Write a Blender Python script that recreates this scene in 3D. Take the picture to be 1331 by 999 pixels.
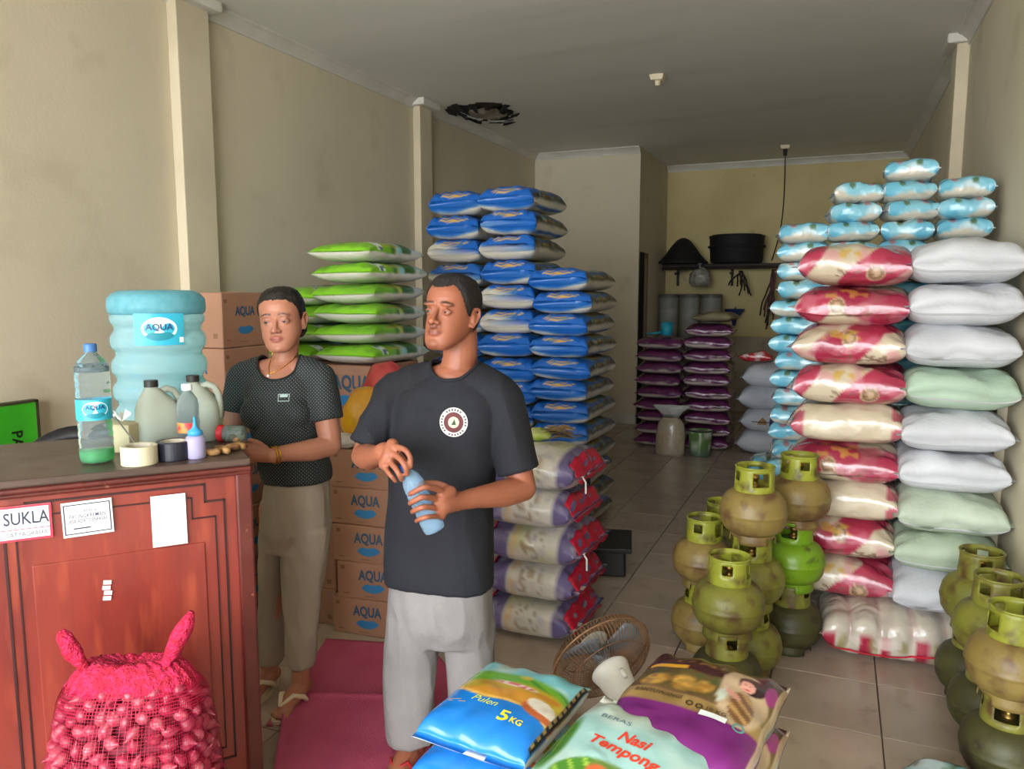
import bpy, bmesh, math, random
import numpy as np
from mathutils import Vector, Matrix, noise
from mathutils.bvhtree import BVHTree

for o in list(bpy.data.objects):
    bpy.data.objects.remove(o, do_unlink=True)
scene = bpy.context.scene
COL = scene.collection
PI = math.pi

# ------------------------------------------------------------------ camera
CAM_H = 1.57
RIGHT = Vector((0.9215, 0.3883, 0.0))
FWD = Vector((-0.3855, 0.9148, -0.1206))
UPV = RIGHT.cross(FWD).normalized()
RIGHT = FWD.cross(UPV).normalized(); FWD.normalize()
cam_data = bpy.data.cameras.new('camera')
cam = bpy.data.objects.new('camera', cam_data)
COL.objects.link(cam)
cam_data.sensor_width = 36.0
cam_data.sensor_fit = 'HORIZONTAL'
cam_data.lens = 36.0 * 1000.0 / 1331.0
cam_data.clip_start = 0.05
mw = Matrix.Identity(4)
for i in range(3):
    mw[i][0] = RIGHT[i]; mw[i][1] = UPV[i]; mw[i][2] = -FWD[i]
mw[0][3], mw[1][3], mw[2][3] = 0, 0, CAM_H
cam.matrix_world = mw
scene.camera = cam

# ------------------------------------------------------------------ light: overcast daylight through the open shop front
world = bpy.data.worlds.new('overcast_sky')
scene.world = world
world.use_nodes = True
bg = world.node_tree.nodes['Background']
bg.inputs['Color'].default_value = (0.93, 0.97, 1.0, 1)
bg.inputs['Strength'].default_value = 15.0
scene.view_settings.view_transform = 'Standard'
scene.view_settings.look = 'None'
scene.view_settings.gamma = 1.0
scene.view_settings.use_curve_mapping = False
scene.view_settings.exposure = 0.0
pd = bpy.data.lights.new('shop_front_portal', 'AREA')
pd.shape = 'RECTANGLE'; pd.size = 4.1; pd.size_y = 3.0
pd.cycles.is_portal = True
portal = bpy.data.objects.new('shop_front_portal', pd)
portal.location = (-1.37, -2.52, 1.50); portal.rotation_euler = (PI/2, 0, 0)
COL.objects.link(portal)

# ------------------------------------------------------------------ measuring helpers (turn a picture measurement into a place in the shop)
def ray(u, v):
    return RIGHT*((u-665.5)/1000) + UPV*((499.5-v)/1000) + FWD
EYE = Vector((0, 0, CAM_H))
def onz(u, v, z=0.0):
    r = ray(u, v); return EYE + r*((z-CAM_H)/r.z)
def ony(u, v, y):
    r = ray(u, v); return EYE + r*(y/r.y)
def onx(u, v, x):
    r = ray(u, v); return EYE + r*(x/r.x)
NH = Vector((FWD.x, FWD.y, 0)).normalized()
def P(u, v, k):                     # k = horizontal distance from the camera
    r = ray(u, v); return EYE + r*(k/r.dot(NH))

# ------------------------------------------------------------------ colours and materials
def lin(c):
    c = np.asarray(c, float)/255.0
    return np.where(c <= 0.04045, c/12.92, ((c+0.055)/1.055)**2.4)
def lc(c):
    a = lin(c); return (float(a[0]), float(a[1]), float(a[2]), 1.0)

def M(name, col=(200, 200, 200), rough=0.5, col2=None, vscale=4.0, vcontrast=(0.35, 0.65), col3=None, v3scale=20.0, v3pos=(0.55, 0.7),
      bump=0.0, bscale=40.0, stretch=(1, 1, 1), metal=0.0, coat=0.0, trans=0.0, ior=1.45, attr=None, alpha=1.0, spec=0.5,
      objrand=0.0, rvar=0.0, sub=0.0, coords='Object', crumple=0.0, cscale=10.0):
    m = bpy.data.materials.new(name); m.use_nodes = True
    nt = m.node_tree; N = nt.nodes; L = nt.links
    b = N['Principled BSDF']
    b.inputs['Roughness'].default_value = rough
    b.inputs['Metallic'].default_value = metal
    b.inputs['Coat Weight'].default_value = coat
    b.inputs['Coat Roughness'].default_value = 0.12
    b.inputs['Transmission Weight'].default_value = trans
    b.inputs['IOR'].default_value = ior
    b.inputs['Alpha'].default_value = alpha
    b.inputs['Specular IOR Level'].default_value = spec
    b.inputs['Base Color'].default_value = lc(col)
    if sub:
        b.inputs['Subsurface Weight'].default_value = sub
        b.inputs['Subsurface Radius'].default_value = (0.012, 0.005, 0.003)
    tc = N.new('ShaderNodeTexCoord'); mp = N.new('ShaderNodeMapping')
    mp.inputs['Scale'].default_value = stretch
    L.new(tc.outputs[coords], mp.inputs['Vector'])
    def noise_node(sc, det=4.0):
        n = N.new('ShaderNodeTexNoise'); n.inputs['Scale'].default_value = sc; n.inputs['Detail'].default_value = det
        L.new(mp.outputs[0], n.inputs['Vector']); return n.outputs['Fac']
    def ramp(fac, lo, hi):
        r = N.new('ShaderNodeMapRange'); r.inputs['From Min'].default_value = lo; r.inputs['From Max'].default_value = hi
        L.new(fac, r.inputs['Value']); return r.outputs[0]
    cur = None
    if attr:
        a = N.new('ShaderNodeAttribute'); a.attribute_name = attr; cur = a.outputs['Color']
    def mixin(fac, c):
        nonlocal cur
        mx = N.new('ShaderNodeMix'); mx.data_type = 'RGBA'
        L.new(fac, mx.inputs['Factor'])
        if cur is None: mx.inputs['A'].default_value = lc(col)
        else: L.new(cur, mx.inputs['A'])
        mx.inputs['B'].default_value = lc(c)
        cur = mx.outputs['Result']
    if col2 is not None: mixin(ramp(noise_node(vscale), *vcontrast), col2)
    if col3 is not None: mixin(ramp(noise_node(v3scale, 6.0), *v3pos), col3)
    if objrand:
        oi = N.new('ShaderNodeObjectInfo'); hs = N.new('ShaderNodeHueSaturation')
        r = N.new('ShaderNodeMapRange'); r.inputs['To Min'].default_value = 1-objrand; r.inputs['To Max'].default_value = 1+objrand
        L.new(oi.outputs['Random'], r.inputs['Value']); L.new(r.outputs[0], hs.inputs['Value'])
        if cur is None: hs.inputs['Color'].default_value = lc(col)
        else: L.new(cur, hs.inputs['Color'])
        cur = hs.outputs['Color']
    if cur is not None: L.new(cur, b.inputs['Base Color'])
    if rvar:
        r = N.new('ShaderNodeMapRange'); r.inputs['To Min'].default_value = max(0.02, rough-rvar); r.inputs['To Max'].default_value = rough+rvar
        L.new(noise_node(vscale*2.3), r.inputs['Value']); L.new(r.outputs[0], b.inputs['Roughness'])
    if bump:
        bp = N.new('ShaderNodeBump'); bp.inputs['Strength'].default_value = bump; bp.inputs['Distance'].default_value = 0.01
        L.new(noise_node(bscale), bp.inputs['Height']); L.new(bp.outputs[0], b.inputs['Normal'])
        if crumple:           # creased film: sharp folds between flat facets
            vo = N.new('ShaderNodeTexNoise'); vo.noise_type = 'RIDGED_MULTIFRACTAL'; vo.inputs['Scale'].default_value = cscale; vo.inputs['Detail'].default_value = 3.0; vo.inputs['Distortion'].default_value = 1.2
            L.new(mp.outputs[0], vo.inputs['Vector'])
            b2 = N.new('ShaderNodeBump'); b2.inputs['Strength'].default_value = crumple; b2.inputs['Distance'].default_value = 0.02
            L.new(vo.outputs['Fac'], b2.inputs['Height']); L.new(b2.outputs[0], bp.inputs['Normal'])
    return m

# ------------------------------------------------------------------ mesh helpers
def mesh_of(verts, faces, name='mesh', smooth=False):
    me = bpy.data.meshes.new(name)
    me.from_pydata([tuple(v) for v in verts], [], [tuple(f) for f in faces])
    me.update()
    if smooth: me.polygons.foreach_set('use_smooth', [True]*len(me.polygons))
    return me

class MB:
    def __init__(s): s.v = []; s.f = []
    def add(s, verts, faces):
        n = len(s.v); s.v += [Vector(v) for v in verts]; s.f += [[i+n for i in f] for f in faces]; return s
    def box(s, c, d, R=None, taper=1.0):
        x, y, z = d[0]/2, d[1]/2, d[2]/2; t = taper
        vs = [(-x, -y, -z), (x, -y, -z), (x, y, -z), (-x, y, -z), (-x*t, -y*t, z), (x*t, -y*t, z), (x*t, y*t, z), (-x*t, y*t, z)]
        vs = [Vector(v) for v in vs]
        if R is not None: vs = [R @ v for v in vs]
        c = Vector(c)
        return s.add([v+c for v in vs], [(0, 3, 2, 1), (4, 5, 6, 7), (0, 1, 5, 4), (1, 2, 6, 5), (2, 3, 7, 6), (3, 0, 4, 7)])
    def tube(s, pts, r, seg=8, closed=False, caps=True):
        pts = [Vector(p) for p in pts]; n = len(pts)
        rr = r if hasattr(r, '__len__') else [r]*n
        rings = []
        nrm = None
        for i, p in enumerate(pts):
            a = pts[(i-1) % n] if (closed or i > 0) else p
            b = pts[(i+1) % n] if (closed or i < n-1) else p
            t = (b-a)
            if t.length < 1e-9: t = Vector((0, 0, 1))
            t.normalize()
            if nrm is None:
                nrm = t.orthogonal().normalized()
            else:
                nrm = (nrm - t*nrm.dot(t))
                if nrm.length < 1e-6: nrm = t.orthogonal()
                nrm.normalize()
            bn = t.cross(nrm)
            rings.append([p + (nrm*math.cos(2*PI*j/seg) + bn*math.sin(2*PI*j/seg))*rr[i] for j in range(seg)])
        vs = [v for rg in rings for v in rg]; fs = []
        m = n if closed else n-1
        for i in range(m):
            a, b = i*seg, ((i+1) % n)*seg
            for j in range(seg):
                k = (j+1) % seg
                fs.append((a+j, a+k, b+k, b+j))
        if caps and not closed:
            fs.append(tuple(range(seg-1, -1, -1))); fs.append(tuple(range((n-1)*seg, n*seg)))
        return s.add(vs, fs)
    def lathe(s, prof, seg=32, c=(0, 0, 0), R=None, ang=2*PI):
        c = Vector(c); vs = []; fs = []
        idx = []
        for (r, z) in prof:
            if r < 1e-6:
                idx.append([len(vs)]); vs.append(Vector((0, 0, z)))
            else:
                idx.append(list(range(len(vs), len(vs)+seg)))
                vs += [Vector((r*math.cos(2*PI*j/seg), r*math.sin(2*PI*j/seg), z)) for j in range(seg)]
        for a, b in zip(idx[:-1], idx[1:]):
            for j in range(seg):
                k = (j+1) % seg
                if len(a) == 1 and len(b) == 1: continue
                if len(a) == 1: fs.append((a[0], b[k], b[j]))
                elif len(b) == 1: fs.append((a[j], a[k], b[0]))
                else: fs.append((a[j], a[k], b[k], b[j]))
        if R is not None: vs = [R @ v for v in vs]
        return s.add([v+c for v in vs], fs)
    def ball(s, c, r, R=None, nu=12, nv=8):
        r = r if hasattr(r, '__len__') else (r, r, r)
        vs = [Vector((0, 0, r[2]))]; fs = []
        for i in range(1, nv):
            t = PI*i/nv
            for j in range(nu):
                a = 2*PI*j/nu
                vs.append(Vector((r[0]*math.sin(t)*math.cos(a), r[1]*math.sin(t)*math.sin(a), r[2]*math.cos(t))))
        vs.append(Vector((0, 0, -r[2]))); last = len(vs)-1
        for j in range(nu): fs.append((0, 1+j, 1+(j+1) % nu))
        for i in range(nv-2):
            for j in range(nu):
                a = 1+i*nu; b = a+nu; k = (j+1) % nu
                fs.append((a+j, b+j, b+k, a+k))
        for j in range(nu): fs.append((last, last-nu+(j+1) % nu, last-nu+j))
        if R is not None: vs = [R @ v for v in vs]
        c = Vector(c)
        return s.add([v+c for v in vs], fs)
    def mesh(s, name='mesh', smooth=False): return mesh_of(s.v, s.f, name, smooth)

def rz(a): return Matrix.Rotation(a, 3, 'Z')

def obj(name, me, mat=None, parent=None, loc=(0, 0, 0), rot=(0, 0, 0), label=None, cat=None, group=None, kind=None, smooth=None, bevel=0.0):
    if isinstance(me, MB): me = me.mesh(name, bool(smooth))
    if mat is not None and me is not None and len(me.materials) == 0: me.materials.append(mat)
    o = bpy.data.objects.new(name, me); COL.objects.link(o)
    o.location = loc; o.rotation_euler = rot
    if parent is not None: o.parent = parent
    if label: o['label'] = label
    if cat: o['category'] = cat
    if group: o['group'] = group
    if kind: o['kind'] = kind
    if bevel:
        md = o.modifiers.new('bevel', 'BEVEL'); md.width = bevel; md.segments = 2; md.limit_method = 'ANGLE'
    return o
def thing(name, label, cat, loc=(0, 0, 0), rot=0.0, group=None):
    r = rot if hasattr(rot, '__len__') else (0, 0, rot)
    return obj(name, None, None, None, loc, r, label, cat, group)
def children(o): return [c for c in COL.objects if c.parent == o]
def dup(root, loc, rot=0.0, label=None, group=None):
    r = root.copy(); COL.objects.link(r); r.location = loc
    r.rotation_euler = rot if hasattr(rot, '__len__') else (0, 0, rot)
    if label: r['label'] = label
    if group: r['group'] = group
    for ch in root.children:
        c = ch.copy(); COL.objects.link(c); c.parent = r
        for g in ch.children:
            d = g.copy(); COL.objects.link(d); d.parent = c
    return r
ORD = ['topmost', 'second', 'third', 'fourth', 'fifth', 'sixth', 'seventh', 'eighth', 'ninth', 'tenth', 'eleventh', 'twelfth', 'thirteenth',
       'fourteenth', 'fifteenth', 'sixteenth', 'seventeenth', 'eighteenth', 'nineteenth', 'twentieth', 'twenty-first', 'twenty-second', 'twenty-third', 'twenty-fourth']
def nth(i): return ORD[i] + ('' if i == 0 else '')
def from_top(i): return 'topmost' if i == 0 else ORD[i] + ' from the top'

def set_colors(me, rgb):
    at = me.color_attributes.new('Col', 'FLOAT_COLOR', 'POINT')
    n = len(me.vertices); a = np.ones((n, 4), np.float32); a[:, :3] = lin(np.clip(rgb, 0, 255))
    at.data.foreach_set('color', a.ravel())

# flat lettering: 2D outlines filled as faces
_tcache = {}
def text2d(body, size=1.0, bold=0.0, shear=0.0, space=1.0):
    key = (body, bold, shear, space)
    if key not in _tcache:
        cu = bpy.data.curves.new('lettering', 'FONT'); cu.body = body; cu.size = 1.0
        cu.align_x = 'CENTER'; cu.align_y = 'CENTER'; cu.offset = bold; cu.shear = shear; cu.space_character = space
        cu.resolution_u = 3
        o = bpy.data.objects.new('lettering', cu); COL.objects.link(o)
        dg = bpy.context.evaluated_depsgraph_get()
        me = o.evaluated_get(dg).to_mesh()
        vs = [(v.co.x, v.co.y) for v in me.vertices]; fs = [tuple(p.vertices) for p in me.polygons]
        o.evaluated_get(dg).to_mesh_clear()
        bpy.data.objects.remove(o); bpy.data.curves.remove(cu)
        _tcache[key] = (vs, fs)
    vs, fs = _tcache[key]
    return [(x*size, y*size) for x, y in vs], fs
def fit_text(body, w, h, **k):
    vs, fs = text2d(body, 1.0, **k)
    xs = [v[0] for v in vs]; ys = [v[1] for v in vs]
    cx, cy = (min(xs)+max(xs))/2, (min(ys)+max(ys))/2
    sx = w/(max(xs)-min(xs)); sy = h/(max(ys)-min(ys))
    return [((x-cx)*sx, (y-cy)*sy) for x, y in vs], fs
def flat(mb, shape, o, ax, ay, off=0.0):        # put a flat 2D shape on a plane
    vs, fs = shape; o, ax, ay = Vector(o), Vector(ax), Vector(ay); n = ax.cross(ay).normalized()
    return mb.add([o + ax*x + ay*y + n*off for x, y in vs], fs)
def disc2d(r, r0=0.0, seg=28, sx=1.0, sy=1.0):
    vs = []; fs = []
    for j in range(seg):
        a = 2*PI*j/seg; vs += [(r*math.cos(a)*sx, r*math.sin(a)*sy), (r0*math.cos(a)*sx, r0*math.sin(a)*sy)]
    for j in range(seg):
        k = (j+1) % seg; fs.append((2*j, 2*k, 2*k+1, 2*j+1))
    return vs, fs
def rect2d(w, h): return [(-w/2, -h/2), (w/2, -h/2), (w/2, h/2), (-w/2, h/2)], [(0, 1, 2, 3)]
def poly2d(pts): return list(pts), [tuple(range(len(pts)))]
def wave2d(w, h, n=10):          # a curling water wave mark
    vs = []; fs = []
    for i in range(n+1):
        t = i/n; x = (t-0.5)*w
        top = h*(0.15+0.38*math.sin(PI*t)**0.8 + 0.10*math.sin(PI*3*t)); bot = h*(0.08-0.50*math.sin(PI*t)**0.7)
        vs += [(x, bot+h*0.10*(t-.3)), (x, top+h*0.10*(t-.3))]
    for i in range(n): fs.append((2*i, 2*i+2, 2*i+3, 2*i+1))
    return vs, fs
# ================================================================== THE ROOM
XL, XR, YB1, YB2, XJ, ZC, YF = -3.44, 0.70, 8.88, 10.42, -2.15, 3.20, -2.50
m_wall = M('cream_wall_paint', (216, 205, 180), 0.75, (204, 194, 170), 0.9, (0.35, 0.7), (190, 178, 152), 3.0, (0.58, 0.84), bump=0.08, bscale=60)
m_back = M('stained_back_wall_paint', (208, 192, 140), 0.75, (190, 172, 120), 1.3, (0.4, 0.7), (126, 118, 96), 2.2, (0.64, 0.72), bump=0.1, bscale=30)
m_ceil = M('grey_white_ceiling_paint', (228, 228, 221), 0.8, (220, 221, 214), 0.5, (0.35, 0.65), (208, 208, 200), 1.2, (0.58, 0.8), stretch=(0.5, 2.0, 1), bump=0.05, bscale=8)
m_corn = M('white_cornice_paint', (214, 212, 203), 0.7, (200, 198, 188), 3)
m_pillar = M('pale_pillar_paint', (214, 202, 176), 0.7, (200, 188, 162), 2.0, (0.4, 0.7), bump=0.06, bscale=50)
m_grout = M('brown_grout', (112, 96, 84), 0.9, (92, 80, 70), 8)
m_tile = M('beige_ceramic_tile', (178, 160, 145), 0.22, (164, 147, 133), 3.0, (0.35, 0.65), (148, 132, 119), 9.0, (0.58, 0.75), objrand=0.06, rvar=0.08, spec=0.5)
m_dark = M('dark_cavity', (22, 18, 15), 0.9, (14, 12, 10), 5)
m_wood_dark = M('dark_door_wood', (52, 40, 32), 0.6, (38, 28, 22), 6)
m_jamb = M('weathered_jamb_wood', (150, 128, 98), 0.7, (128, 106, 80), 5, stretch=(4, 4, 0.6))

def slab(name, c, d, mat, kind='structure', label=None, **k):
    return obj(name, MB().box((0, 0, 0), d), mat, None, c, kind=kind, label=label, **k)

# floor with its tiles: 40 cm tiles, grout lines taken from the photograph
floor = slab('floor', ((XL+XR)/2, (YF+YB2)/2, -0.055), (XR-XL, YB2-YF, 0.09), m_grout, label='beige ceramic tiled shop floor with brown grout lines')
tb = bmesh.new(); bmesh.ops.create_cube(tb, size=1.0)
for v in tb.verts: v.co = Vector((v.co.x*0.3955, v.co.y*0.3955, v.co.z*0.010))
bmesh.ops.bevel(tb, geom=[e for e in tb.edges if all(v.co.z > 0 for v in e.verts)], offset=0.0018, segments=1, affect='EDGES')
tile_me = bpy.data.meshes.new('tile'); tb.to_mesh(tile_me); tb.free(); tile_me.materials.append(m_tile)
x0, y0 = 0.216, 2.866
_cut = {}
for iy in range(-6, 20):
    for ix in range(-10, 3):
        cx, cy = x0+(ix-0.5)*0.4, y0+(iy-0.5)*0.4
        ax0, ax1 = max(cx-0.2, XL), min(cx+0.2, XR); ay0, ay1 = max(cy-0.2, 0.6), min(cy+0.2, YB1 if cx < XJ else YB2)
        if ax1-ax0 < 0.03 or ay1-ay0 < 0.03: continue
        w, d = ax1-ax0, ay1-ay0
        if w > 0.399 and d > 0.399: me = tile_me
        else:
            key = (round(w, 3), round(d, 3))
            if key not in _cut:
                _cut[key] = MB().box((0, 0, 0), (w-0.0045, d-0.0045, 0.010)).mesh('tile_cut'); _cut[key].materials.append(m_tile)
            me = _cut[key]
        t = obj('tile', me, None, floor, ((ax0+ax1)/2-floor.location.x, (ay0+ay1)/2-floor.location.y, -0.005+0.055))

slab('pavement', (-1.4, -10.5, -0.10), (24, 15.8, 0.1), M('pale_concrete', (190, 186, 178), 0.85, (170, 166, 158), 1.5), label='pale concrete pavement outside the open shop front')

wl = slab('wall_left', (XL-0.1, (YF+YB1)/2, ZC/2), (0.2, YB1-YF, ZC), m_wall, label='cream painted side wall with two pillars')
wr = slab('wall_right', (XR+0.1, (YF+YB2)/2, ZC/2), (0.2, YB2-YF, ZC), m_wall, label='cream painted side wall behind the stacked sacks')
slab('wall_back', ((XL+XJ)/2, YB1+0.1, ZC/2), (XJ-XL, 0.2, ZC), m_wall, label='cream back wall beside the recess')
slab('wall_recess', ((XJ+XR)/2, YB2+0.1, ZC/2), (XR-XJ, 0.2, ZC), m_back, label='stained yellowish wall at the back of the recess')
# return wall with the doorway in it
DY1, DZ = YB1+0.44, 2.02
mb = MB()
mb.box((XJ-0.075, (DY1+YB2)/2, ZC/2), (0.15, YB2-DY1, ZC))
mb.box((XJ-0.075, (YB1+0.2+DY1)/2, (DZ+ZC)/2), (0.15, DY1-YB1-0.2, ZC-DZ))
obj('wall_return', mb, m_wall, kind='structure', label='narrow return wall with a dark doorway')
d1 = obj('door_1', MB().box((XJ-0.10, (YB1+0.2+DY1)/2, DZ/2), (0.02, DY1-YB1-0.2, DZ)), m_dark, kind='structure', label='doorway in the return wall, its darkness a dark painted sheet')  # dark sheet across the opening, its colour standing in for the unlit interior
obj('door_frame_and_dark', MB().box((XJ-0.02, DY1-0.03, DZ/2), (0.06, 0.07, DZ)).box((XJ-0.02, (YB1+0.2+DY1)/2, DZ-0.03), (0.06, DY1-YB1-0.2, 0.06)), m_jamb, d1)
obj('door_frame_and_dark', MB().box((XJ+0.004, YB1+0.12, DZ/2), (0.03, 0.17, DZ)), m_dark, d1)  # no frame: dark plate on the wall end, painted as the doorway's darkness
# beam over the opening at the street side
slab('wall_front', ((XL+XR)/2, YF-0.1, ZC-0.09), (XR-XL+0.4, 0.2, 0.18), m_wall, label='lintel over the open shop front')

# ceiling with a torn hole
hole_c = Vector((-3.07, 6.67, ZC))
rnd = random.Random(4)
HN = 26
hole = []
for j in range(HN):
    a = 2*PI*j/HN; r = 1.0+rnd.uniform(-0.22, 0.2)
    hole.append((hole_c.x+0.27*r*math.cos(a)*1.0, hole_c.y+0.36*r*math.sin(a)))
bm = bmesh.new()
outer = [bm.verts.new((x, y, ZC)) for x, y in ((XL, YF), (XR, YF), (XR, YB2), (XL, YB2))]
inner = [bm.verts.new((x, y, ZC)) for x, y in hole]
es = [bm.edges.new((outer[i], outer[(i+1) % 4])) for i in range(4)] + [bm.edges.new((inner[i], inner[(i+1) % HN])) for i in range(HN)]
bmesh.ops.triangle_fill(bm, use_beauty=True, edges=es)
bmesh.ops.recalc_face_normals(bm, faces=bm.faces)
me = bpy.data.meshes.new('ceiling'); bm.to_mesh(me); bm.free()
ceil = obj('ceiling', me, m_ceil, kind='structure', label='grey white painted ceiling with a torn hole')
md = ceil.modifiers.new('thick', 'SOLIDIFY'); md.thickness = 0.012; md.offset = 1.0 if me.polygons[0].normal.z > 0 else -1.0
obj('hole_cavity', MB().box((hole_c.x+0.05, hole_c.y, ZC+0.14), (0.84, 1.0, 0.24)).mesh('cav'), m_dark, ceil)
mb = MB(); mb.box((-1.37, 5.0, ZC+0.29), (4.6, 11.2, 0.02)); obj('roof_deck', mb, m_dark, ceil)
# sagging plaster in the middle of the hole and torn flakes around it
m_plaster = M('water_stained_plaster', (168, 158, 140), 0.9, (120, 108, 92), 6, (0.35, 0.65), (60, 50, 42), 9, (0.6, 0.75))
m_torn = M('dark_torn_board', (38, 31, 25), 0.95, (20, 16, 13), 12)  # near-black colour for the ragged rim of the hole
vs = [(hole_c.x+0.01, hole_c.y, ZC-0.035)]; n = 20
for ring, (rr, zz) in enumerate(((0.5, -0.030), (0.86, -0.008))):
    for j in range(n):
        a = 2*PI*j/n; r = rr*(1+rnd.uniform(-0.14, 0.12))
        vs.append((hole_c.x+0.02+0.20*r*math.cos(a), hole_c.y+0.27*r*math.sin(a), ZC+zz+rnd.uniform(-0.006, 0.006)))
fs = [(0, 1+j, 1+(j+1) % n) for j in range(n)] + [(1+j, 1+n+j, 1+n+(j+1) % n, 1+(j+1) % n) for j in range(n)]
o = obj('plaster_flap', mesh_of(vs, fs), m_plaster, ceil); o.modifiers.new('t', 'SOLIDIFY').thickness = 0.006
for j in range(HN):
    x, y = hole[j]; dx, dy = x-hole_c.x, y-hole_c.y
    s = rnd.uniform(0.10, 0.28); w = rnd.uniform(0.03, 0.07)
    t = Vector((-dy, dx, 0)).normalized()*w
    a = Vector((x+dx*0.10, y+dy*0.10, ZC-0.002)); b = Vector((x-dx*s, y-dy*s, ZC-rnd.uniform(0.01, 0.05)))
    o = obj('torn_flake', mesh_of([a-t, a+t, b+t*0.3, b-t*0.4], [(0, 1, 2, 3)]), m_torn, ceil)
    o.modifiers.new('t', 'SOLIDIFY').thickness = 0.006

# pillars, cornices, baseboards
for i, (y0_, y1_) in enumerate(((3.32, 3.56), (5.97, 6.18))):
    obj('trim_%d' % (i+1), MB().box((XL+0.035, (y0_+y1_)/2, ZC/2), (0.07, y1_-y0_, ZC)), m_pillar, kind='structure', bevel=0.006,
        label=('nearer' if i == 0 else 'farther') + ' pale pillar standing out of the side wall by the counter')
obj('trim_3', MB().box((XR-0.037, 5.97, ZC/2), (0.075, 0.24, ZC)), m_pillar, kind='structure', bevel=0.006, label='pale pillar standing out of the wall behind light blue bags')
obj('trim_9', MB().box((XR-0.02, 3.92, 0.6), (0.04, 0.10, 1.2)), m_pillar, kind='structure', bevel=0.004, label='pale upright strip on the wall beside the white sacks')
def cornice(name, a, b, inward, label):
    a, b, n = Vector(a), Vector(b), Vector(inward)
    prof = [(0, 0), (0.075, 0), (0.075, -0.012), (0.055, -0.022), (0.03, -0.045), (0.016, -0.062), (0.012, -0.075), (0, -0.075)]
    vs = [p + n*u + Vector((0, 0, v)) for p in (a, b) for u, v in prof]; k = len(prof)
    fs = [(i, (i+1) % k, k+(i+1) % k, k+i) for i in range(k)] + [tuple(range(k)), tuple(range(2*k-1, k-1, -1))]
    return obj(name, mesh_of(vs, fs), m_corn, kind='structure', label=label)
cornice('trim_4', (XL, YF, ZC), (XL, YB1, ZC), (1, 0, 0), 'white plaster cornice along the long side wall by the counter')
cornice('trim_5', (XR, YF, ZC), (XR, YB2, ZC), (-1, 0, 0), 'white plaster cornice along the wall above the light blue bags')
cornice('trim_6', (XL, YB1, ZC), (XJ, YB1, ZC), (0, -1, 0), 'white plaster cornice on the near back wall')
cornice('trim_7', (XJ, YB2, ZC), (XR, YB2, ZC), (0, -1, 0), 'white plaster cornice at the back of the recess')
mb = MB()
for (y0_, y1_) in ((3.32, 3.56), (5.97, 6.18)):
    mb.box((XL+0.06, (y0_+y1_)/2, ZC-0.03), (0.15, y1_-y0_+0.09, 0.06))
mb.box((XR-0.06, 5.97, ZC-0.03), (0.15, 0.32, 0.06))
obj('trim_8', mb, m_corn, kind='structure', bevel=0.01, label='white plaster caps on the pillars')
obj('baseboard_back', MB().box(((XL+XJ)/2, YB1-0.008, 0.06), (XJ-XL, 0.016, 0.12)), m_corn, kind='structure', label='pale tiled baseboard of the near back wall')

slab('trim_10', ((XJ+XR)/2, YB2-0.012, 0.49), (XR-XJ, 0.024, 0.98), M('grey_stained_dado', (182, 170, 146), 0.8, (156, 146, 126), 2.5, (0.35, 0.65), (84, 80, 74), 5, (0.6, 0.72)), label='grey stained lower band of the recess wall')
# ceiling fittings
m_fit = M('ivory_plastic_fitting', (222, 210, 180), 0.5)
m_black = M('black_rubber_cable', (22, 21, 20), 0.6)
p = onz(855, 98, ZC)
t = thing('ceiling_lamp_socket', 'small ivory empty lamp socket in the middle of the ceiling', 'lamp socket', p)
obj('base', MB().box((0, 0, -0.02), (0.09, 0.09, 0.04), taper=1.25), m_fit, t, bevel=0.005)
obj('socket', MB().lathe([(0, -0.075), (0.018, -0.075), (0.022, -0.045), (0.026, -0.038), (0, -0.038)], 16), m_fit, t)
p = onz(1021, 189, ZC)
t = thing('ceiling_lamp_socket', 'small lamp socket with a long hanging cable near the recess', 'lamp socket', p)
obj('base', MB().box((0, 0, -0.02), (0.09, 0.09, 0.04), taper=1.2), m_fit, t, bevel=0.005)
obj('socket', MB().lathe([(0, -0.11), (0.02, -0.11), (0.024, -0.05), (0.024, -0.04), (0, -0.04)], 16), m_black, t)
e1 = ony(1003, 338, YB2-0.05)-p
pts = [Vector((0, 0, -0.10)).lerp(e1, i/14) + Vector((0.05*math.sin(i/14*PI), 0, -0.10*math.sin(i/14*PI))) for i in range(15)]
obj('cable', MB().tube(pts, 0.007, 6), m_black, t, smooth=True)
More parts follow.
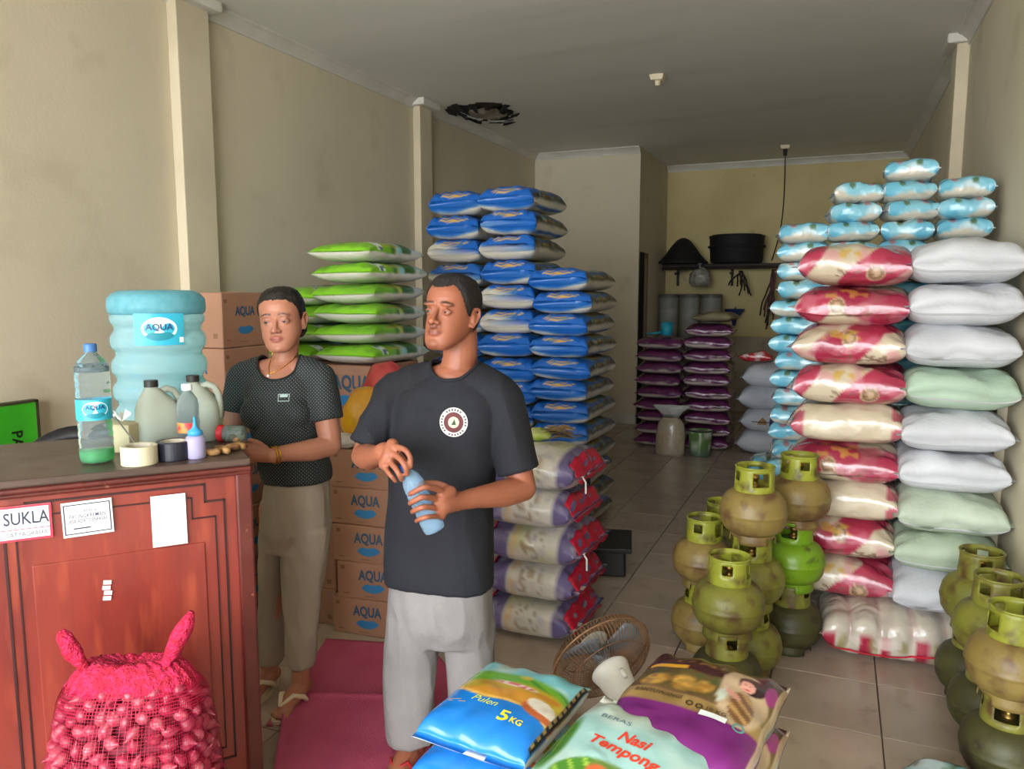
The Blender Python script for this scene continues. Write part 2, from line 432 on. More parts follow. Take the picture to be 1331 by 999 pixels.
# ================================================================== SACKS
class Sack:
    """a filled bag lying flat: x across, y along, seams at both y ends, z up, resting on z = 0"""
    def __init__(s, L, W, H, seed=0, e=2.7, a=3.4, b=0.55, seam=0.025, wr=0.006, ear=0.05, belly=0.82, curl=0.0, pucker=0.006, a0=None, b0=None):
        s.L, s.W, s.H, s.seed, s.e, s.a, s.b, s.seam, s.wr, s.ear, s.belly, s.curl, s.pucker = L, W, H, seed, e, a, b, seam, wr, ear, belly, curl, pucker
        s.a0, s.b0 = a0 or a, b0 or b
        s.hb = H*belly/(1+belly); s.ht = H/(1+belly)      # below and above the seam line
    def thick(s, t): t = np.clip(t, -1, 1); return np.where(t < 0, np.maximum(0.0, 1-np.abs(t)**s.a0)**s.b0, np.maximum(0.0, 1-np.abs(t)**s.a)**s.b)
    def wf(s, t): return 1-s.ear+s.ear*np.abs(t)**5 - 0.5*s.ear*0
    def dz(s, x, y):
        sd = s.seed*7.31
        n = noise.noise(Vector((x*5/1+sd, y*5, sd)))*s.wr*1.6 + noise.noise(Vector((x*14+sd, y*14, sd*2)))*s.wr*0.7
        t = abs(y)/(s.L/2)
        n += s.pucker*math.sin(x*70+sd+3*noise.noise(Vector((x*9, sd, 0))))*max(0.0, min(1.0, (t-0.6)/0.3))*(1 if t < 1 else 0.5)
        return n
    def ztop(s, x, y):
        t = y/(s.L/2); q = min(0.999, abs(x)/(s.W/2*float(s.wf(np.array(t)))))
        c = q**(s.e/2); th = float(s.thick(np.array(t)))
        return s.hb + s.ht*th*(1-c*c)**(1/s.e) + s.dz(x, y)*(0.3+0.7*th) + s.curl*abs(t)**3
    def mesh(s, paint, nu=44, nv=44, mat=None, name='sack'):
        ts = np.concatenate([[-1-2*s.seam/s.L] if s.a0 == s.a else [], np.sign(np.linspace(-1, 1, nu))*(1-(1-np.abs(np.linspace(-1, 1, nu)))**1.8), [1+2*s.seam/s.L]])
        # spread points round the section evenly
        th = np.linspace(0, 2*PI, nv, endpoint=False)
        cs = np.sign(np.cos(th))*np.abs(np.cos(th))**(2/s.e); sn = np.sign(np.sin(th))*np.abs(np.sin(th))**(2/s.e)
        vs = []; T = []; Q = []; Zr = []
        for t in ts:
            tk = float(s.thick(np.array(t))); w = s.W/2*float(s.wf(np.array(min(1.0, abs(t)))))
            for c, n_ in zip(cs, sn):
                x = w*c; y = t*s.L/2
                hz = (s.ht if n_ > 0 else s.hb)*max(tk, 0.30 if (s.a0 != s.a and t < 0) else 0.012)
                z = s.hb + hz*n_ + s.dz(x, y)*(0.3+0.7*tk)*(1.0 if n_ > -0.3 else 0.15) + s.curl*min(1.3, abs(t))**3
                x += 0.5*s.wr*noise.noise(Vector((s.seed*3.1, y*9, z*9)))
                vs.append((x, y, z)); T.append(t); Q.append(c); Zr.append(n_)
        fs = []
        m = len(ts)
        for i in range(m-1):
            for j in range(nv):
                k = (j+1) % nv
                fs.append((i*nv+j, i*nv+k, (i+1)*nv+k, (i+1)*nv+j))
        fs.append(tuple(range(nv))); fs.append(tuple(range(m*nv-1, (m-1)*nv-1, -1)))
        fs = [tuple(reversed(f)) for f in fs]
        me = mesh_of(vs, fs, name, True)
        set_colors(me, paint(np.array(T), np.array(Q), np.array(Zr), np.array(vs), s.seed))
        if mat: me.materials.append(mat)
        return me

def nz(arr, sc, sd=0.0):
    return np.array([noise.noise(Vector((p[0]*sc+sd, p[1]*sc, p[2]*sc+sd))) for p in arr])
def mixc(a, b, f): return a*(1-f[:, None]) + np.asarray(b, float)[None, :]*f[:, None]
def sm(x, lo, hi): return np.clip((x-lo)/(hi-lo), 0, 1)
def band(x, c, w, soft): return 1-sm(np.abs(x-c), w, w+soft)
def base(n, c): return np.tile(np.asarray(c, float), (n, 1))

def plastic(name, rough=0.28, bump=0.25, bscale=28, coat=0.35, **k):
    return M(name, rough=rough, bump=bump, bscale=bscale, coat=coat, attr='Col', **k)
m_bag = plastic('printed_plastic_film', 0.30, 0.22, 24, 0.3, crumple=0.35, cscale=8)
m_shiny = plastic('clear_wrapped_print', 0.22, 0.35, 26, 0.5, crumple=0.55, cscale=9)
m_woven = M('woven_polypropylene', rough=0.55, bump=0.3, bscale=60, attr='Col', crumple=0.45, cscale=6)
m_foil = plastic('metallic_print_film', 0.24, 0.4, 30, 0.4, crumple=0.6, cscale=12)

# ---- blue rice bags
def paint_blue(T, Q, Z, V, sd):
    n = nz(V, 7, sd); n2 = nz(V, 24, sd)
    H = 0.166; h = V[:, 2]/H; w = V[:, 0]/0.2
    c = base(len(T), (24, 96, 184))
    # lower front: clear film with white rice showing in an uneven crescent
    cut = 0.10+0.22*np.abs(w)**1.5*np.where(sd % 2, w > 0, w < 0)+0.10*n
    if sd == 3: cut = 0.62-0.30*w
    if sd == 5: cut = 0.30+0.28*np.maximum(0, -w)
    c = mixc(c, (150, 176, 196), band(h, cut+0.03, 0.02, 0.05)*(T < -0.7)*0.6)
    c = mixc(c, (204, 198, 184), 1-sm(h, cut-0.02, cut+0.02))
    # long flanks
    fl = sm(np.abs(w), 0.90, 0.94)*(T > -0.93)
    c = mixc(c, (52, 48, 40), fl*sm(h, 0.44, 0.50)); c = mixc(c, (206, 200, 186), fl*(1-sm(h, 0.44, 0.50)))
    top = sm(h, 0.80, 0.90)*(np.abs(w) < 0.93)
    for (a0_, a1_, col) in ((-0.62, -0.40, (112, 170, 178)), (-0.40, -0.30, (200, 168, 74)), (-0.30, 0.10, (160, 130, 56)), (0.10, 0.22, (98, 150, 150)), (0.22, 0.62, (92, 76, 44)), (0.62, 0.80, (46, 44, 40))):
        c = mixc(c, col, np.maximum(top, fl*sm(h, 0.56, 0.64))*(T > a0_)*(T <= a1_)*0.92)
    c = mixc(c, (40, 34, 28), fl*sm(h, 0.5, 0.56)*sm(n2, 0.05, 0.2)*0.8)
    # yellow rope loops over the upper front edge, dark seal between them on top
    for cw, sl in ((0.0, 0.10),):
        arc = 0.86-0.12*(1-(w/0.55)**2)
        c = mixc(c, (216, 174, 74), band(h, arc, 0.018, 0.02)*(np.abs(w) < 0.52)*(T < -0.90))
        c = mixc(c, (206, 160, 66), band(h, arc+0.10, 0.014, 0.02)*(np.abs(w+0.05) < 0.36)*(T < -0.86))
    rr = np.sqrt(((T+0.72)/0.10)**2+(w/0.34)**2)
    c = mixc(c, (18, 40, 62), (1-sm(rr, 0.85, 1.0))*top); c = mixc(c, (208, 172, 78), band(rr, 1.02, 0.06, 0.05)*top)
    dash = band(h, 0.50, 0.025, 0.02)*(np.abs(w) < 0.62)*(np.sin(V[:, 0]*170+sd+5*n) > 0.1)*(T < -0.95)
    c = mixc(c, (196, 212, 228), dash*0.6)
    return c
SB = [Sack(0.66, 0.395, 0.166, seed=i+1, e=3.4, a=5.5, b=0.42, a0=14, b0=0.45, seam=0.02, wr=0.010, ear=0.03, belly=0.75, pucker=0.008) for i in range(5)]
blue_me = [s.mesh(paint_blue, 56, 72, m_bag, 'blue_rice_bag') for s in SB]
def sack_column(name, meshes, x, y, z0, pitch, rows, label, cat, group, rot=0.0, jit=0.012, rj=0.03, seed=0, pick=None, flip=0.0, extra=None, dx=0.0, hz=None):
    r = random.Random(seed); out = []
    for i in range(rows):
        k = rows-1-i
        me = meshes[pick(k) if pick else r.randrange(len(meshes))]
        ro = rot + r.uniform(-rj, rj) + (PI if (flip and r.random() < flip) else 0)
        o = obj(name, me, None, None, (x+r.uniform(-jit, jit)+dx*i, y+r.uniform(-jit, jit), z0+i*pitch), (r.uniform(-0.02, 0.02), r.uniform(-0.025, 0.025), ro), label(k), cat, group)
        if hz: o.scale = (1, 1, pitch/hz)
        out.append(o)
    return out
NB = 'blue rice bags in the tall stack'
def spot(k, kind, col): return ('topmost %s in %s' % (kind, col)) if k == 0 else ('%s %s down in %s' % (ORD[k], kind, col))
sack_column('rice_bag', blue_me, -2.42, 5.05, 0.0, 0.160, 14, lambda k: spot(k, 'blue rice bag', 'the column nearest the green bags'), 'rice bag', NB, seed=3, hz=0.166)
sack_column('rice_bag', blue_me, -2.02, 5.02, 0.0, 0.161, 14, lambda k: spot(k, 'blue rice bag', "the middle column behind the man's head"), 'rice bag', NB, seed=5, hz=0.166)
sack_column('rice_bag', blue_me, -1.63, 4.96, 0.0, 0.1425, 12, lambda k: spot(k, 'blue rice bag', 'the lower column beside the aisle'), 'rice bag', NB, seed=8, hz=0.166)

# ---- green rice bags
def paint_green(T, Q, Z, V, sd):
    n = nz(V, 8, sd); n2 = nz(V, 26, sd); h = V[:, 2]/0.116; w = V[:, 0]/0.2
    c = base(len(T), (122, 186, 34))
    c = mixc(c, (98, 160, 30), sm(n, 0.0, 0.35)*0.7)
    far = T+0.25*w
    up = sm(h, 0.50, 0.56)
    c = mixc(c, (48, 92, 26), sm(far, -0.05, 0.10)*0.9)
    c = mixc(c, (168, 180, 60), band(far+0.1*np.sin(9*w), 0.22, 0.04, 0.05))
    c = mixc(c, (150, 200, 206), band(T-0.15*w, -0.12, 0.07, 0.05)*(sd % 2))
    c = mixc(c, (198, 204, 202), sm(T, 0.45, 0.55)); c = mixc(c, (150, 176, 150), sm(T, 0.55, 0.6)*sm(n2, 0.1, 0.2)*0.8)
    c = mixc(c, (216, 212, 200), 1-sm(h, 0.44+0.05*n, 0.49+0.05*n))
    c = mixc(c, (200, 156, 60), band(h, 0.80, 0.03, 0.03)*(w > 0.7)*(T < 0.1)*(T > -0.6)*0.5)
    lab = (np.abs(T+0.62) < 0.085)*(w > 0.62)*(h > 0.55)*(h < 0.97)*(sd % 2)
    c = mixc(c, (224, 232, 232), lab*1.0); c = mixc(c, (60, 84, 110), lab*sm(n2, 0.12, 0.2)*(np.abs(T+0.62) < 0.06)*0.8)
    return c
SG = [Sack(0.56, 0.40, 0.116, seed=i+11, e=2.9, a=4.5, b=0.5, seam=0.02, wr=0.010, ear=-0.02, belly=0.95) for i in range(4)]
green_me = [s.mesh(paint_green, 52, 64, m_bag, 'green_rice_bag') for s in SG]
GZ = 1.165
sack_column('rice_bag', green_me, -2.46, 3.76, GZ, 0.112, 6, lambda k: spot(k, 'green rice bag', "the column between the woman and the man"), 'rice bag',
            'green rice bags', seed=1, pick=lambda k: (0, 2, 1, 3, 1, 2)[k % 6], rj=0.05, hz=0.116)
sack_column('rice_bag', green_me, -2.90, 3.82, GZ, 0.108, 4, lambda k: spot(k, 'green rice bag', "the low column just behind the woman"), 'rice bag',
            'green rice bags', seed=2, rj=0.05, hz=0.116)

# ---- red and cream wrapped sacks
def paint_red(T, Q, Z, V, sd):
    n = nz(V, 4, sd); n2 = nz(V, 16, sd+3)
    c = base(len(T), (190, 176, 152))
    if sd % 4 == 3:                       # plain side turned out
        c = mixc(c, (196, 184, 160), sm(n, 0, 0.4))
        c = mixc(c, (166, 60, 82), sm(np.abs(T), 0.74, 0.80)*0.75*(n2 > -0.2))
        return c
    h = V[:, 2]/0.185; Wp = V+np.stack([n*0.06, n2*0.05, n*0.05], 1)
    p1 = nz(Wp*np.array([1, 1, 0.8]), 5.5, sd*2.7); diag = np.sin((T*1.6+h*1.1+0.35*n+sd)*2.6)
    c = mixc(c, (164, 48, 74), sm(p1*0.8+0.6*diag, -0.12, 0.0))
    c = mixc(c, (142, 36, 62), sm(p1, 0.12, 0.3)*0.7)
    c = mixc(c, (196, 120, 132), sm(nz(V, 11, sd+9), 0.2, 0.4)*0.5)
    ct = (-0.35, 0.25, 0.0, 0.4)[sd % 4]; ch = (0.35, 0.5, 0.72, 0.4)[sd % 4]
    rr = np.sqrt(((T-ct)/0.16)**2+((h-ch)/0.22)**2)+0.25*n2
    c = mixc(c, (186, 164, 128), (1-sm(rr, 0.85, 1.0))*0.9); c = mixc(c, (112, 84, 58), band(rr, 0.6, 0.12, 0.08)*0.7)
    small = sm(nz(V*np.array([1, 1, 2.4]), 38, sd), 0.08, 0.2)*band(h, 0.24+0.1*np.sin(sd), 0.07, 0.04)*(np.abs(T+0.15) < 0.5)
    c = mixc(c, (104, 78, 60), small*0.65)
    gold = sm(nz(V*np.array([1, 1, 0.5]), 30, sd+4), 0.02, 0.15)*band(h, 0.80, 0.08, 0.05)*(np.abs(T-0.1) < 0.35)
    c = mixc(c, (190, 150, 60), gold*0.7)
    c = mixc(c, (204, 186, 184), sm(np.abs(T), 0.93, 0.98)*0.8)
    return c
SR = [Sack(0.46, 0.44, 0.185, seed=i+20, e=2.9, a=4.2, b=0.48, seam=0.025, wr=0.017, ear=0.04, belly=0.85, pucker=0.010) for i in range(4)]
red_me = [s.mesh(paint_red, 90, 80, m_shiny, 'red_rice_sack') for s in SR]
BASE_Z = 0.20
rp = [0, 1, 2, 0, 3, 1, 3, 2, 0]
names_red = ['sack', 'sack']
sack_column('rice_sack', red_me, 0.065, 3.81, BASE_Z, 0.174, 9, lambda k: spot(k, ('plain cream' if SR[rp[k]].seed % 4 == 3 else 'red and cream printed') + ' rice sack', 'the column behind the gas cylinders'),
            'rice sack', 'red and cream rice sacks', rot=PI/2-0.06, pick=lambda k: rp[k], seed=6, jit=0.010, rj=0.03, hz=0.183)

# ---- white and pale green woven sacks
def paint_white(col):
    def f(T, Q, Z, V, sd):
        n = nz(V, 5, sd)
        c = base(len(T), col)
        c = mixc(c, np.asarray(col)*0.93, sm(n, -0.2, 0.5))
        seam = band(Q, 0.99, 0.0, 0.006)*0
        c = mixc(c, np.asarray(col)*0.8, band(Z, 0.0, 0.02, 0.03)*0.6)
        return c
    return f
SW = [Sack(0.405, 0.46, 0.19, seed=i+31, e=2.9, a=4.6, b=0.42, seam=0.02, wr=0.019, ear=0.02, belly=0.85, pucker=0.007) for i in range(5)]
white_me = [SW[i].mesh(paint_white((200, 202, 207)), 44, 44, m_woven, 'white_sack') for i in range(5)]
mint_me = [SW[i+1].mesh(paint_white(c), 44, 44, m_woven, 'green_sack') for i, c in enumerate(((168, 190, 170), (184, 196, 176), (178, 194, 170)))]
allw = white_me + mint_me
wp = [0, 1, 2, 5, 3, 4, 6, 7, 2]
white_col = sack_column('woven_sack', allw, 0.472, 3.77, BASE_Z, 0.175, 9, lambda k: spot(k, ('pale green' if wp[k] > 4 else 'white') + ' woven sack', 'the column against the wall'),
            'sack', 'white and pale green woven sacks', rot=PI/2+0.02, pick=lambda k: wp[k], seed=12, rj=0.02, jit=0.006, hz=0.187)
m_seam = M('sewn_seam_thread', (176, 178, 180), 0.7)
_sm = {}
for o in white_col:                     # sewn seam along the side towards the shop
    if o.data.name not in _sm:
        nr = len(o.data.vertices)//44
        pts = [o.data.vertices[i*44+24].co.copy() for i in range(2, nr-2, 2)]
        mm = MB().tube([p+Vector((-0.001, 0, 0)) for p in pts], 0.0042, 6).mesh('seam', True); mm.materials.append(m_seam); _sm[o.data.name] = mm
    obj('seam', _sm[o.data.name], None, o)
# ---- the big clear packs the two columns stand on
def paint_pack(T, Q, Z, V, sd):
    n = nz(V, 5, sd); n2 = nz(V, 15, sd+5); h = V[:, 2]/0.215; seg = (V[:, 1]+0.36)/0.12; cell = seg % 1.0
    c = base(len(T), (192, 182, 168))
    c = mixc(c, (176, 164, 152), sm(n2, 0, 0.4))
    low = 1-sm(h, 0.50+0.15*n, 0.62+0.15*n)
    c = mixc(c, (158, 36, 60), low*band(cell, 0.30+0.25*np.sin(np.floor(seg)*2.1), 0.16, 0.08))
    c = mixc(c, (148, 138, 92), low*band(cell, 0.75, 0.10, 0.1)*sm(n2, -0.2, 0.1)*0.8)
    c = mixc(c, (206, 196, 186), low*sm(n2, 0.2, 0.35)*0.8)
    c = mixc(c, (156, 108, 112), (1-sm(np.abs(cell-0.5), 0.40, 0.47) < 0.5)*sm(h, 0.5, 0.7)*0.30)
    return c
SP = [Sack(0.70, 0.40, 0.215, seed=i+41, e=3.2, a=6, b=0.45, seam=0.02, wr=0.012, ear=0.0, belly=1.1, pucker=0.004) for i in range(2)]
pack_me = [s.mesh(paint_pack, 90, 84, m_shiny, 'bulk_pack') for s in SP]
for me_ in pack_me:                     # the small bags inside bulge the film
    co_ = np.array([v.co[:] for v in me_.vertices]); bl = np.abs(np.sin((co_[:, 1]+0.36)/0.12*PI))**0.6
    up = sm(co_[:, 2], 0.02, 0.08)
    co_[:, 0] += np.sign(co_[:, 0])*(bl-0.7)*0.022*up; co_[:, 2] += (bl-0.7)*0.014*up
    me_.vertices.foreach_set('co', co_.astype(np.float32).ravel()); me_.update()
t = thing('bulk_pack', 'big clear wrapped pack of small red printed bags lying on the floor', 'bag pack', (0.335, 3.645, 0), -PI/2+0.09)
obj('film', pack_me[0], None, t)
# red stripe printed round the wrapper
m_stripe = M('red_print_stripe', (206, 38, 62), 0.3)
vs = []; fs = []
for i in range(41):
    yy = -0.335+0.67*i/40; tt = yy/0.35; zz = 0.052+0.010*math.sin(yy*9)+0.012*noise.noise(Vector((yy*5, 0, 0)))
    tk = float(SP[0].thick(np.array(tt)))
    for dz_ in (0.0, 0.010):
        z = zz+dz_; q = min(0.98, abs(z-SP[0].hb)/(SP[0].hb*max(tk, 0.05)))
        w = 0.20*(1-q**3.2)**(1/3.2)
        vs.append((w+0.004+0.022*(abs(math.sin((yy+0.36)/0.12*PI))**0.6-0.7)*(1 if z > 0.08 else (z-0.02)/0.06), yy, z))
for i in range(40): fs.append((2*i, 2*i+1, 2*i+3, 2*i+2))
st = mesh_of(vs, fs)
o = obj('stripe', st, m_stripe, t)
t2 = obj('bulk_pack', pack_me[1], None, None, (0.33, 4.06, 0), (0, 0, PI/2), 'clear wrapped pack hidden under the back of the sack columns', 'bag pack')
# ---- light blue small bags
def paint_lb(T, Q, Z, V, sd):
    n = nz(V, 8, sd); n2 = nz(V, 24, sd); h = V[:, 2]/0.106
    c = base(len(T), (132, 194, 212))
    c = mixc(c, (196, 218, 224), sm(n, 0.14, 0.30)*0.9)
    c = mixc(c, (98, 176, 204), sm(-n, 0.10, 0.26)*0.8)
    c = mixc(c, (198, 190, 174), 1-sm(h, (0.36 if sd % 2 else 0.14)+0.30*n+0.1*np.sin(T*3+sd), (0.42 if sd % 2 else 0.20)+0.30*n+0.1*np.sin(T*3+sd)))
    rr = np.sqrt(((T-0.30)/0.13)**2+((h-0.86)/0.16)**2); rr2 = np.sqrt(((T+0.45)/0.16)**2+((h-0.92)/0.14)**2)
    c = mixc(c, (78, 104, 66), (1-sm(rr, 0.75, 1.0))*0.85)
    c = mixc(c, (176, 92, 96), (1-sm(rr2, 0.7, 1.0))*0.7)
    c = mixc(c, (204, 214, 218), sm(np.abs(T), 0.95, 0.98))
    return c
SL = [Sack(0.315, 0.26, 0.106, seed=i+51, e=3.2, a=6, b=0.42, seam=0.014, wr=0.014, ear=0.02, belly=0.9, pucker=0.007) for i in range(5)]
lb_me = [s.mesh(paint_lb, 40, 48, m_shiny, 'light_blue_bag') for s in SL]
LBG = 'light blue bags stacked behind the sack columns'
cols = [(-0.185, 4.42, 20, 'the outermost column beside the aisle'), (0.055, 4.36, 22, 'the column behind the red sacks'),
        (0.295, 4.38, 23, 'the tallest column behind the sack columns'), (0.535, 4.36, 22, 'the column in the corner against the wall')]
for ci, (x, y, rows, nm) in enumerate(cols):
    wid = 0.245
    r_ = random.Random(60+ci)
    for i in range(rows):
        k = rows-1-i
        o = obj('rice_bag', lb_me[r_.randrange(5)], None, None, (x+r_.uniform(-0.016, 0.016)*(ci < 3), y+r_.uniform(-0.03, 0.03), i*0.0955), (0.0, 0, PI/2+r_.uniform(-0.14, 0.14)+(PI if r_.random() < 0.4 else 0)),
                spot(k, 'small light blue bag', nm), 'rice bag', LBG)
        o.scale = (1.0, 0.74 if ci else 0.80, 0.93)
# low pile of light blue packs beside the cylinders
r_ = random.Random(5)
for i in range(4):
    obj('rice_bag', lb_me[i], None, None, (-0.37+r_.uniform(-0.01, 0.01), 5.45+r_.uniform(-0.01, 0.01), i*0.0955), (0, 0, PI/2+r_.uniform(-0.1, 0.1)),
        spot(3-i, 'light blue pack', 'the low pile behind the gas cylinders'), 'rice bag', 'light blue packs in the low pile')
for i in range(4):
    obj('rice_bag', lb_me[4-i], None, None, (-0.36+r_.uniform(-0.02, 0.02), 5.80+r_.uniform(-0.01, 0.01), i*0.0955), (0, 0, PI/2+0.1),
        spot(3-i, 'light blue pack', 'the pile at the far side of the low pile'), 'rice bag', 'light blue packs in the low pile')

# ---- purple bags at the back
def paint_purple(T, Q, Z, V, sd):
    n = nz(V, 8, sd); n2 = nz(V, 26, sd)
    c = base(len(T), (98, 30, 84))
    c = mixc(c, (72, 20, 56), sm(n, 0, 0.4))
    c = mixc(c, (202, 190, 182), (1-sm(Z, -0.30+0.25*n, -0.18+0.25*n))*(np.abs(T) < 0.9))
    return c
SPU = [Sack(0.46, 0.40, 0.135, seed=i+61, e=3.0, a=4.2, b=0.5, seam=0.02, wr=0.012, ear=0.02, belly=0.85) for i in range(3)]
purple_me = [s.mesh(paint_purple, 36, 36, m_foil, 'purple_bag') for s in SPU]
sack_column('rice_bag', purple_me, -1.62, 7.82, 0, 0.123, 9, lambda k: spot(k, 'purple rice bag', 'the column beside the dark doorway'), 'rice bag', 'purple rice bags', rot=PI/2, seed=2, hz=0.137)
sack_column('rice_bag', purple_me, -1.16, 7.86, 0, 0.125, 10, lambda k: spot(k, 'purple rice bag', 'the taller column next to the white sacks'), 'rice bag', 'purple rice bags', rot=PI/2+0.04, seed=4, hz=0.137)
olive = Sack(0.40, 0.34, 0.10, seed=71, wr=0.02)
obj('folded_sack', olive.mesh(lambda T, Q, Z, V, sd: mixc(base(len(T), (112, 104, 78)), (140, 132, 100), sm(nz(V, 9, 2), -0.2, 0.3)), 24, 24, m_woven), None, None, (-1.12, 7.88, 1.262), (0, 0, 1.4),
    'limp olive sack lying on the taller purple bag column', 'sack')
# ---- white sacks at the back
def paint_ws(T, Q, Z, V, sd):
    c = base(len(T), (196, 200, 208)); n = nz(V, 4, sd)
    return mixc(c, (176, 180, 190), sm(n, -0.1, 0.4))
SBW = [Sack(0.46, 0.42, 0.24, seed=i+75, e=2.8, wr=0.016) for i in range(3)]
for i in range(4):
    x, y = -0.60, 7.80
    o = obj('woven_sack', SBW[i % 3].mesh(paint_ws, 30, 30, m_woven), None, None, (x+(0.02 if i % 2 else -0.01), y, i*0.215), (0, 0, PI/2),
            spot(3-i, 'grey white sack', 'the pile at the back of the shop'), 'sack', 'grey white sacks at the back')
    if i == 1:                  # boat picture printed on the second lowest sack
        f = Vector((-0.02, -0.001, 0)); fr = 0.215+0.11
        def on(o_, mb, mat, nm): 
            c_ = obj(nm, mb, mat, o_); c_.rotation_euler = (0, 0, -PI/2); return c_
        s_ = SBW[1]
        def put(shape, cx, cz, off):
            mb = MB(); vs_, fs_ = shape
            out = []
            for (a_, b_) in vs_:
                X = a_+cx; Zz = b_+cz; q = min(0.97, abs(Zz-s_.hb)/(s_.hb if Zz < s_.hb else s_.ht))
                w_ = 0.21*0.955*(1-q**2.8)**(1/2.8)
                out.append((X, -w_-0.012-off, Zz))
            return MB().add(out, fs_)
        on(o, put(disc2d(0.05, 0.0, 20, 0.55, 1.5), 0.06, 0.11, 0.0), M('blue_print', (38, 62, 118), 0.6), 'printed_oval')
        on(o, put(poly2d([(-0.05, -0.02), (0.04, -0.02), (0.03, 0.02), (0.0, 0.05), (-0.03, 0.02)]), -0.03, 0.11, 0.0), M('ochre_print', (150, 112, 66), 0.6), 'printed_boat')
        on(o, put(rect2d(0.20, 0.008), -0.03, 0.115, 0.002), M('dark_print', (48, 44, 46), 0.6), 'printed_line')
redp = Sack(0.30, 0.22, 0.10, seed=81, wr=0.02)
obj('red_packet', redp.mesh(lambda T, Q, Z, V, sd: mixc(base(len(T), (186, 40, 52)), (214, 190, 190), sm(nz(V, 14, 1), 0.15, 0.3)), 28, 28, m_shiny), None, None, (-0.70, 7.76, 0.892), (0, 0, PI/2),
    'red and white packet on top of the grey white sacks', 'packet')
# ---- clear bag of rice and green tub on the floor
clear = MB()
prof = [(0.0, 0.0), (0.135, 0.0), (0.145, 0.03), (0.14, 0.2), (0.128, 0.30), (0.10, 0.34), (0.07, 0.365), (0.13, 0.43), (0.17, 0.46)]
clear.lathe(prof[:7], 28)
t = thing('clear_rice_bag', 'clear plastic bag of rice standing on the floor before the purple bags', 'rice bag', (-1.43, 7.34, 0))
def squash(mb, sy, n=0.012, sc=9):
    for v in mb.v:
        v.y *= sy; v += Vector((noise.noise(v*sc), noise.noise(v*sc+Vector((5, 0, 0))), 0))*n
    return mb
obj('rice_filling', squash(clear, 0.72), M('rice_seen_through_film', (186, 172, 150), 0.3, (170, 156, 134), 20, bump=0.3, bscale=60, coat=0.5), t, smooth=True)
tp = MB(); tp.lathe([(0.07, 0.36), (0.11, 0.42), (0.165, 0.46), (0.17, 0.475)], 28)
o = obj('bag_mouth', squash(tp, 0.35, 0.025, 12), M('crumpled_clear_film', (196, 198, 196), 0.2, bump=0.5, bscale=30, coat=0.5), t, smooth=True)
o.modifiers.new('t', 'SOLIDIFY').thickness = 0.004
t = thing('paint_tub', 'small green printed plastic tub on the floor beside clear rice bag', 'tub', (-1.16, 7.42, 0))
def tubcol(me, f):
    set_colors(me, f(np.array([v.co[:] for v in me.vertices]))); return me
tm = MB().lathe([(0, 0), (0.095, 0), (0.100, 0.01), (0.101, 0.03), (0.105, 0.10), (0.107, 0.16), (0.110, 0.21), (0.112, 0.24), (0.104, 0.245), (0.10, 0.235), (0, 0.235)], 36).mesh('tub', True)
obj('body', tubcol(tm, lambda V: mixc(mixc(base(len(V), (96, 128, 70)), (180, 190, 170), sm(nz(V, 18, 1), 0.1, 0.25)), (88, 110, 96), 1-sm(V[:, 2], 0.04, 0.06))), m_bag, t)
obj('rim', MB().tube([(0.112*math.cos(2*PI*i/32), 0.112*math.sin(2*PI*i/32), 0.242) for i in range(32)], 0.006, 8, closed=True), M('dark_green_rim', (40, 60, 44), 0.5), t, smooth=True)

# ---- clear packs of five beside the man
def paint_ball(T, Q, Z, V, sd):
    n = nz(V, 6, sd); n2 = nz(V, 20, sd)
    c = base(len(T), (206, 200, 190))
    if sd % 2: c = mixc(c, (188, 186, 150), sm(n, -0.1, 0.25))
    lines = (np.sin(T*70+8*n2) > 0.35)*band(T, -0.1, 0.22, 0.04)*band(Z, 0.25, 0.5, 0.1)
    c = mixc(c, (128, 104, 78), lines*0.55)
    c = mixc(c, (86, 76, 128), (sm(T, 0.40, 0.48)+sm(-T, 0.62, 0.70))*0.85)
    c = mixc(c, (210, 172, 120), band(T, 0.30, 0.05, 0.03)*sm(n2, -0.1, 0.2)*0.7)
    c = mixc(c, (170, 166, 176), sm(n2, 0.25, 0.45)*0.6)
    c = mixc(c, (192, 190, 188), 1-sm(Z, -0.75, -0.5))
    return c
SBL = [Sack(0.44, 0.44, 0.185, seed=i+91, e=2.8, a=4.0, b=0.45, seam=0.03, wr=0.014, ear=0.02, belly=0.9, pucker=0.010) for i in range(5)]
m_redband = M('red_plastic_band', (196, 28, 58), 0.35, (170, 20, 44), 12, bump=0.4, bscale=30)
m_tie = M('white_plastic_tie', (226, 224, 220), 0.5)
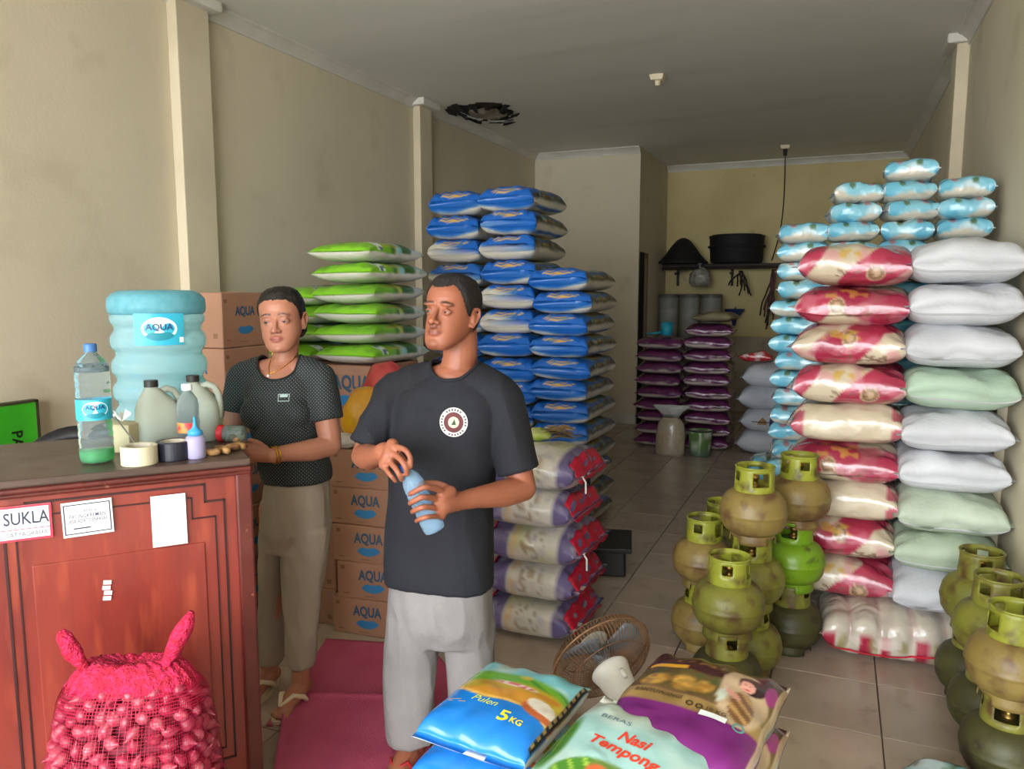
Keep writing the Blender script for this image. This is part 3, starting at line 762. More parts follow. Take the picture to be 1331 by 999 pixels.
for i in range(5):
    me = SBL[i].mesh(paint_ball, 44, 48, m_shiny, 'wrapped_pack')
    z = i*0.170
    t = thing('wrapped_pack', spot(4-i, 'clear red ended pack', 'the stack beside the man'), 'bag pack', (-1.225+0.012*((i*7) % 3-1), 3.27+0.01*((i*5) % 3), z), (0, 0, PI/2+0.02+0.05*((i*3) % 3-1)), 'clear wrapped packs stacked by the man')
    obj('film', me, None, t)
    # red end gussets on the side towards the aisle (local -y end)
    for sgn, a0, a1 in ((-1, -0.18, 0.19), (1, -0.15, 0.15)):
        s_ = SBL[i]; vs = []; fs = []
        nn = 14
        for j in range(nn+1):
            x = a0+(a1-a0)*j/nn; wob = 0.012*math.sin(j*1.3+i)
            for q, yy in enumerate((0.86, 0.93, 1.03, 1.13)):
                y_ = sgn*(-1)*(-yy)*0.22; y_ = -0.22*yy if sgn < 0 else 0.22*yy
                zz = s_.ztop(x, y_)+0.006 if yy < 1.0 else s_.hb+0.012-0.03*(yy-1)*8+wob*0.6
                vs.append((x, y_, zz))
        for j in range(nn):
            for q in range(3):
                f_ = (4*j+q, 4*j+q+1, 4*j+q+5, 4*j+q+4); fs.append(f_)
        o = obj('red_gusset', mesh_of(vs, fs, smooth=True), m_redband, t); o.modifiers.new('t', 'SOLIDIFY').thickness = 0.003
    if i in (4, 2):
        obj('tie', MB().tube([(-0.16, -0.245, 0.09), (-0.165, -0.262, 0.07), (-0.168, -0.264, 0.02)], 0.004, 6), m_tie, t)
t = thing('herb_bundle', 'dry brown leaf bundle in torn green wrapper on the wrapped packs', 'bundle', (-1.19, 3.38, 0.868), 0.4)
rr_ = random.Random(3)
lf = M('dry_brown_leaf', (140, 116, 80), 0.8, (104, 84, 56), 20, objrand=0.2)
for j in range(16):
    a = rr_.uniform(-0.6, 0.6)+(PI if j % 2 else 0); ln = rr_.uniform(0.08, 0.15); w = rr_.uniform(0.012, 0.022)
    d = Vector((math.cos(a), math.sin(a), 0)); s_ = Vector((-d.y, d.x, 0)); c0 = Vector((rr_.uniform(-0.04, 0.04), rr_.uniform(-0.03, 0.03), rr_.uniform(0.008, 0.05)))
    vs = []; 
    for q in range(5):
        f = q/4; ww = w*math.sin(PI*(0.1+0.85*f)); pz = 0.03*math.sin(PI*f)*rr_.uniform(0.3, 1)
        vs += [c0+d*ln*(f-0.3)+s_*ww+Vector((0, 0, pz)), c0+d*ln*(f-0.3)-s_*ww+Vector((0, 0, pz*0.5))]
    o = obj('leaf', mesh_of(vs, [(2*q, 2*q+2, 2*q+3, 2*q+1) for q in range(4)]), lf, t); o.modifiers.new('t', 'SOLIDIFY').thickness = 0.002
wr_ = MB().ball((-0.09, 0.0, 0.03), (0.06, 0.05, 0.028), None, 14, 8)
for v in wr_.v: v += Vector((noise.noise(v*30), noise.noise(v*30+Vector((3, 0, 0))), noise.noise(v*30+Vector((7, 0, 0)))))*0.014
obj('wrapper', wr_, M('torn_green_wrapper', (150, 176, 62), 0.4, (196, 186, 150), 14), t, smooth=True)
# black platform scale behind the packs
t = thing('platform_scale', 'low black platform scale on the floor behind the wrapped packs', 'scale', (-1.16, 4.12, 0), 0.25)
m_blackp = M('black_painted_metal', (24, 24, 26), 0.55, (34, 32, 32), 6)
obj('platform', MB().box((0, 0, 0.16), (0.30, 0.36, 0.025)), m_blackp, t, bevel=0.006)
obj('base', MB().box((0, 0, 0.075), (0.24, 0.30, 0.145), taper=0.92), m_blackp, t, bevel=0.01)
obj('column', MB().box((-0.12, 0.15, 0.34), (0.05, 0.05, 0.36)).box((-0.12, 0.15, 0.54), (0.10, 0.06, 0.08)), m_blackp, t, bevel=0.004)
# ================================================================== GAS CYLINDERS
m_lpg = M('worn_green_cylinder_paint', (122, 122, 48), 0.42, (104, 98, 42), 6, (0.35, 0.65), (84, 62, 36), 13, (0.50, 0.68), bump=0.15, bscale=40, objrand=0.10, coords='Object')
m_lpg_d = M('dark_grimy_cylinder_paint', (70, 70, 34), 0.5, (52, 48, 30), 6, (0.35, 0.65), (46, 34, 24), 12, (0.55, 0.7), bump=0.15, bscale=40)
m_lpg_b = M('bright_green_cylinder_paint', (112, 150, 28), 0.35, (98, 132, 26), 5, (0.4, 0.65), (76, 88, 32), 16, (0.60, 0.72), bump=0.1, bscale=40)
m_lpg_t = M('rusty_tan_cylinder_paint', (132, 112, 58), 0.45, (116, 98, 54), 6, (0.35, 0.65), (96, 70, 42), 13, (0.50, 0.66), bump=0.15, bscale=40)
m_lpg_c = M('lime_collar_paint', (142, 146, 46), 0.40, (122, 124, 42), 7, (0.35, 0.7), (84, 70, 38), 14, (0.53, 0.70), bump=0.12, bscale=40)
m_brass = M('worn_brass', (150, 120, 62), 0.4, metal=0.9)
RB = 0.132
body_prof = [(0, 0.028), (0.05, 0.028), (0.088, 0.036), (0.114, 0.054), (0.128, 0.080), (0.1320, 0.108), (0.1328, 0.116), (0.1346, 0.119), (0.1346, 0.125), (0.1328, 0.128),
             (0.1318, 0.140), (0.126, 0.166), (0.110, 0.192), (0.086, 0.209), (0.05, 0.217), (0.02, 0.220), (0, 0.220)]
body_me = MB().lathe(body_prof, 40).mesh('cylinder_body', True)
def ring_band(r0, r1, z0, z1, windows, seg=48, rows=6):
    mb = MB(); vs = []; fs = []
    for i in range(rows+1):
        f = i/rows; r = r0+(r1-r0)*f
        for j in range(seg):
            a = 2*PI*j/seg; vs.append((r*math.cos(a), r*math.sin(a), z0+(z1-z0)*f))
    for i in range(rows):
        for j in range(seg):
            a = 2*PI*(j+0.5)/seg; f = (i+0.5)/rows
            if any(abs(((a-wa+PI) % (2*PI))-PI) < ww and f0 < f < f1 for wa, ww, f0, f1 in windows): continue
            fs.append((i*seg+j, i*seg+(j+1) % seg, (i+1)*seg+(j+1) % seg, (i+1)*seg+j))
    return mb.add(vs, fs).mesh('band', True)
collar_me = ring_band(0.080, 0.075, 0.200, 0.308, [(-0.2, 0.48, 0.33, 0.83), (-1.7, 0.25, 0.5, 0.83), (PI-0.6, 0.48, 0.33, 0.83), (1.2, 0.25, 0.5, 0.83)])
foot_me = ring_band(0.092, 0.086, 0.0, 0.05, [(0.5, 0.35, 0.0, 0.5), (2.6, 0.35, 0, 0.5), (4.7, 0.35, 0, 0.5)], rows=4)
lip_me = MB().tube([(0.0755*math.cos(2*PI*i/40), 0.0755*math.sin(2*PI*i/40), 0.307) for i in range(40)], 0.004, 8, closed=True).mesh('lip', True)
valve_me = MB().lathe([(0, 0.215), (0.022, 0.215), (0.022, 0.232), (0.013, 0.236), (0.013, 0.252), (0.018, 0.254), (0.018, 0.270), (0.008, 0.274), (0, 0.274)], 18).mesh('valve', True)
_cm = {}
def cyl_mesh(me, mt):
    k = (me.name, mt.name)
    if k not in _cm:
        c = me.copy(); c.materials.append(mt); _cm[k] = c
    return _cm[k]
def cylinder(x, y, z, rot, mats, label, group):
    body, coll = mats
    t = thing('gas_cylinder', label, 'gas cylinder', (x, y, z), rot, group)
    for nm, me, mt, th in (('body', body_me, body, 0), ('collar', collar_me, coll, 0.004), ('foot_ring', foot_me, body, 0.004), ('collar_lip', lip_me, coll, 0), ('valve', valve_me, m_brass, 0)):
        o = obj(nm, cyl_mesh(me, mt), None, t)
        if th: md = o.modifiers.new('t', 'SOLIDIFY'); md.thickness = th
    return t
GC = 'gas cylinders stacked by the red sacks'
GR = 'gas cylinders stacked along the wall'
WORN, TAN, BRI, DRK = (m_lpg, m_lpg_c), (m_lpg_t, m_lpg_c), (m_lpg_b, m_lpg_b), (m_lpg_d, m_lpg)
CP = 0.282
# centre stack (places on the floor, layers above)
fe = P(946, 800, 2.775); ga = P(978, 700, 3.035); gg = P(1030, 740, 3.25); gc = P(914, 740, 3.27); gd = P(940, 660, 3.52)
cylinder(fe.x, fe.y, 0, 0.5, DRK, 'dark grimy gas cylinder on the floor nearest the purple bag', GC)
cylinder(fe.x, fe.y, CP, 0.15, WORN, 'yellow green gas cylinder in front, standing on a grimy one', GC)
cylinder(ga.x, ga.y, 0, 0.0, WORN, 'gas cylinder on the floor under the tan topped pile', GC)
cylinder(ga.x, ga.y, CP, 2.0, WORN, 'gas cylinder right behind the front one, under the tan cylinder', GC)
cylinder(ga.x, ga.y, 2*CP, -0.9, TAN, 'tan rusty gas cylinder topmost of the pile, lime collar', GC)
cylinder(gc.x, gc.y, 0, 1.0, TAN, 'brownish gas cylinder on the floor at the aisle side', GC)
cylinder(gc.x, gc.y, CP, -0.1, TAN, 'tan gas cylinder at the aisle side, second layer', GC)
cylinder(gd.x, gd.y, 0, 1.0, WORN, 'gas cylinder on the floor at the far side of the pile', GC)
cylinder(gd.x, gd.y, CP, 1.3, WORN, 'green collared gas cylinder half hidden behind the tan topmost one', GC)
cylinder(gg.x, gg.y, 0, 1.2, DRK, 'blackened gas cylinder on the floor beside the red sacks', GC)
cylinder(gg.x, gg.y, CP, 1.9, BRI, 'bright clean green gas cylinder on the blackened one', GC)
cylinder(gg.x+0.01, gg.y, 2*CP, -2.4, TAN, 'dusty gas cylinder on top of the bright green one', GC)
for i, (x, y, r) in enumerate(((0.550, 3.30, 0.2), (0.560, 3.02, -0.6), (0.562, 2.74, 0.9))):
    w = ('farthest', 'middle', 'nearest')[i]
    cylinder(x, y, 0, r+1, DRK, '%s lower grimy gas cylinder along the wall at the frame edge' % w, GR)
    cylinder(x, y, CP, r, (m_lpg, m_lpg) if i != 2 else TAN, '%s upper gas cylinder along the wall at the frame edge' % w, GR)

# ================================================================== COUNTER
CTZ = 1.10
c_r = onz(326, 595, CTZ); c_l = onz(0, 626, CTZ)
e_l = Vector((c_l.x-c_r.x, c_l.y-c_r.y, 0)).normalized()          # along the front, towards the left of the picture
n_f = Vector((-e_l.y, e_l.x, 0))
if n_f.dot(Vector((-c_r.x, -c_r.y, 0))) < 0: n_f = -n_f            # out of the front
CL, CD = 1.30, 0.56
m_maho = M('reddish_brown_varnish', (134, 52, 42), 0.30, (110, 40, 34), 3.0, (0.35, 0.7), (150, 66, 46), 7.0, (0.55, 0.75), stretch=(3.0, 3.0, 0.6), coat=0.25, bump=0.05, bscale=30)
m_maho_d = M('dark_varnish_edge', (92, 34, 28), 0.35, (72, 26, 22), 6, (0.4, 0.7), (150, 104, 74), 26, (0.66, 0.74), coat=0.2)
m_inlay = M('dark_inlay_line', (52, 18, 20), 0.45)
m_top = M('worn_dark_tabletop', (84, 66, 58), 0.35, (70, 54, 48), 4, rvar=0.1)
ctr = thing('shop_counter', 'reddish brown wooden shop counter with dark inlay lines and stickers', 'counter', (c_r.x, c_r.y, 0), math.atan2(-e_l.y, -e_l.x))
# local frame: -x runs along the front to the left, -y is out of the front
lx = Vector((-e_l.x, -e_l.y, 0)); 
sgn = 1 if Vector((-lx.y, lx.x, 0)).dot(n_f) < 0 else -1          # local +y points into the counter
assert sgn == 1
obj('front_panel', MB().box((-CL/2, 0.03, 0.535), (CL-0.06, 0.025, 1.07)), m_maho, ctr)
obj('worktop', MB().box((-CL/2, CD/2, CTZ-0.011), (CL, CD, 0.022)), m_top, ctr, bevel=0.006)
for z, h, dp in ((CTZ-0.020, 0.014, 0.004), (CTZ-0.033, 0.012, 0.011)):
    obj('moulding', MB().box((-CL/2, dp+0.0, z-0.008), (CL, 0.03, h)), m_maho_d, ctr, bevel=0.006)
for x in (-0.022, -CL+0.022):
    obj('corner_post', MB().box((x, 0.02, 0.539), (0.044, 0.045, 1.078)), m_maho_d, ctr, bevel=0.006)
    obj('side_panel', MB().box((x, CD/2+0.01, 0.539), (0.03, CD-0.04, 1.078)), m_maho, ctr)
obj('plinth', MB().box((-CL/2, 0.025, 0.06), (CL-0.09, 0.03, 0.12)), m_maho_d, ctr, bevel=0.004)
def inlay(pts, w=0.006):
    mb = MB(); pts = [Vector((p[0], 0, p[1])) for p in pts]
    for a, b in zip(pts, pts[1:]+pts[:1]):
        d = (b-a); L_ = d.length; ang = math.atan2(d.z, d.x)
        mb.box((a+b)/2+Vector((0, 0.0165, 0)), (L_+w, 0.004, w), Matrix.Rotation(-ang, 3, 'Y'))
    return obj('inlay_line', mb, m_inlay, ctr)
def stepped(x0_, x1_, z0_, z1_, s):
    return [(x0_+s, z0_), (x1_-s, z0_), (x1_-s, z0_+s), (x1_, z0_+s), (x1_, z1_-s), (x1_-s, z1_-s), (x1_-s, z1_), (x0_+s, z1_), (x0_+s, z1_-s), (x0_, z1_-s), (x0_, z0_+s), (x0_+s, z0_+s)]
inlay(stepped(-0.60, -0.075, 0.16, 1.035, 0.05)); inlay(stepped(-0.575, -0.10, 0.185, 1.0, 0.06), 0.004)
inlay(stepped(-1.22, -0.66, 0.16, 1.035, 0.05)); inlay(stepped(-1.195, -0.685, 0.185, 1.0, 0.06), 0.004)
m_inner = m_maho
for xa, xb in ((-0.545, -0.13), (-1.165, -0.715)):
    obj('raised_field', MB().box(((xa+xb)/2, 0.0165, 0.54), (xb-xa, 0.006, 0.66), Matrix.Rotation(0, 3, 'X')), m_inner, ctr, bevel=0.004)
# where a picture point falls on the counter front
ci = ctr.matrix_basis.copy()
def cfront(u, v, y=0.012):
    r = ray(u, v); o0 = Vector((c_r.x, c_r.y, 0)) - n_f*y
    t_ = (o0-EYE).dot(n_f)/r.dot(n_f); p = EYE+r*t_ - Vector((c_r.x, c_r.y, 0))
    return Vector((p.dot(lx), y, p.z))
m_paper = M('white_sticker_paper', (232, 236, 236), 0.35)
m_ink = M('dark_print_ink', (50, 56, 74), 0.5)
m_redink = M('red_print_ink', (206, 56, 76), 0.45)
m_greyink = M('grey_print_ink', (120, 122, 130), 0.5)
def sticker(name, u0, v0, u1, v1, label, tilt=0.0):
    a = cfront(u0, v0); b = cfront(u1, v1); c = (a+b)/2; w, h = abs(b.x-a.x), abs(b.z-a.z)
    t = obj(name, MB().box((0, 0, 0), (w, 0.0016, h)), m_paper, None, ctr.matrix_basis @ Vector((c.x, 0.0095, c.z)), (0, tilt, ctr.rotation_euler[2]), label, 'sticker')
    return t, w, h
def ink(t, shapes, mat, name, off=0.0012):
    mb = MB()
    for sh, x, z in shapes: flat(mb, sh, (x, -off, z), (1, 0, 0), (0, 0, 1))
    return obj(name, mb, mat, t)
def frame2d(w, h, t_):
    o_ = [(-w/2, -h/2), (w/2, -h/2), (w/2, h/2), (-w/2, h/2)]; i_ = [(-w/2+t_, -h/2+t_), (w/2-t_, -h/2+t_), (w/2-t_, h/2-t_), (-w/2+t_, h/2-t_)]
    return o_+i_, [(k, (k+1) % 4, 4+(k+1) % 4, 4+k) for k in range(4)]
bpy.context.view_layer.update()
st, w, h = sticker('sticker', -30, 668, 69, 692, 'red bordered white sticker reading SUKLA at the frame edge', 0.0)
h0 = abs(cfront(30, 657).z-cfront(30, 703).z)
st.data = MB().box((0, 0, 0), (w, 0.0016, h0)).mesh('sticker'); st.data.materials.append(m_paper); h = h0
ink(st, [(frame2d(w, h, 0.006), 0, 0), (rect2d(w, 0.002), 0, -h*0.17)], m_redink, 'red_border')
sa, sb, sc_ = cfront(4, 672).x, cfront(64, 672).x, (cfront(-30, 668).x+cfront(69, 692).x)/2
ink(st, [(fit_text('SUKLA', sb-sa, h*0.36, bold=0.012), (sa+sb)/2-sc_, h*0.14)], m_ink, 'lettering')
ink(st, [(fit_text('SATYAGRAHA', (sb-sa)*0.9, h*0.13), (sa+sb)/2-sc_, -h*0.31)], m_ink, 'lettering')
st, w, h = sticker('sticker', 79, 653, 148, 691, 'white sticker with a dark frame between SUKLA sticker and tall blank sticker', -0.02)
h = abs(cfront(113, 650).z-cfront(113, 695).z)
st.data = MB().box((0, 0, 0), (w, 0.0016, h)).mesh('sticker'); st.data.materials.append(m_paper)
ink(st, [(frame2d(w*0.93, h*0.86, 0.003), 0, 0)], m_ink, 'dark_border')
ink(st, [(fit_text('S I M B A', w*0.40, h*0.09), 0, h*0.21), (fit_text('PACINGKREMAN', w*0.72, h*0.11, bold=0.01), 0, h*0.08), (fit_text('DESA ADAT DENPASAR', w*0.80, h*0.11, bold=0.01), 0, -h*0.06),
         (rect2d(w*0.34, h*0.04), -w*0.12, -h*0.27)], m_ink, 'lettering')
ink(st, [(rect2d(w*0.8, h*0.012), 0, h*0.33), (rect2d(w*0.55, h*0.012), 0, -h*0.17)], m_greyink, 'fine_print')
st, w, h = sticker('sticker', 195, 643, 244, 707, 'tall blank white sticker nearest the counter corner', 0.0)
h = abs(cfront(219, 643).z-cfront(219, 709).z)
st.data = MB().box((0, 0, 0), (w, 0.0016, h)).mesh('sticker'); st.data.materials.append(m_paper)
st, w, h = sticker('paper_scrap', 131, 754, 146, 779, 'torn scrap of white tape on the counter front', 0.0)
vs = []; fs = []
mb = MB()
for k in range(4): mb.box((0.0+0.003*(k % 2), 0, -h/2+h*(k+0.5)/4), (w*0.8, 0.0014, h*0.19), Matrix.Rotation(0.15, 3, 'Y'))
st.data = mb.mesh('scrap'); st.data.materials.append(m_paper)

# ================================================================== THINGS ON THE COUNTER
m_petg = M('clear_bottle_plastic', (222, 240, 246), 0.08, trans=0.92, ior=1.12)
m_gal = M('aqua_blue_bottle_plastic', (176, 226, 234), 0.14, trans=0.62, ior=1.18, bump=0.15, bscale=60)
m_galtop = M('frosted_aqua_plastic', (120, 186, 200), 0.35, (104, 172, 188), 40, trans=0.35, ior=1.2)
m_bluecap = M('blue_cap_plastic', (60, 110, 170), 0.4)
m_lab = M('aqua_label_print', (58, 186, 210), 0.3, (40, 160, 196), 8)
m_labw = M('white_label_print', (232, 240, 242), 0.35)
m_navy = M('navy_label_print', (30, 66, 120), 0.4)
m_teal = M('teal_label_print', (24, 132, 150), 0.4)
m_hdpe = M('milky_plastic', (182, 188, 174), 0.4, (172, 178, 164), 6, trans=0.25, ior=1.2)
m_capblk = M('black_cap_plastic', (34, 32, 32), 0.45)
cam_side = lambda p: math.atan2(-p.y, -p.x)
def wrap(mb, shape, r, zc, a0, off=0.0008):               # flat shape bent round a vertical cylinder, a0 = middle angle
    vs, fs = shape; out = []
    for x, z in vs:
        a = a0 + x/r; out.append(((r+off)*math.cos(a), (r+off)*math.sin(a), zc+z))
    return mb.add(out, fs)
def grid2d(w, h, nx=16):
    vs = []; fs = []
    for i in range(nx+1): x = -w/2+w*i/nx; vs += [(x, -h/2), (x, h/2)]
    for i in range(nx): fs.append((2*i, 2*i+2, 2*i+3, 2*i+1))
    return vs, fs
# water gallon
p = onz(213, 577, CTZ); p = P(214, 577, 2.55); p.z = CTZ
ga0 = cam_side(p)+0.02
t = thing('water_gallon', 'large aqua blue water gallon with label at the back of counter', 'water bottle', p)
R0 = 0.146
prof = [(0, 0.0), (0.10, 0.0), (0.132, 0.008), (0.142, 0.03)]
for i in range(4):
    z0_ = 0.05+i*0.082
    prof += [(R0-0.001, z0_), (R0, z0_+0.018), (R0-0.003, z0_+0.032), (R0-0.013, z0_+0.046), (R0-0.015, z0_+0.054), (R0-0.010, z0_+0.066), (R0-0.002, z0_+0.076)]
obj('body', MB().lathe(prof+[(R0-0.002, 0.384), (R0-0.004, 0.395)], 56), m_gal, t, smooth=True)
obj('shoulder', MB().lathe([(R0-0.008, 0.394), (R0+0.002, 0.402), (R0+0.004, 0.42), (R0+0.002, 0.445), (R0-0.012, 0.462), (R0-0.035, 0.472), (0.05, 0.474), (0, 0.468)], 56), m_galtop, t, smooth=True)
lb = obj('label_panel', wrap(MB(), grid2d(0.150, 0.100, 20), R0+0.001, 0.350, ga0), m_lab, t, smooth=True)
obj('label_oval', wrap(MB(), disc2d(0.050, 0, 30, 1.05, 0.72), R0+0.002, 0.352, ga0), m_labw, lb, smooth=True)
obj('label_wave', wrap(MB(), wave2d(0.085, 0.028), R0+0.0028, 0.326, ga0), m_teal, lb)
obj('lettering', wrap(MB(), fit_text('AQUA', 0.082, 0.024, bold=0.02), R0+0.0034, 0.356, ga0), m_navy, lb)
obj('label_patch', wrap(MB(), rect2d(0.014, 0.017), R0+0.0026, 0.316, ga0+0.44), m_labw, lb)
# 1.5 litre bottle with green drops
p = onz(127, 600, CTZ)
a0 = cam_side(p)+0.05
t = thing('water_bottle', 'tall clear water bottle with a little green liquid and blue cap', 'bottle', p)
prof = [(0, 0.004), (0.028, 0.0), (0.040, 0.004), (0.043, 0.014)]
for z0_ in np.arange(0.03, 0.255, 0.022): prof += [(0.0435, z0_), (0.0435, z0_+0.014), (0.0415, z0_+0.018)]
prof += [(0.0435, 0.252), (0.041, 0.268), (0.032, 0.285), (0.019, 0.298), (0.0135, 0.304), (0.0135, 0.312)]
obj('body', MB().lathe(prof, 36), m_petg, t, smooth=True)
obj('liquid', MB().lathe([(0, 0.005), (0.030, 0.004), (0.039, 0.008), (0.0405, 0.016), (0.0405, 0.036), (0, 0.037)], 32), M('green_liquid', (52, 186, 92), 0.1, trans=0.5, ior=1.2), t, smooth=True)
obj('cap', MB().lathe([(0, 0.328), (0.015, 0.328), (0.0165, 0.325), (0.0165, 0.306), (0.0, 0.306)], 28), m_bluecap, t)
lb = obj('label_panel', wrap(MB(), grid2d(2*PI*0.044, 0.056, 40), 0.0442, 0.150, a0), m_lab, t, smooth=True)
obj('label_oval', wrap(MB(), disc2d(0.030, 0, 26, 1.1, 0.72), 0.0446, 0.152, a0), m_labw, lb, smooth=True)
obj('label_wave', wrap(MB(), wave2d(0.05, 0.016), 0.0452, 0.134, a0), m_teal, lb)
obj('lettering', wrap(MB(), fit_text('AQUA', 0.050, 0.014, bold=0.02), 0.0456, 0.157, a0), m_navy, lb)
# jerrycans
def jerry(u, v, k, rot, label, s=1.0):
    p = onz(u, v, CTZ)
    t = thing('jerrycan', label, 'jerrycan', p, rot)
    bm_ = bmesh.new()
    secs = [(0.0, 0.058, 0.040, 0), (0.008, 0.064, 0.046, 0), (0.10, 0.064, 0.047, 0), (0.125, 0.060, 0.044, -0.002), (0.15, 0.046, 0.036, -0.008), (0.17, 0.030, 0.026, -0.014), (0.182, 0.019, 0.019, -0.018), (0.19, 0.017, 0.017, -0.018)]
    mb = MB(); vs = []; nseg = 32; fs = []
    for z, a, b, ox in secs:
        for j in range(nseg):
            th = 2*PI*j/nseg; e_ = 3.4 if z < 0.13 else 2.4
            c_, s_ = math.cos(th), math.sin(th)
            vs.append(((abs(c_)**(2/e_))*math.copysign(a, c_)*s+ox*s, (abs(s_)**(2/e_))*math.copysign(b, s_)*s, z*s))
    for i in range(len(secs)-1):
        for j in range(nseg): fs.append((i*nseg+j, i*nseg+(j+1) % nseg, (i+1)*nseg+(j+1) % nseg, (i+1)*nseg+j))
    fs.append(tuple(range(nseg-1, -1, -1))); fs.append(tuple(range((len(secs)-1)*nseg, len(secs)*nseg)))
    obj('body', mb.add(vs, fs), m_hdpe, t, smooth=True)
    obj('handle', MB().tube([(x*s, 0, z*s) for x, z in ((0.004, 0.168), (0.025, 0.178), (0.046, 0.170), (0.059, 0.148), (0.062, 0.12), (0.062, 0.07))], 0.0105*s, 10), m_hdpe, t, smooth=True)
    obj('cap', MB().lathe([(0, 0.206), (0.019, 0.206), (0.020, 0.203), (0.020, 0.186), (0, 0.186)], 22, (-0.018*s, 0, 0)), m_capblk, t)
    return t
jerry(209, 581, 0, 1.15, 'milky jerrycan with black cap in front of the water gallon')
jerry(262, 571, 0, 0.45, 'milky jerrycan with its handle showing, near the counter corner')
# clear bottle with white cap
p = onz(247, 585, CTZ)
t = thing('clear_bottle', 'empty clear bottle with white cap between the jerrycans', 'bottle', p)
prof = [(0, 0.003), (0.022, 0), (0.030, 0.005), (0.031, 0.03), (0.029, 0.05), (0.031, 0.055), (0.031, 0.09), (0.029, 0.10), (0.031, 0.106), (0.031, 0.135), (0.027, 0.155), (0.016, 0.172), (0.0125, 0.176), (0.0125, 0.184)]
obj('body', MB().lathe(prof, 30), m_petg, t, smooth=True)
obj('cap', MB().lathe([(0, 0.199), (0.014, 0.199), (0.015, 0.197), (0.015, 0.181), (0, 0.181)], 24), m_labw, t)
obj('label_band', wrap(MB(), grid2d(0.06, 0.03, 12), 0.0315, 0.072, cam_side(p)-0.3), M('orange_red_label', (226, 138, 66), 0.4, (196, 60, 66), 30, (0.45, 0.55)), t, smooth=True)
# tape rolls
def tape(u, v, mat, label, r=0.047, h=0.052):
    p = onz(u, v, CTZ) ; p = p + Vector((NH.x, NH.y, 0))*r*0.9
    t = thing('tape_roll', label, 'tape roll', p)
    obj('tape', MB().lathe([(r-0.012, 0), (r-0.002, 0), (r, 0.002), (r, h-0.002), (r-0.002, h), (r-0.012, h), (r-0.012, 0)], 40), mat, t, smooth=False)
    obj('core', MB().lathe([(r-0.0122, 0.001), (r-0.0122, h-0.001), (r-0.016, h-0.001), (r-0.016, 0.001), (r-0.0122, 0.001)], 40), M('grey_card_core', (186, 178, 160), 0.8), t)
tape(172, 607, M('cream_tape', (204, 196, 168), 0.35), 'cream tape roll at the front edge of the counter')
tape(218, 600, M('black_tape', (30, 32, 44), 0.35), 'black tape roll between cream tape and glue bottle')
# glue bottle
p = onz(251, 597, CTZ)+NH*0.022
t = thing('glue_bottle', 'small pale lilac glue bottle with blue nozzle cap', 'bottle', p)
obj('body', MB().lathe([(0, 0), (0.024, 0), (0.0265, 0.004), (0.0265, 0.055), (0.024, 0.062), (0.016, 0.066), (0, 0.066)], 28), M('lilac_plastic', (176, 170, 206), 0.35, trans=0.2, ior=1.2), t, smooth=True)
obj('cap', MB().lathe([(0, 0.066), (0.020, 0.066), (0.020, 0.078), (0.010, 0.084), (0.0055, 0.092), (0.003, 0.118), (0, 0.119)], 24), M('sky_blue_cap', (60, 150, 206), 0.4), t, smooth=True)
# jar lying down with red lid
p = onz(283, 578, CTZ)+NH*0.05
t = thing('glass_jar', 'small clear jar with red lid lying on its side', 'jar', p, 0.35)
RJ = Matrix.Rotation(PI/2, 3, 'Y')
obj('body', MB().lathe([(0, -0.01), (0.024, -0.01), (0.026, -0.004), (0.026, 0.05), (0.022, 0.056), (0, 0.056)], 26, (0.012, 0, 0.0265), RJ), M('cloudy_glass', (150, 166, 158), 0.15, trans=0.7, ior=1.2), t, smooth=True)
obj('lid', MB().lathe([(0, 0), (0.0265, 0), (0.0265, 0.016), (0.025, 0.018), (0, 0.018)], 26, (-0.014, 0, 0.0268), RJ), M('red_lid', (206, 34, 48), 0.35), t)
# root pieces
rw = random.Random(9)
m_root = M('brown_root', (110, 78, 50), 0.8, (170, 130, 80), 30, bump=0.5, bscale=60)
for i, (u, v, a, l, nm) in enumerate(((270, 595, 0.5, 0.05, 'short brown root piece beside the glue bottle'), (284, 592, -0.3, 0.07, 'pale ended brown root piece at the counter corner'), (292, 589, 0.9, 0.06, 'crooked brown root piece lying under the jar'), (306, 586, 0.1, 0.045, 'stubby reddish root piece nearest the counter corner'), (300, 576, -0.6, 0.08, 'longer brown root piece behind the jar'))):
    p = onz(u, v, CTZ)+NH*0.03; p.z = CTZ+0.011
    pts = [Vector((l*(f-0.5)*math.cos(a), l*(f-0.5)*math.sin(a), 0.002*math.sin(9*f+i))) for f in np.linspace(0, 1, 7)]
    obj('root_piece', MB().tube(pts, [0.008, 0.011, 0.0095, 0.011, 0.010, 0.011, 0.007], 10), m_root, None, p, (0, 0, 0), nm, 'root', smooth=True)
# tissue box
p = onz(161, 585, CTZ)
t = thing('tissue_box', 'cream tissue box with a white tissue sticking out', 'tissue box', p, 0.2)
obj('box', MB().box((0, 0, 0.042), (0.10, 0.075, 0.084)), M('cream_card', (186, 176, 140), 0.7), t, bevel=0.003)
tm = MB()
for k in range(5):
    a = k*0.9; tm.add([(0.0, 0.0, 0.088), (0.03*math.cos(a), 0.025*math.sin(a), 0.108), (0.024*math.cos(a+0.8), 0.022*math.sin(a+0.8), 0.115+0.006*(k % 2)), (0.004*math.cos(a+1), 0.004*math.sin(a+1), 0.10)], [(0, 1, 2, 3)])
o = obj('tissue', tm, M('white_tissue', (236, 236, 234), 0.9), t); o.modifiers.new('t', 'SOLIDIFY').thickness = 0.001
b_ = onz(187, 590, CTZ+0.003); a_ = P(149, 541, b_.dot(NH)+0.01)
obj('thin_stick', MB().tube([(0, 0, 0), (a_-b_)*0.5, a_-b_], 0.0022, 6), M('grey_metal_stick', (110, 108, 100), 0.5), None, b_, (0, 0, 0), 'thin grey stick leaning on the tissue box', 'stick')
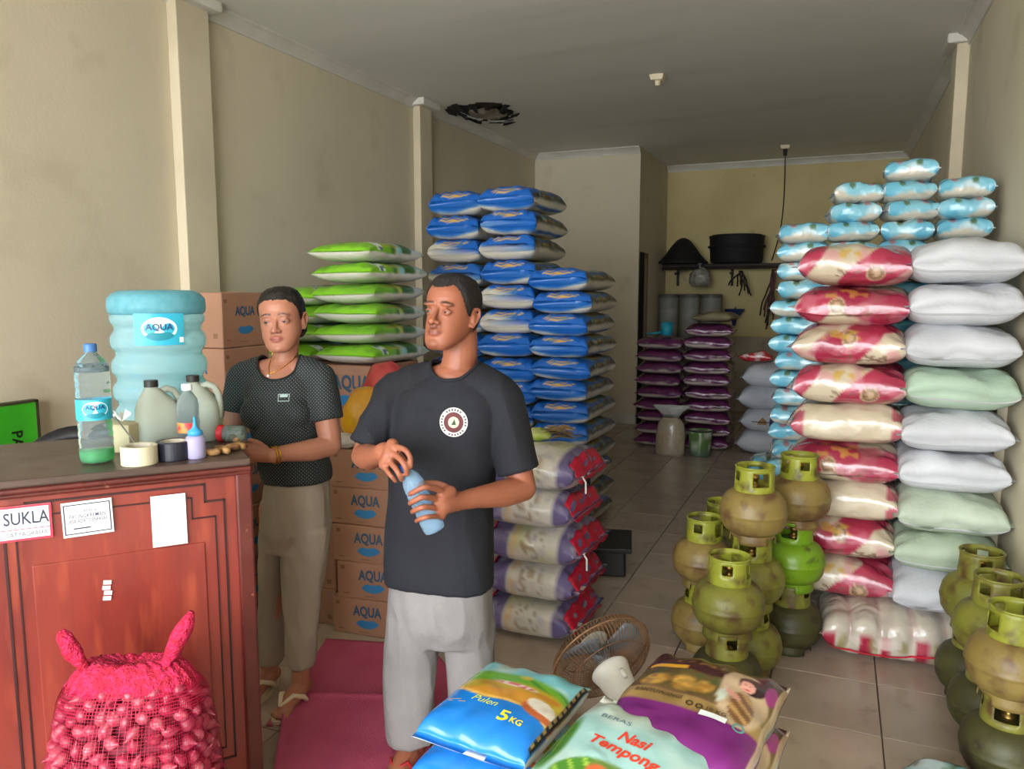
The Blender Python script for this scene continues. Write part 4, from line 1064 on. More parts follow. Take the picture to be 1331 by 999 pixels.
# ================================================================== BEHIND THE COUNTER
# green board leaning on the side wall
p0 = onx(38, 520, XL+0.02); p1 = onx(38, 597, XL+0.02)
t = thing('green_board', 'bright green board with dark edge leaning on the side wall', 'board', (XL+0.05, p0.y-0.42, 0.0), 0)
m_grn = M('bright_green_panel', (66, 190, 38), 0.45, (54, 168, 34), 5)
hz_ = p0.z
obj('panel', MB().box((0.012, 0, hz_/2+0.25), (0.03, 0.82, hz_-0.5)), m_grn, t)
obj('edge_frame', MB().box((0.012, 0.415, hz_/2+0.25), (0.036, 0.014, hz_-0.49)).box((0.012, 0, hz_+0.003), (0.036, 0.84, 0.012)), M('dark_frame', (62, 62, 40), 0.5), t)
obj('support_block', MB().box((0.02, 0, 0.25), (0.06, 0.5, 0.5)), m_wood_dark, t)
tx = fit_text('PAN', 0.125, 0.05, bold=0.02)
mb = MB()
c_ = onx(24, 578, XL+0.08)
flat(mb, tx, (0.029, c_.y-t.location.y, c_.z), (0, 0, -1), (0, 1, 0))
obj('lettering', mb, M('black_lettering', (24, 30, 20), 0.5), t)
# black chair behind the counter
p = P(86, 592, 2.75)
t = thing('plastic_chair', 'black plastic chair whose back shows over the counter', 'chair', (p.x, p.y, 0), 0.75)
m_bch = M('black_plastic', (26, 26, 28), 0.4)
topz = P(86, 568, 2.75).z
bk = MB(); nn = 12
vs = []; fs = []
for i in range(nn+1):
    f = i/nn; x = -0.20+0.40*f; zt = topz-0.10*abs(2*f-1)**2.2; yb = 0.20-0.05*math.cos(PI*(f-0.5))*-1
    for z in (zt, zt-0.09): vs.append((x, yb, z))
for i in range(nn): fs.append((2*i, 2*i+1, 2*i+3, 2*i+2))
o = obj('back_rail', mesh_of(vs, fs, smooth=True), m_bch, t); o.modifiers.new('t', 'SOLIDIFY').thickness = 0.02
for x in (-0.15, -0.05, 0.05, 0.15): obj('back_slat', MB().tube([(x, 0.22, topz-0.12), (x, 0.20, 0.46)], 0.016, 8), m_bch, t)
obj('seat', MB().box((0, 0, 0.44), (0.42, 0.42, 0.03)), m_bch, t, bevel=0.01)
for sx in (-1, 1):
    for sy in (-1, 1): obj('leg', MB().tube([(sx*0.17, sy*0.17, 0.43), (sx*0.20, sy*0.20, 0.0)], [0.022, 0.016], 8), m_bch, t)

# ================================================================== CARTONS
m_card = M('brown_corrugated_card', (164, 122, 98), 0.8, (152, 111, 88), 3, (0.35, 0.7), bump=0.05, bscale=60)
m_cblue = M('blue_carton_print', (44, 116, 168), 0.7)
m_cnavy = M('navy_carton_print', (50, 82, 108), 0.7)
m_cbrn = M('brown_carton_print', (126, 92, 68), 0.8)
m_tapec = M('carton_tape', (176, 132, 96), 0.4)
def carton_parts(W, D, Hh):
    parts = []
    bm_ = bmesh.new(); bmesh.ops.create_cube(bm_, size=1.0)
    for v in bm_.verts: v.co = Vector((v.co.x*W, v.co.y*D, v.co.z*Hh+Hh/2))
    bmesh.ops.bevel(bm_, geom=bm_.edges[:], offset=0.004, segments=1, affect='EDGES')
    me = bpy.data.meshes.new('carton'); bm_.to_mesh(me); bm_.free(); me.materials.append(m_card); parts.append(('body', me))
    def pr(name, mat, shapes, face):
        mb = MB()
        for sh, x, z in shapes:
            if face == 'f': flat(mb, sh, (x, -D/2-0.0012, z), (1, 0, 0), (0, 0, 1))
            elif face == 'r': flat(mb, sh, (W/2+0.0012, x, z), (0, 1, 0), (0, 0, 1))
        m_ = mb.mesh(name); m_.materials.append(mat); parts.append((name, m_))
    for face, ww in (('f', W), ('r', D)):
        s = 1.0 if face == 'f' else 0.62
        sx = 0.0
        pr('lettering', m_cnavy, [(fit_text('AQUA', 0.85*Hh*s, 0.34*Hh*s, bold=0.035), sx, Hh*0.65)], face)
        pr('wave_logo', m_cblue, [(wave2d(0.66*Hh*s, 0.26*Hh*s), sx, Hh*0.30)], face)
        pr('small_print', m_cbrn, [(rect2d(0.025, 0.022), ww*0.40, Hh*0.22), (rect2d(0.03, 0.006), -ww*0.38, Hh*0.14), (rect2d(0.05, 0.004), -ww*0.05, Hh*0.10), (rect2d(0.02, 0.018), -ww*0.42, Hh*0.85)], face)
    mb = MB().box((0, 0, Hh+0.0006), (W*0.985, 0.05, 0.0012)); m_ = mb.mesh('tape'); m_.materials.append(m_tapec); parts.append(('tape_strip', m_))
    return parts
CA = carton_parts(0.36, 0.30, 0.172); CB = carton_parts(0.42, 0.30, 0.255); CC = carton_parts(0.36, 0.44, 0.29)
def carton(parts, x, y, z, rot, label, group):
    t = thing('water_carton', label, 'carton', (x, y, z), rot, group)
    for nm, me in parts: obj(nm, me, None, t, kind='stuff' if nm == 'small_print' else None)
    return t
f0 = onz(430, 829); 
for i in range(5):
    carton(CA, -1.92+0.006*((i*7) % 3-1)+(0.02 if i == 1 else 0), 2.99+0.004*(i % 2), i*0.173, 0.10+0.02*((i*5) % 3-1), spot(4-i, 'brown water carton', 'the stack between woman and man'), 'water cartons between the people')
for i in range(4):
    carton(CA, -2.30, 3.02+0.004*(i % 2), i*0.173, 0.05, spot(3-i, 'brown water carton', 'the stack hidden behind the woman'), 'water cartons behind the woman')
for i in range(4):
    carton(CC, -2.46, 3.76, i*0.291, 0.02, spot(3-i, 'large carton', 'the stack under the nearer green bags'), 'cartons under the green bags')
    carton(CC, -2.88, 3.80, i*0.291, -0.02, spot(3-i, 'large carton', 'the stack under the green bags behind the woman'), 'cartons under the green bags')
q = P(297, 380, 3.56*0.985); 
bx, by = q.x-0.255, q.y+0.15
for i in range(6):
    carton(CB, bx+0.01*((i*5) % 3-1)*(i < 5), by, i*0.2575+0.02, 0.03*((i*3) % 3-1)*(i < 5), spot(5-i, 'brown water carton', 'the tall stack behind the water gallon'), 'water cartons behind the gallon')
obj('pallet', MB().box((0, 0, 0.01), (0.5, 0.36, 0.02)), M('grey_pallet_wood', (120, 104, 84), 0.8, (96, 82, 66), 8), None, (bx, by, 0), (0, 0, 0), 'thin wooden board under the tall carton stack', 'pallet')
# bags on the carton stack
def blob_bag(name, label, c, r, mat, seed, amp=0.12, cat='plastic bag', knot=True, nu=40, nv=26, rot=0.0):
    mb = MB().ball((0, 0, 0), (1, 1, 1), None, nu, nv)
    for v in mb.v:
        d = v.normalized(); n_ = noise.noise(d*1.6+Vector((seed, 0, 0)))*amp + noise.noise(d*4+Vector((0, seed, 0)))*amp*0.45 + abs(noise.noise(d*9+Vector((0, 0, seed))))*amp*0.3
        s_ = 1+n_
        v.x = d.x*r[0]*s_; v.y = d.y*r[1]*s_; v.z = d.z*r[2]*s_
        if v.z < -r[2]*0.75: v.z = -r[2]*0.75-(abs(v.z)-r[2]*0.75)*0.1
    zmin = min(v.z for v in mb.v)
    for v in mb.v: v.z -= zmin
    t = thing(name, label, cat, c, rot)
    obj('film', mb, mat, t, smooth=True)
    if knot:
        zt = max(v.z for v in mb.v)
        kb = MB().lathe([(0.0, zt-0.02), (0.018, zt-0.005), (0.010, zt+0.012), (0.022, zt+0.035), (0.030, zt+0.05), (0.0, zt+0.045)], 14)
        for v in kb.v: v += Vector((noise.noise(v*40), noise.noise(v*40+Vector((4, 0, 0))), 0))*0.008
        obj('knot', kb, mat, t, smooth=True)
    return t
m_yel = M('yellow_plastic_bag', (214, 160, 20), 0.35, (192, 128, 14), 9, bump=0.5, bscale=26, coat=0.3)
m_redb = M('red_plastic_bag', (176, 58, 58), 0.38, (156, 46, 48), 9, bump=0.5, bscale=26, coat=0.3)
m_whb = M('white_plastic_bag', (210, 206, 200), 0.35, (190, 184, 180), 9, bump=0.5, bscale=26, coat=0.3)
blob_bag('white_bag', 'crumpled white plastic bag on the cartons between the people', (-2.035, 2.885, 0.866), (0.075, 0.06, 0.035), m_whb, 2.0, 0.2, knot=False)
blob_bag('yellow_bag', 'full yellow plastic bag on the cartons beside the man', (-1.985, 2.99, 0.866), (0.125, 0.10, 0.150), m_yel, 5.0, 0.10, knot=False)
blob_bag('red_bag', 'red plastic bag on top behind the shoulder of the man', (-1.975, 3.13, 0.866), (0.13, 0.09, 0.205), m_redb, 8.0, 0.10, knot=False)

# ================================================================== PINK MATS
def mat_mesh(pts, nx=44, ny=44, seed=0, h=0.004, fold=0.0):
    a, b, c, d = [Vector(p) for p in pts]; vs = []; fs = []
    for j in range(ny+1):
        for i in range(nx+1):
            f, g = i/nx, j/ny
            p = (a*(1-f)+b*f)*(1-g)+(d*(1-f)+c*f)*g
            z = h+max(0, noise.noise(Vector((p.x*3+seed, p.y*3, 0))))*0.012+max(0, noise.noise(Vector((p.x*9+seed, p.y*9, 2))))*0.004
            e = min(f, 1-f, g, 1-g)
            z += fold*max(0, 1-e*18)**2
            vs.append((p.x, p.y, z))
    for j in range(ny):
        for i in range(nx): k = j*(nx+1)+i; fs.append((k, k+1, k+nx+2, k+nx+1))
    return mesh_of(vs, fs, 'mat', True)
m_pink = M('pink_woven_mat', (204, 88, 122), 0.55, (186, 74, 108), 5, (0.35, 0.7), bump=0.8, bscale=220)
vm = [onz(424, 832), onz(560, 842), onz(640, 935), onz(345, 945)]
o = obj('floor_mat', mat_mesh([(p.x, p.y, 0) for p in vm], seed=1, h=0.003), m_pink, None, (0, 0, 0), (0, 0, 0), 'pink woven mat lying along the cartons', 'mat'); o.modifiers.new('t', 'SOLIDIFY').thickness = 0.003
vm = [onz(372, 908), onz(560, 912), onz(560, 1080), onz(352, 1040)]
o = obj('floor_mat', mat_mesh([(p.x, p.y, 0) for p in vm], seed=7, h=0.021, fold=0.012), m_pink, None, (0, 0, 0), (0, 0, 0), 'pink woven mat in front with curled edge at the counter', 'mat'); o.modifiers.new('t', 'SOLIDIFY').thickness = 0.003
vm = [onz(350, 893), onz(385, 835), onz(424, 829), onz(440, 833)]

# ================================================================== ONION SACK
OB = P(172, 900, 1.75); OB.z = 0
obag = thing('onion_sack', 'red net sack full of shallots leaning on the counter front', 'sack', (OB.x, OB.y, 0), math.atan2(OB.x, -OB.y)*0+ctr.rotation_euler[2]*0.55)
OH, OW, OD = 0.66, 0.205, 0.15
def oshape(f, a, off=0.0):             # f height 0..1, a angle; outline of the filled sack
    w = (math.sin(min(1, f*6+0.25)*PI/2)**0.6)*(1-0.20*max(0, f-0.55)/0.45)*(1 if f < 0.90 else max(0.0, 1-((f-0.90)/0.10)**2)**0.5*0.35+0.65)
    e = 2.6; c_, s_ = math.cos(a), math.sin(a)
    bul = 1+0.03*math.sin(3*a+f*7)
    fd = w*(1 if f < 0.72 else 1-0.55*((f-0.72)/0.28)**1.3)
    return Vector(((OW*w*bul-off)*math.copysign(abs(c_)**(2/e), c_), (OD*fd*bul-off)*math.copysign(abs(s_)**(2/e), s_), f*OH))
m_net = M('crimson_net_thread', (176, 16, 58), 0.5)
nu_, nv_ = 150, 100
mb = MB(); g = [[oshape(0.0+1.0*j/nv_, 2*PI*i/nu_)+Vector((0, 0, 0.002)) for i in range(nu_)] for j in range(nv_+1)]
vs = []; fs = []
def strip(a, b, nrm, w):
    d = (b-a); s_ = d.cross(nrm)
    if s_.length < 1e-9: return
    s_ = s_.normalized()*w; k = len(vs)
    vs.extend([a+s_, a-s_, b-s_, b+s_, ]); fs.append((k, k+1, k+2, k+3))
for j in range(nv_):
    for i in range(nu_):
        p_ = g[j][i]; nrm = Vector((p_.x/OW**2, p_.y/OD**2, 0.0)).normalized()
        if j % 1 == 0: strip(p_, g[j][(i+1) % nu_], nrm, 0.00042 if j < 90 else 0.0009)
        strip(p_, g[j+1][i], nrm, 0.00042 if j < 90 else 0.0009)
net = obj('net', mesh_of(vs, fs), m_net, obag); net['kind'] = 'stuff'
# gathered collar and two tied ears
tp = MB(); nn = 60
for i in range(nn):
    a = 2*PI*i/nn
vs = []; fs = []
for q, (f, sc, dz_) in enumerate(((0.955, 0.99, 0), (0.985, 0.99, 0.012), (1.0, 0.80, 0.03), (1.0, 0.55, 0.035), (1.0, 0.2, 0.022), (1.0, 0.02, 0.02))):
    for i in range(nn):
        p_ = oshape(min(f, 0.985), 2*PI*i/nn); vs.append(Vector((p_.x*sc, p_.y*sc, f*OH+dz_+0.005*math.sin(i*2.1))))
for q in range(5):
    for i in range(nn): fs.append((q*nn+i, q*nn+(i+1) % nn, (q+1)*nn+(i+1) % nn, (q+1)*nn+i))
m_netd = M('bunched_crimson_net', (176, 10, 52), 0.6, (206, 30, 84), 60, (0.45, 0.6), bump=1.0, bscale=160)
obj('gathered_mouth', mesh_of(vs, fs, smooth=True), m_netd, obag)
for (x, dx, hh, nm) in ((-0.095, -0.045, 0.105, 'left'), (0.085, 0.075, 0.14, 'right')):
    pts = [Vector((x, -0.02, OH+0.02))+Vector((dx*f, -0.01*f, hh*f)) for f in np.linspace(0, 1, 8)]
    er = MB().tube(pts, [0.010, 0.012, 0.016, 0.019, 0.021, 0.020, 0.016, 0.007], 14)
    for v in er.v: v += Vector((noise.noise(v*60), noise.noise(v*60+Vector((3, 0, 0))), 0))*0.006
    obj('tied_ear', er, m_netd, obag, smooth=True)
# shallots
ob_me = []
for k in range(3):
    mb = MB().lathe([(0, -0.020), (0.005, -0.0185), (0.011, -0.014), (0.0150, -0.005), (0.0153, 0.002), (0.0125, 0.010), (0.0075, 0.0165), (0.003, 0.022), (0.0012, 0.027), (0, 0.028)], 12)
    for v in mb.v: v *= (0.95+0.1*k*0.5); v.x *= 1+0.1*k
    me = mb.mesh('shallot', True); me.materials.append(M('shallot_skin', ((150, 34, 62), (160, 50, 72), (132, 26, 52))[k], 0.35, ((182, 92, 108), (188, 110, 120), (164, 70, 90))[k], 60, (0.45, 0.7), stretch=(1, 1, 0.3), objrand=0.12)); ob_me.append(me)
ro = random.Random(17); cand = []
tries = 0
while len(cand) < 620 and tries < 40000:
    tries += 1
    f = ro.uniform(0.02, 0.955); a = ro.uniform(PI*0.86, PI*2.14)
    p_ = oshape(f, a, 0.017)
    if all((p_-c[0]).length > 0.0265 for c in cand): cand.append((p_, f, a))
low = MB(); Rm = obag.matrix_basis.to_3x3()
cand.sort(key=lambda c: -c[0].z)
cnt = 0
for p_, f, a in cand:
    eu = (ro.uniform(0, 6.28), ro.uniform(0, 6.28), ro.uniform(0, 6.28))
    if cnt < 290:
        wp_ = obag.location + Rz_ @ p_ if False else Vector(obag.location) + rz(obag.rotation_euler[2]) @ p_
        obj('shallot', ob_me[ro.randrange(3)], None, None, wp_, eu, 'red shallot packed in the net sack before the counter', 'shallot', 'shallots in the net sack'); cnt += 1
    else:
        low.ball(p_, (0.015, 0.015, 0.018), None, 8, 6)
obj('shallot_heap', low, ob_me[0].materials[0], None, obag.location, (0, 0, obag.rotation_euler[2]), 'mass of red shallots in the bottom of the net sack', 'shallots', kind='stuff', smooth=True)
core = MB(); 
vs = []; fs = []
for j in range(21):
    for i in range(40): vs.append(oshape(0.01+0.96*j/20, 2*PI*i/40, 0.034))
for j in range(20):
    for i in range(40): fs.append((j*40+i, j*40+(i+1) % 40, (j+1)*40+(i+1) % 40, (j+1)*40+i))
fs.append(tuple(range(39, -1, -1))); fs.append(tuple(range(20*40, 21*40)))
obj('inner_shallots', mesh_of(vs, fs, smooth=True), M('dark_crimson_inside', (104, 14, 40), 0.7, (140, 30, 60), 40), obag)
# ================================================================== FRONT DISPLAY BAGS
TZ = 0.40
t = thing('display_table', 'low wooden table under the display rice bags', 'table', (-0.50, 1.58, 0), -0.06)
m_tw = M('pale_table_wood', (150, 132, 112), 0.6, (128, 110, 92), 6, stretch=(1, 5, 1))
obj('tabletop', MB().box((0, 0, TZ-0.015), (0.80, 0.72, 0.03)), m_tw, t, bevel=0.004)
for sx in (-1, 1):
    for sy in (-1, 1): obj('leg', MB().box((sx*0.34, sy*0.30, (TZ-0.03)/2), (0.045, 0.045, TZ-0.03)), m_tw, t)
    obj('rail', MB().box((sx*0.34, 0, TZ-0.07), (0.03, 0.56, 0.06)), m_tw, t)

def ell(T, Q, ct, cq, rt, rq, soft=0.15, rot=0.0):
    a, b = T-ct, Q-cq; c_, s_ = math.cos(rot), math.sin(rot)
    r = np.sqrt(((a*c_+b*s_)/rt)**2+((-a*s_+b*c_)/rq)**2)
    return 1-sm(r, 1-soft, 1+soft*0.3)
def paint_fgblue(T, Q, Z, V, sd):
    n = nz(V, 10, sd); n2 = nz(V, 34, sd+1)
    top = sm(Z, 0.05, 0.16)
    c = base(len(T), (20, 118, 206))
    hz = -0.28-0.10*Q+0.06*np.sin(Q*4)
    land = sm(T-hz, 0.0, 0.02)
    c = mixc(c, (206, 146, 52), land)
    c = mixc(c, (226, 184, 92), land*band(T-hz, 0.04, 0.02, 0.02))
    g1 = sm(T-(0.02-0.22*Q*Q+0.10*np.sin(3*Q)), 0, 0.08)
    c = mixc(c, (182, 160, 42), g1*land)
    c = mixc(c, (196, 110, 46), land*sm(n, 0.12, 0.3)*0.6*(T < 0.2))
    gr = sm(T-(0.16+0.10*np.sin(2.4*Q+0.6)), 0, 0.08)
    c = mixc(c, (104, 164, 44), gr)
    c = mixc(c, (58, 122, 40), gr*sm(np.sin((T+0.4*np.abs(Q-0.1))*30), 0.2, 0.8)*(Q > 0.1)*0.8)
    sky = sm(T-(0.44-0.10*Q*Q), 0, 0.10)
    c = mixc(c, (120, 190, 200), sky)
    c = mixc(c, (200, 222, 214), sky*sm(n, 0.0, 0.3)*0.7)
    c = mixc(c, (190, 146, 74), ell(T, Q, 0.83, 0.05, 0.06, 0.52)*0.9)
    c = mixc(c, (44, 60, 70), ell(T, Q, 0.87, 0.02, 0.05, 0.42))
    c = mixc(c, (244, 190, 66), ell(T, Q, 0.46, 0.12, 0.07, 0.10, 0.8))
    # rice bowl
    c = mixc(c, (186, 96, 50), ell(T, Q, -0.20, 0.72, 0.17, 0.34, 0.1, 0.2))
    c = mixc(c, (228, 222, 208), ell(T, Q, -0.10, 0.72, 0.14, 0.30, 0.12, 0.25))
    c = mixc(c, (212, 206, 192), ell(T, Q, -0.10, 0.72, 0.12, 0.26)*sm(n2, 0.1, 0.3)*0.6)
    # title cartouche
    c = mixc(c, (226, 206, 204), ell(T, Q, 0.20, 0.06, 0.055, 0.46, 0.25))
    c = mixc(c, (196, 66, 78), ell(T, Q, 0.20, 0.06, 0.045, 0.44, 0.3)*(np.sin(Q*44+9*n2) > 0.1)*0.85)
    # flanks and under side
    fr = sm(np.abs(Q), 0.955, 0.965)
    c = mixc(c, (44, 44, 48), fr*sm(Z, 0.05, 0.2)*(T > -0.85))
    c = mixc(c, (196, 160, 92), fr*band(Z, 0.42, 0.07, 0.05)*(np.sin(T*40) > -0.2)*(T > -0.8)*0.7)
    c = mixc(c, (220, 218, 208), (1-sm(Z, -0.02, 0.05)))
    return c
SF = Sack(0.35, 0.285, 0.10, seed=101, e=3.0, a=4.5, b=0.42, seam=0.022, wr=0.006, ear=0.0, belly=0.9, pucker=0.005)
m_fg = M('glossy_printed_film', rough=0.26, bump=0.12, bscale=26, coat=0.4, attr='Col', crumple=0.25, cscale=9)
fgm = SF.mesh(paint_fgblue, 110, 150, m_fg, 'display_bag')
def decal(s, shape, x, y, rot=0.0, off=0.0018):
    vs, fs = shape; c_, s_ = math.cos(rot), math.sin(rot); out = []
    for a, b in vs:
        X, Y = x+a*c_-b*s_, y+a*s_+b*c_; out.append((X, Y, s.ztop(X, Y)+off))
    return MB().add(out, fs)
m_yelp = M('yellow_print', (250, 224, 40), 0.35); m_lime = M('lime_print', (206, 226, 70), 0.35); m_goldp = M('gold_print', (196, 164, 90), 0.35)
t = thing('display_rice_bag', 'upper blue rice bag with field picture and yellow 5KG print', 'rice bag', (-0.700, 1.63, TZ+0.100), (0, 0, -0.10), 'display rice bags')
obj('film', fgm, None, t)
obj('lettering', decal(SF, fit_text('5', 0.026, 0.034, bold=0.02), 0.046, -0.098), m_yelp, t, kind=None)
obj('lettering', decal(SF, fit_text('KG', 0.030, 0.019, bold=0.02), 0.080, -0.103), m_yelp, t)
obj('lettering', decal(SF, fit_text('Pulen', 0.070, 0.020, shear=0.3), -0.022, -0.066, -0.05), m_lime, t)
obj('fine_print', decal(SF, rect2d(0.05, 0.0022), -0.09, -0.088), m_goldp, t); obj('fine_print', decal(SF, rect2d(0.035, 0.0022), -0.098, -0.082), m_goldp, t)
t = thing('display_rice_bag', 'lower blue rice bag under the field picture one', 'rice bag', (-0.715, 1.60, TZ), (0, 0, -0.06), 'display rice bags')
obj('film', fgm, None, t)

def paint_fgpurple(T, Q, Z, V, sd):
    n = nz(V, 10, sd); n2 = nz(V, 40, sd+1)
    c = base(len(T), (112, 28, 108))
    c = mixc(c, (66, 26, 30), sm(T, 0.30, 0.34))
    mid = sm(T, -0.12, -0.10)*(1-sm(T, 0.34, 0.42))
    c = mixc(c, (96, 78, 40), mid)
    ears = ell(T, Q, 0.10, -0.20, 0.16, 0.20, 0.3, 0.5)+ell(T, Q, 0.06, -0.62, 0.15, 0.22, 0.3, -0.3)+ell(T, Q, 0.12, 0.08, 0.14, 0.14, 0.3)
    c = mixc(c, (206, 158, 70), np.clip(ears, 0, 1)*(0.55+0.45*sm(n2, -0.2, 0.1)))
    c = mixc(c, (140, 96, 40), np.clip(ears, 0, 1)*sm(n2, 0.12, 0.25)*0.7)
    c = mixc(c, (70, 84, 44), mid*sm(n2, 0.1, 0.25)*(T > 0.2)*0.7)
    c = mixc(c, (206, 150, 40), (np.abs(T-0.42) < 0.035)*(np.abs(Q+0.55) < 0.30)*1.0)
    gold = band(T, 0.80+0.03*0, 0.02, 0.02)*(np.abs(Q) < 0.6)*(np.sin(Q*30+6*n) > 0)
    c = mixc(c, (176, 132, 62), gold*0.8)
    gold = band(T-0.08*Q, 0.60, 0.03, 0.02)*(np.abs(Q+0.05) < 0.45)*(np.sin(Q*40+6*n) > 0.1)
    c = mixc(c, (166, 122, 60), gold*0.7)
    bandm = sm(T, -0.36, -0.34)*(1-sm(T, -0.12, -0.10))
    c = mixc(c, (150, 122, 72), bandm)
    c = mixc(c, (128, 100, 56), bandm*sm(n, 0.1, 0.3)*0.6)
    # the figure in a patterned dress on the right side of the print: veil, face, hair, dress
    veil = ell(T, Q, 0.16, 0.60, 0.56, 0.34, 0.08, -0.25)
    c = mixc(c, (188, 164, 132), veil*(T > -0.36))
    dress = ell(T, Q, -0.02, 0.64, 0.30, 0.17, 0.1, -0.35)
    c = mixc(c, (120, 84, 52), dress)
    c = mixc(c, (196, 158, 98), dress*sm(np.sin(T*38+Q*30), 0.1, 0.6)*0.8)
    c = mixc(c, (196, 206, 190), ell(T, Q, 0.10, 0.34, 0.16, 0.06, 0.2))
    c = mixc(c, (210, 152, 132), ell(T, Q, 0.16, 0.46, 0.05, 0.16, 0.2, 0.5))
    c = mixc(c, (44, 24, 26), ell(T, Q, 0.44, 0.66, 0.17, 0.19, 0.1))
    c = mixc(c, (222, 162, 146), ell(T, Q, 0.40, 0.60, 0.115, 0.11, 0.12))
    c = mixc(c, (40, 26, 26), (ell(T, Q, 0.43, 0.56, 0.012, 0.025, 0.3)+ell(T, Q, 0.43, 0.64, 0.012, 0.025, 0.3))*0.9)
    c = mixc(c, (176, 40, 56), ell(T, Q, 0.345, 0.60, 0.014, 0.035, 0.3))
    c = mixc(c, (150, 40, 120), ell(T, Q, 0.50, 0.90, 0.20, 0.08, 0.2))
    # flanks
    fr = sm(np.abs(Q), 0.955, 0.965)
    c = mixc(c, (190, 170, 140), fr*sm(Z, 0.0, 0.1)*(Q > 0)*0.9)
    c = mixc(c, (214, 208, 196), 1-sm(Z, -0.25, -0.15))
    return c
SQ = Sack(0.43, 0.345, 0.115, seed=103, e=2.7, a=3.8, b=0.45, seam=0.026, wr=0.009, ear=0.0, belly=0.8, pucker=0.006)
pgm = SQ.mesh(paint_fgpurple, 120, 150, m_fg, 'display_bag')
t = thing('display_rice_bag', 'upper purple rice bag with gold rice ears and figure print', 'rice bag', (-0.272, 1.775, TZ+0.108), (0.02, 0, -0.15), 'display rice bags')
obj('film', pgm, None, t)
m_darkp = M('dark_gold_print', (66, 48, 26), 0.4)
obj('lettering', decal(SQ, fit_text('BANYUWANGI', 0.115, 0.016, bold=0.01), -0.075, -0.043), m_darkp, t)
obj('lettering', decal(SQ, fit_text('10 KG', 0.046, 0.014, bold=0.01), 0.068, -0.052), m_darkp, t)
obj('printed_panel', decal(SQ, grid2d(0.062, 0.020, 8), 0.066, -0.074), m_labw, t)
obj('printed_seal', decal(SQ, disc2d(0.014, 0.009), 0.125, -0.078), M('teal_seal_print', (90, 140, 130), 0.4), t)
obj('printed_seal', decal(SQ, disc2d(0.009, 0.005), 0.005, -0.055), m_darkp, t); obj('printed_seal', decal(SQ, disc2d(0.009, 0.005), 0.028, -0.055), m_darkp, t)
t = thing('display_rice_bag', 'lower purple rice bag under the one with rice ears', 'rice bag', (-0.262, 1.76, TZ), (0, 0, -0.12), 'display rice bags')
obj('film', pgm, None, t)

def paint_tempong(T, Q, Z, V, sd):
    n = nz(V, 9, sd); n2 = nz(V, 30, sd+1)
    c = base(len(T), (150, 190, 186))
    c = mixc(c, (206, 216, 206), sm(n, 0.0, 0.3)*0.7)
    c = mixc(c, (190, 198, 178), sm(T, 0.62, 0.8)*0.7)
    food = ell(T, Q, -0.42, 0.10, 0.42, 0.80, 0.06)
    c = mixc(c, (92, 118, 50), food)
    c = mixc(c, (70, 130, 40), food*(Q < -0.3))
    c = mixc(c, (150, 186, 70), food*(Q < -0.25)*sm(np.sin(T*26+Q*22), 0.5, 0.9))
    c = mixc(c, (196, 92, 52), ell(T, Q, -0.22, -0.05, 0.12, 0.24, 0.1, 0.2))
    c = mixc(c, (226, 222, 210), ell(T, Q, -0.42, 0.15, 0.22, 0.34, 0.1))
    c = mixc(c, (196, 130, 60), ell(T, Q, -0.28, 0.55, 0.12, 0.18, 0.2))
    c = mixc(c, (110, 60, 40), ell(T, Q, -0.5, 0.70, 0.12, 0.16, 0.3))
    c = mixc(c, (66, 112, 44), ell(T, Q, -0.02, -0.88, 0.5, 0.16, 0.3))
    c = mixc(c, (206, 206, 196), (1-sm(Z, -0.2, -0.1)))
    return c
ST = Sack(0.40, 0.33, 0.105, seed=107, e=2.6, a=3.6, b=0.5, seam=0.024, wr=0.008, ear=0.0, belly=0.85)
p = onz(832, 1004, TZ+0.10)
t = thing('display_rice_bag', 'pale blue rice bag with red Nasi Tempong lettering in front', 'rice bag', (-0.385, 1.495, TZ+0.080), (0.20, 0.05, -0.26), 'display rice bags')
obj('film', ST.mesh(paint_tempong, 110, 140, m_fg, 'display_bag'), None, t)
m_orp = M('orange_red_print', (206, 62, 40), 0.35)
obj('lettering', decal(ST, fit_text('Nasi', 0.075, 0.030, bold=0.03, shear=0.2), 0.005, 0.076, 0.0), m_orp, t)
obj('lettering', decal(ST, fit_text('Tempong', 0.165, 0.036, bold=0.03, shear=0.2), 0.0, 0.034, 0.0), m_orp, t)
obj('lettering', decal(ST, fit_text('BERAS', 0.075, 0.014, bold=0.0), -0.065, 0.118, 0.0), M('slate_print', (84, 116, 122), 0.4), t)
# corner of a small packet on the floor at the frame edge
o = obj('small_packet', SL[1].mesh(paint_lb, 30, 30, m_shiny), None, None, (0.40, 2.50, 0), (0, 0, 1.0), 'light blue packet on the floor near the cylinders by the wall', 'packet')

# ================================================================== FAN
fc = P(782, 852, 2.36)
ax = (FWD*0.72 - RIGHT*0.36 + UPV*0.50).normalized()      # blows away from the camera
Rf = ax.to_track_quat('Z', 'Y').to_matrix()
fan = thing('floor_fan', 'white floor fan with rusty wire cage seen from behind', 'fan', (fc.x, fc.y, 0))
fo = fc-Vector((fc.x, fc.y, 0))
def fl(mb): 
    mb.v = [Rf @ v + fo for v in mb.v]; return mb
m_rust = M('rusty_cage_wire', (132, 98, 68), 0.55, (100, 72, 50), 20, metal=0.3)
m_fwh = M('yellowed_white_plastic', (216, 216, 208), 0.4, (200, 198, 188), 8)
FR = 0.168
cg = MB(); NW = 84
for i in range(NW):
    a = 2*PI*i/NW; d = Vector((math.cos(a), math.sin(a), 0))
    pts = [d*r + Vector((0, 0, z)) for r, z in ((0.06, -0.055), (0.10, -0.060), (0.14, -0.050), (0.162, -0.028), (FR, 0.0), (0.160, 0.026), (0.13, 0.046), (0.085, 0.056), (0.05, 0.058))]
    cg.tube(pts, 0.0014, 4, caps=False)
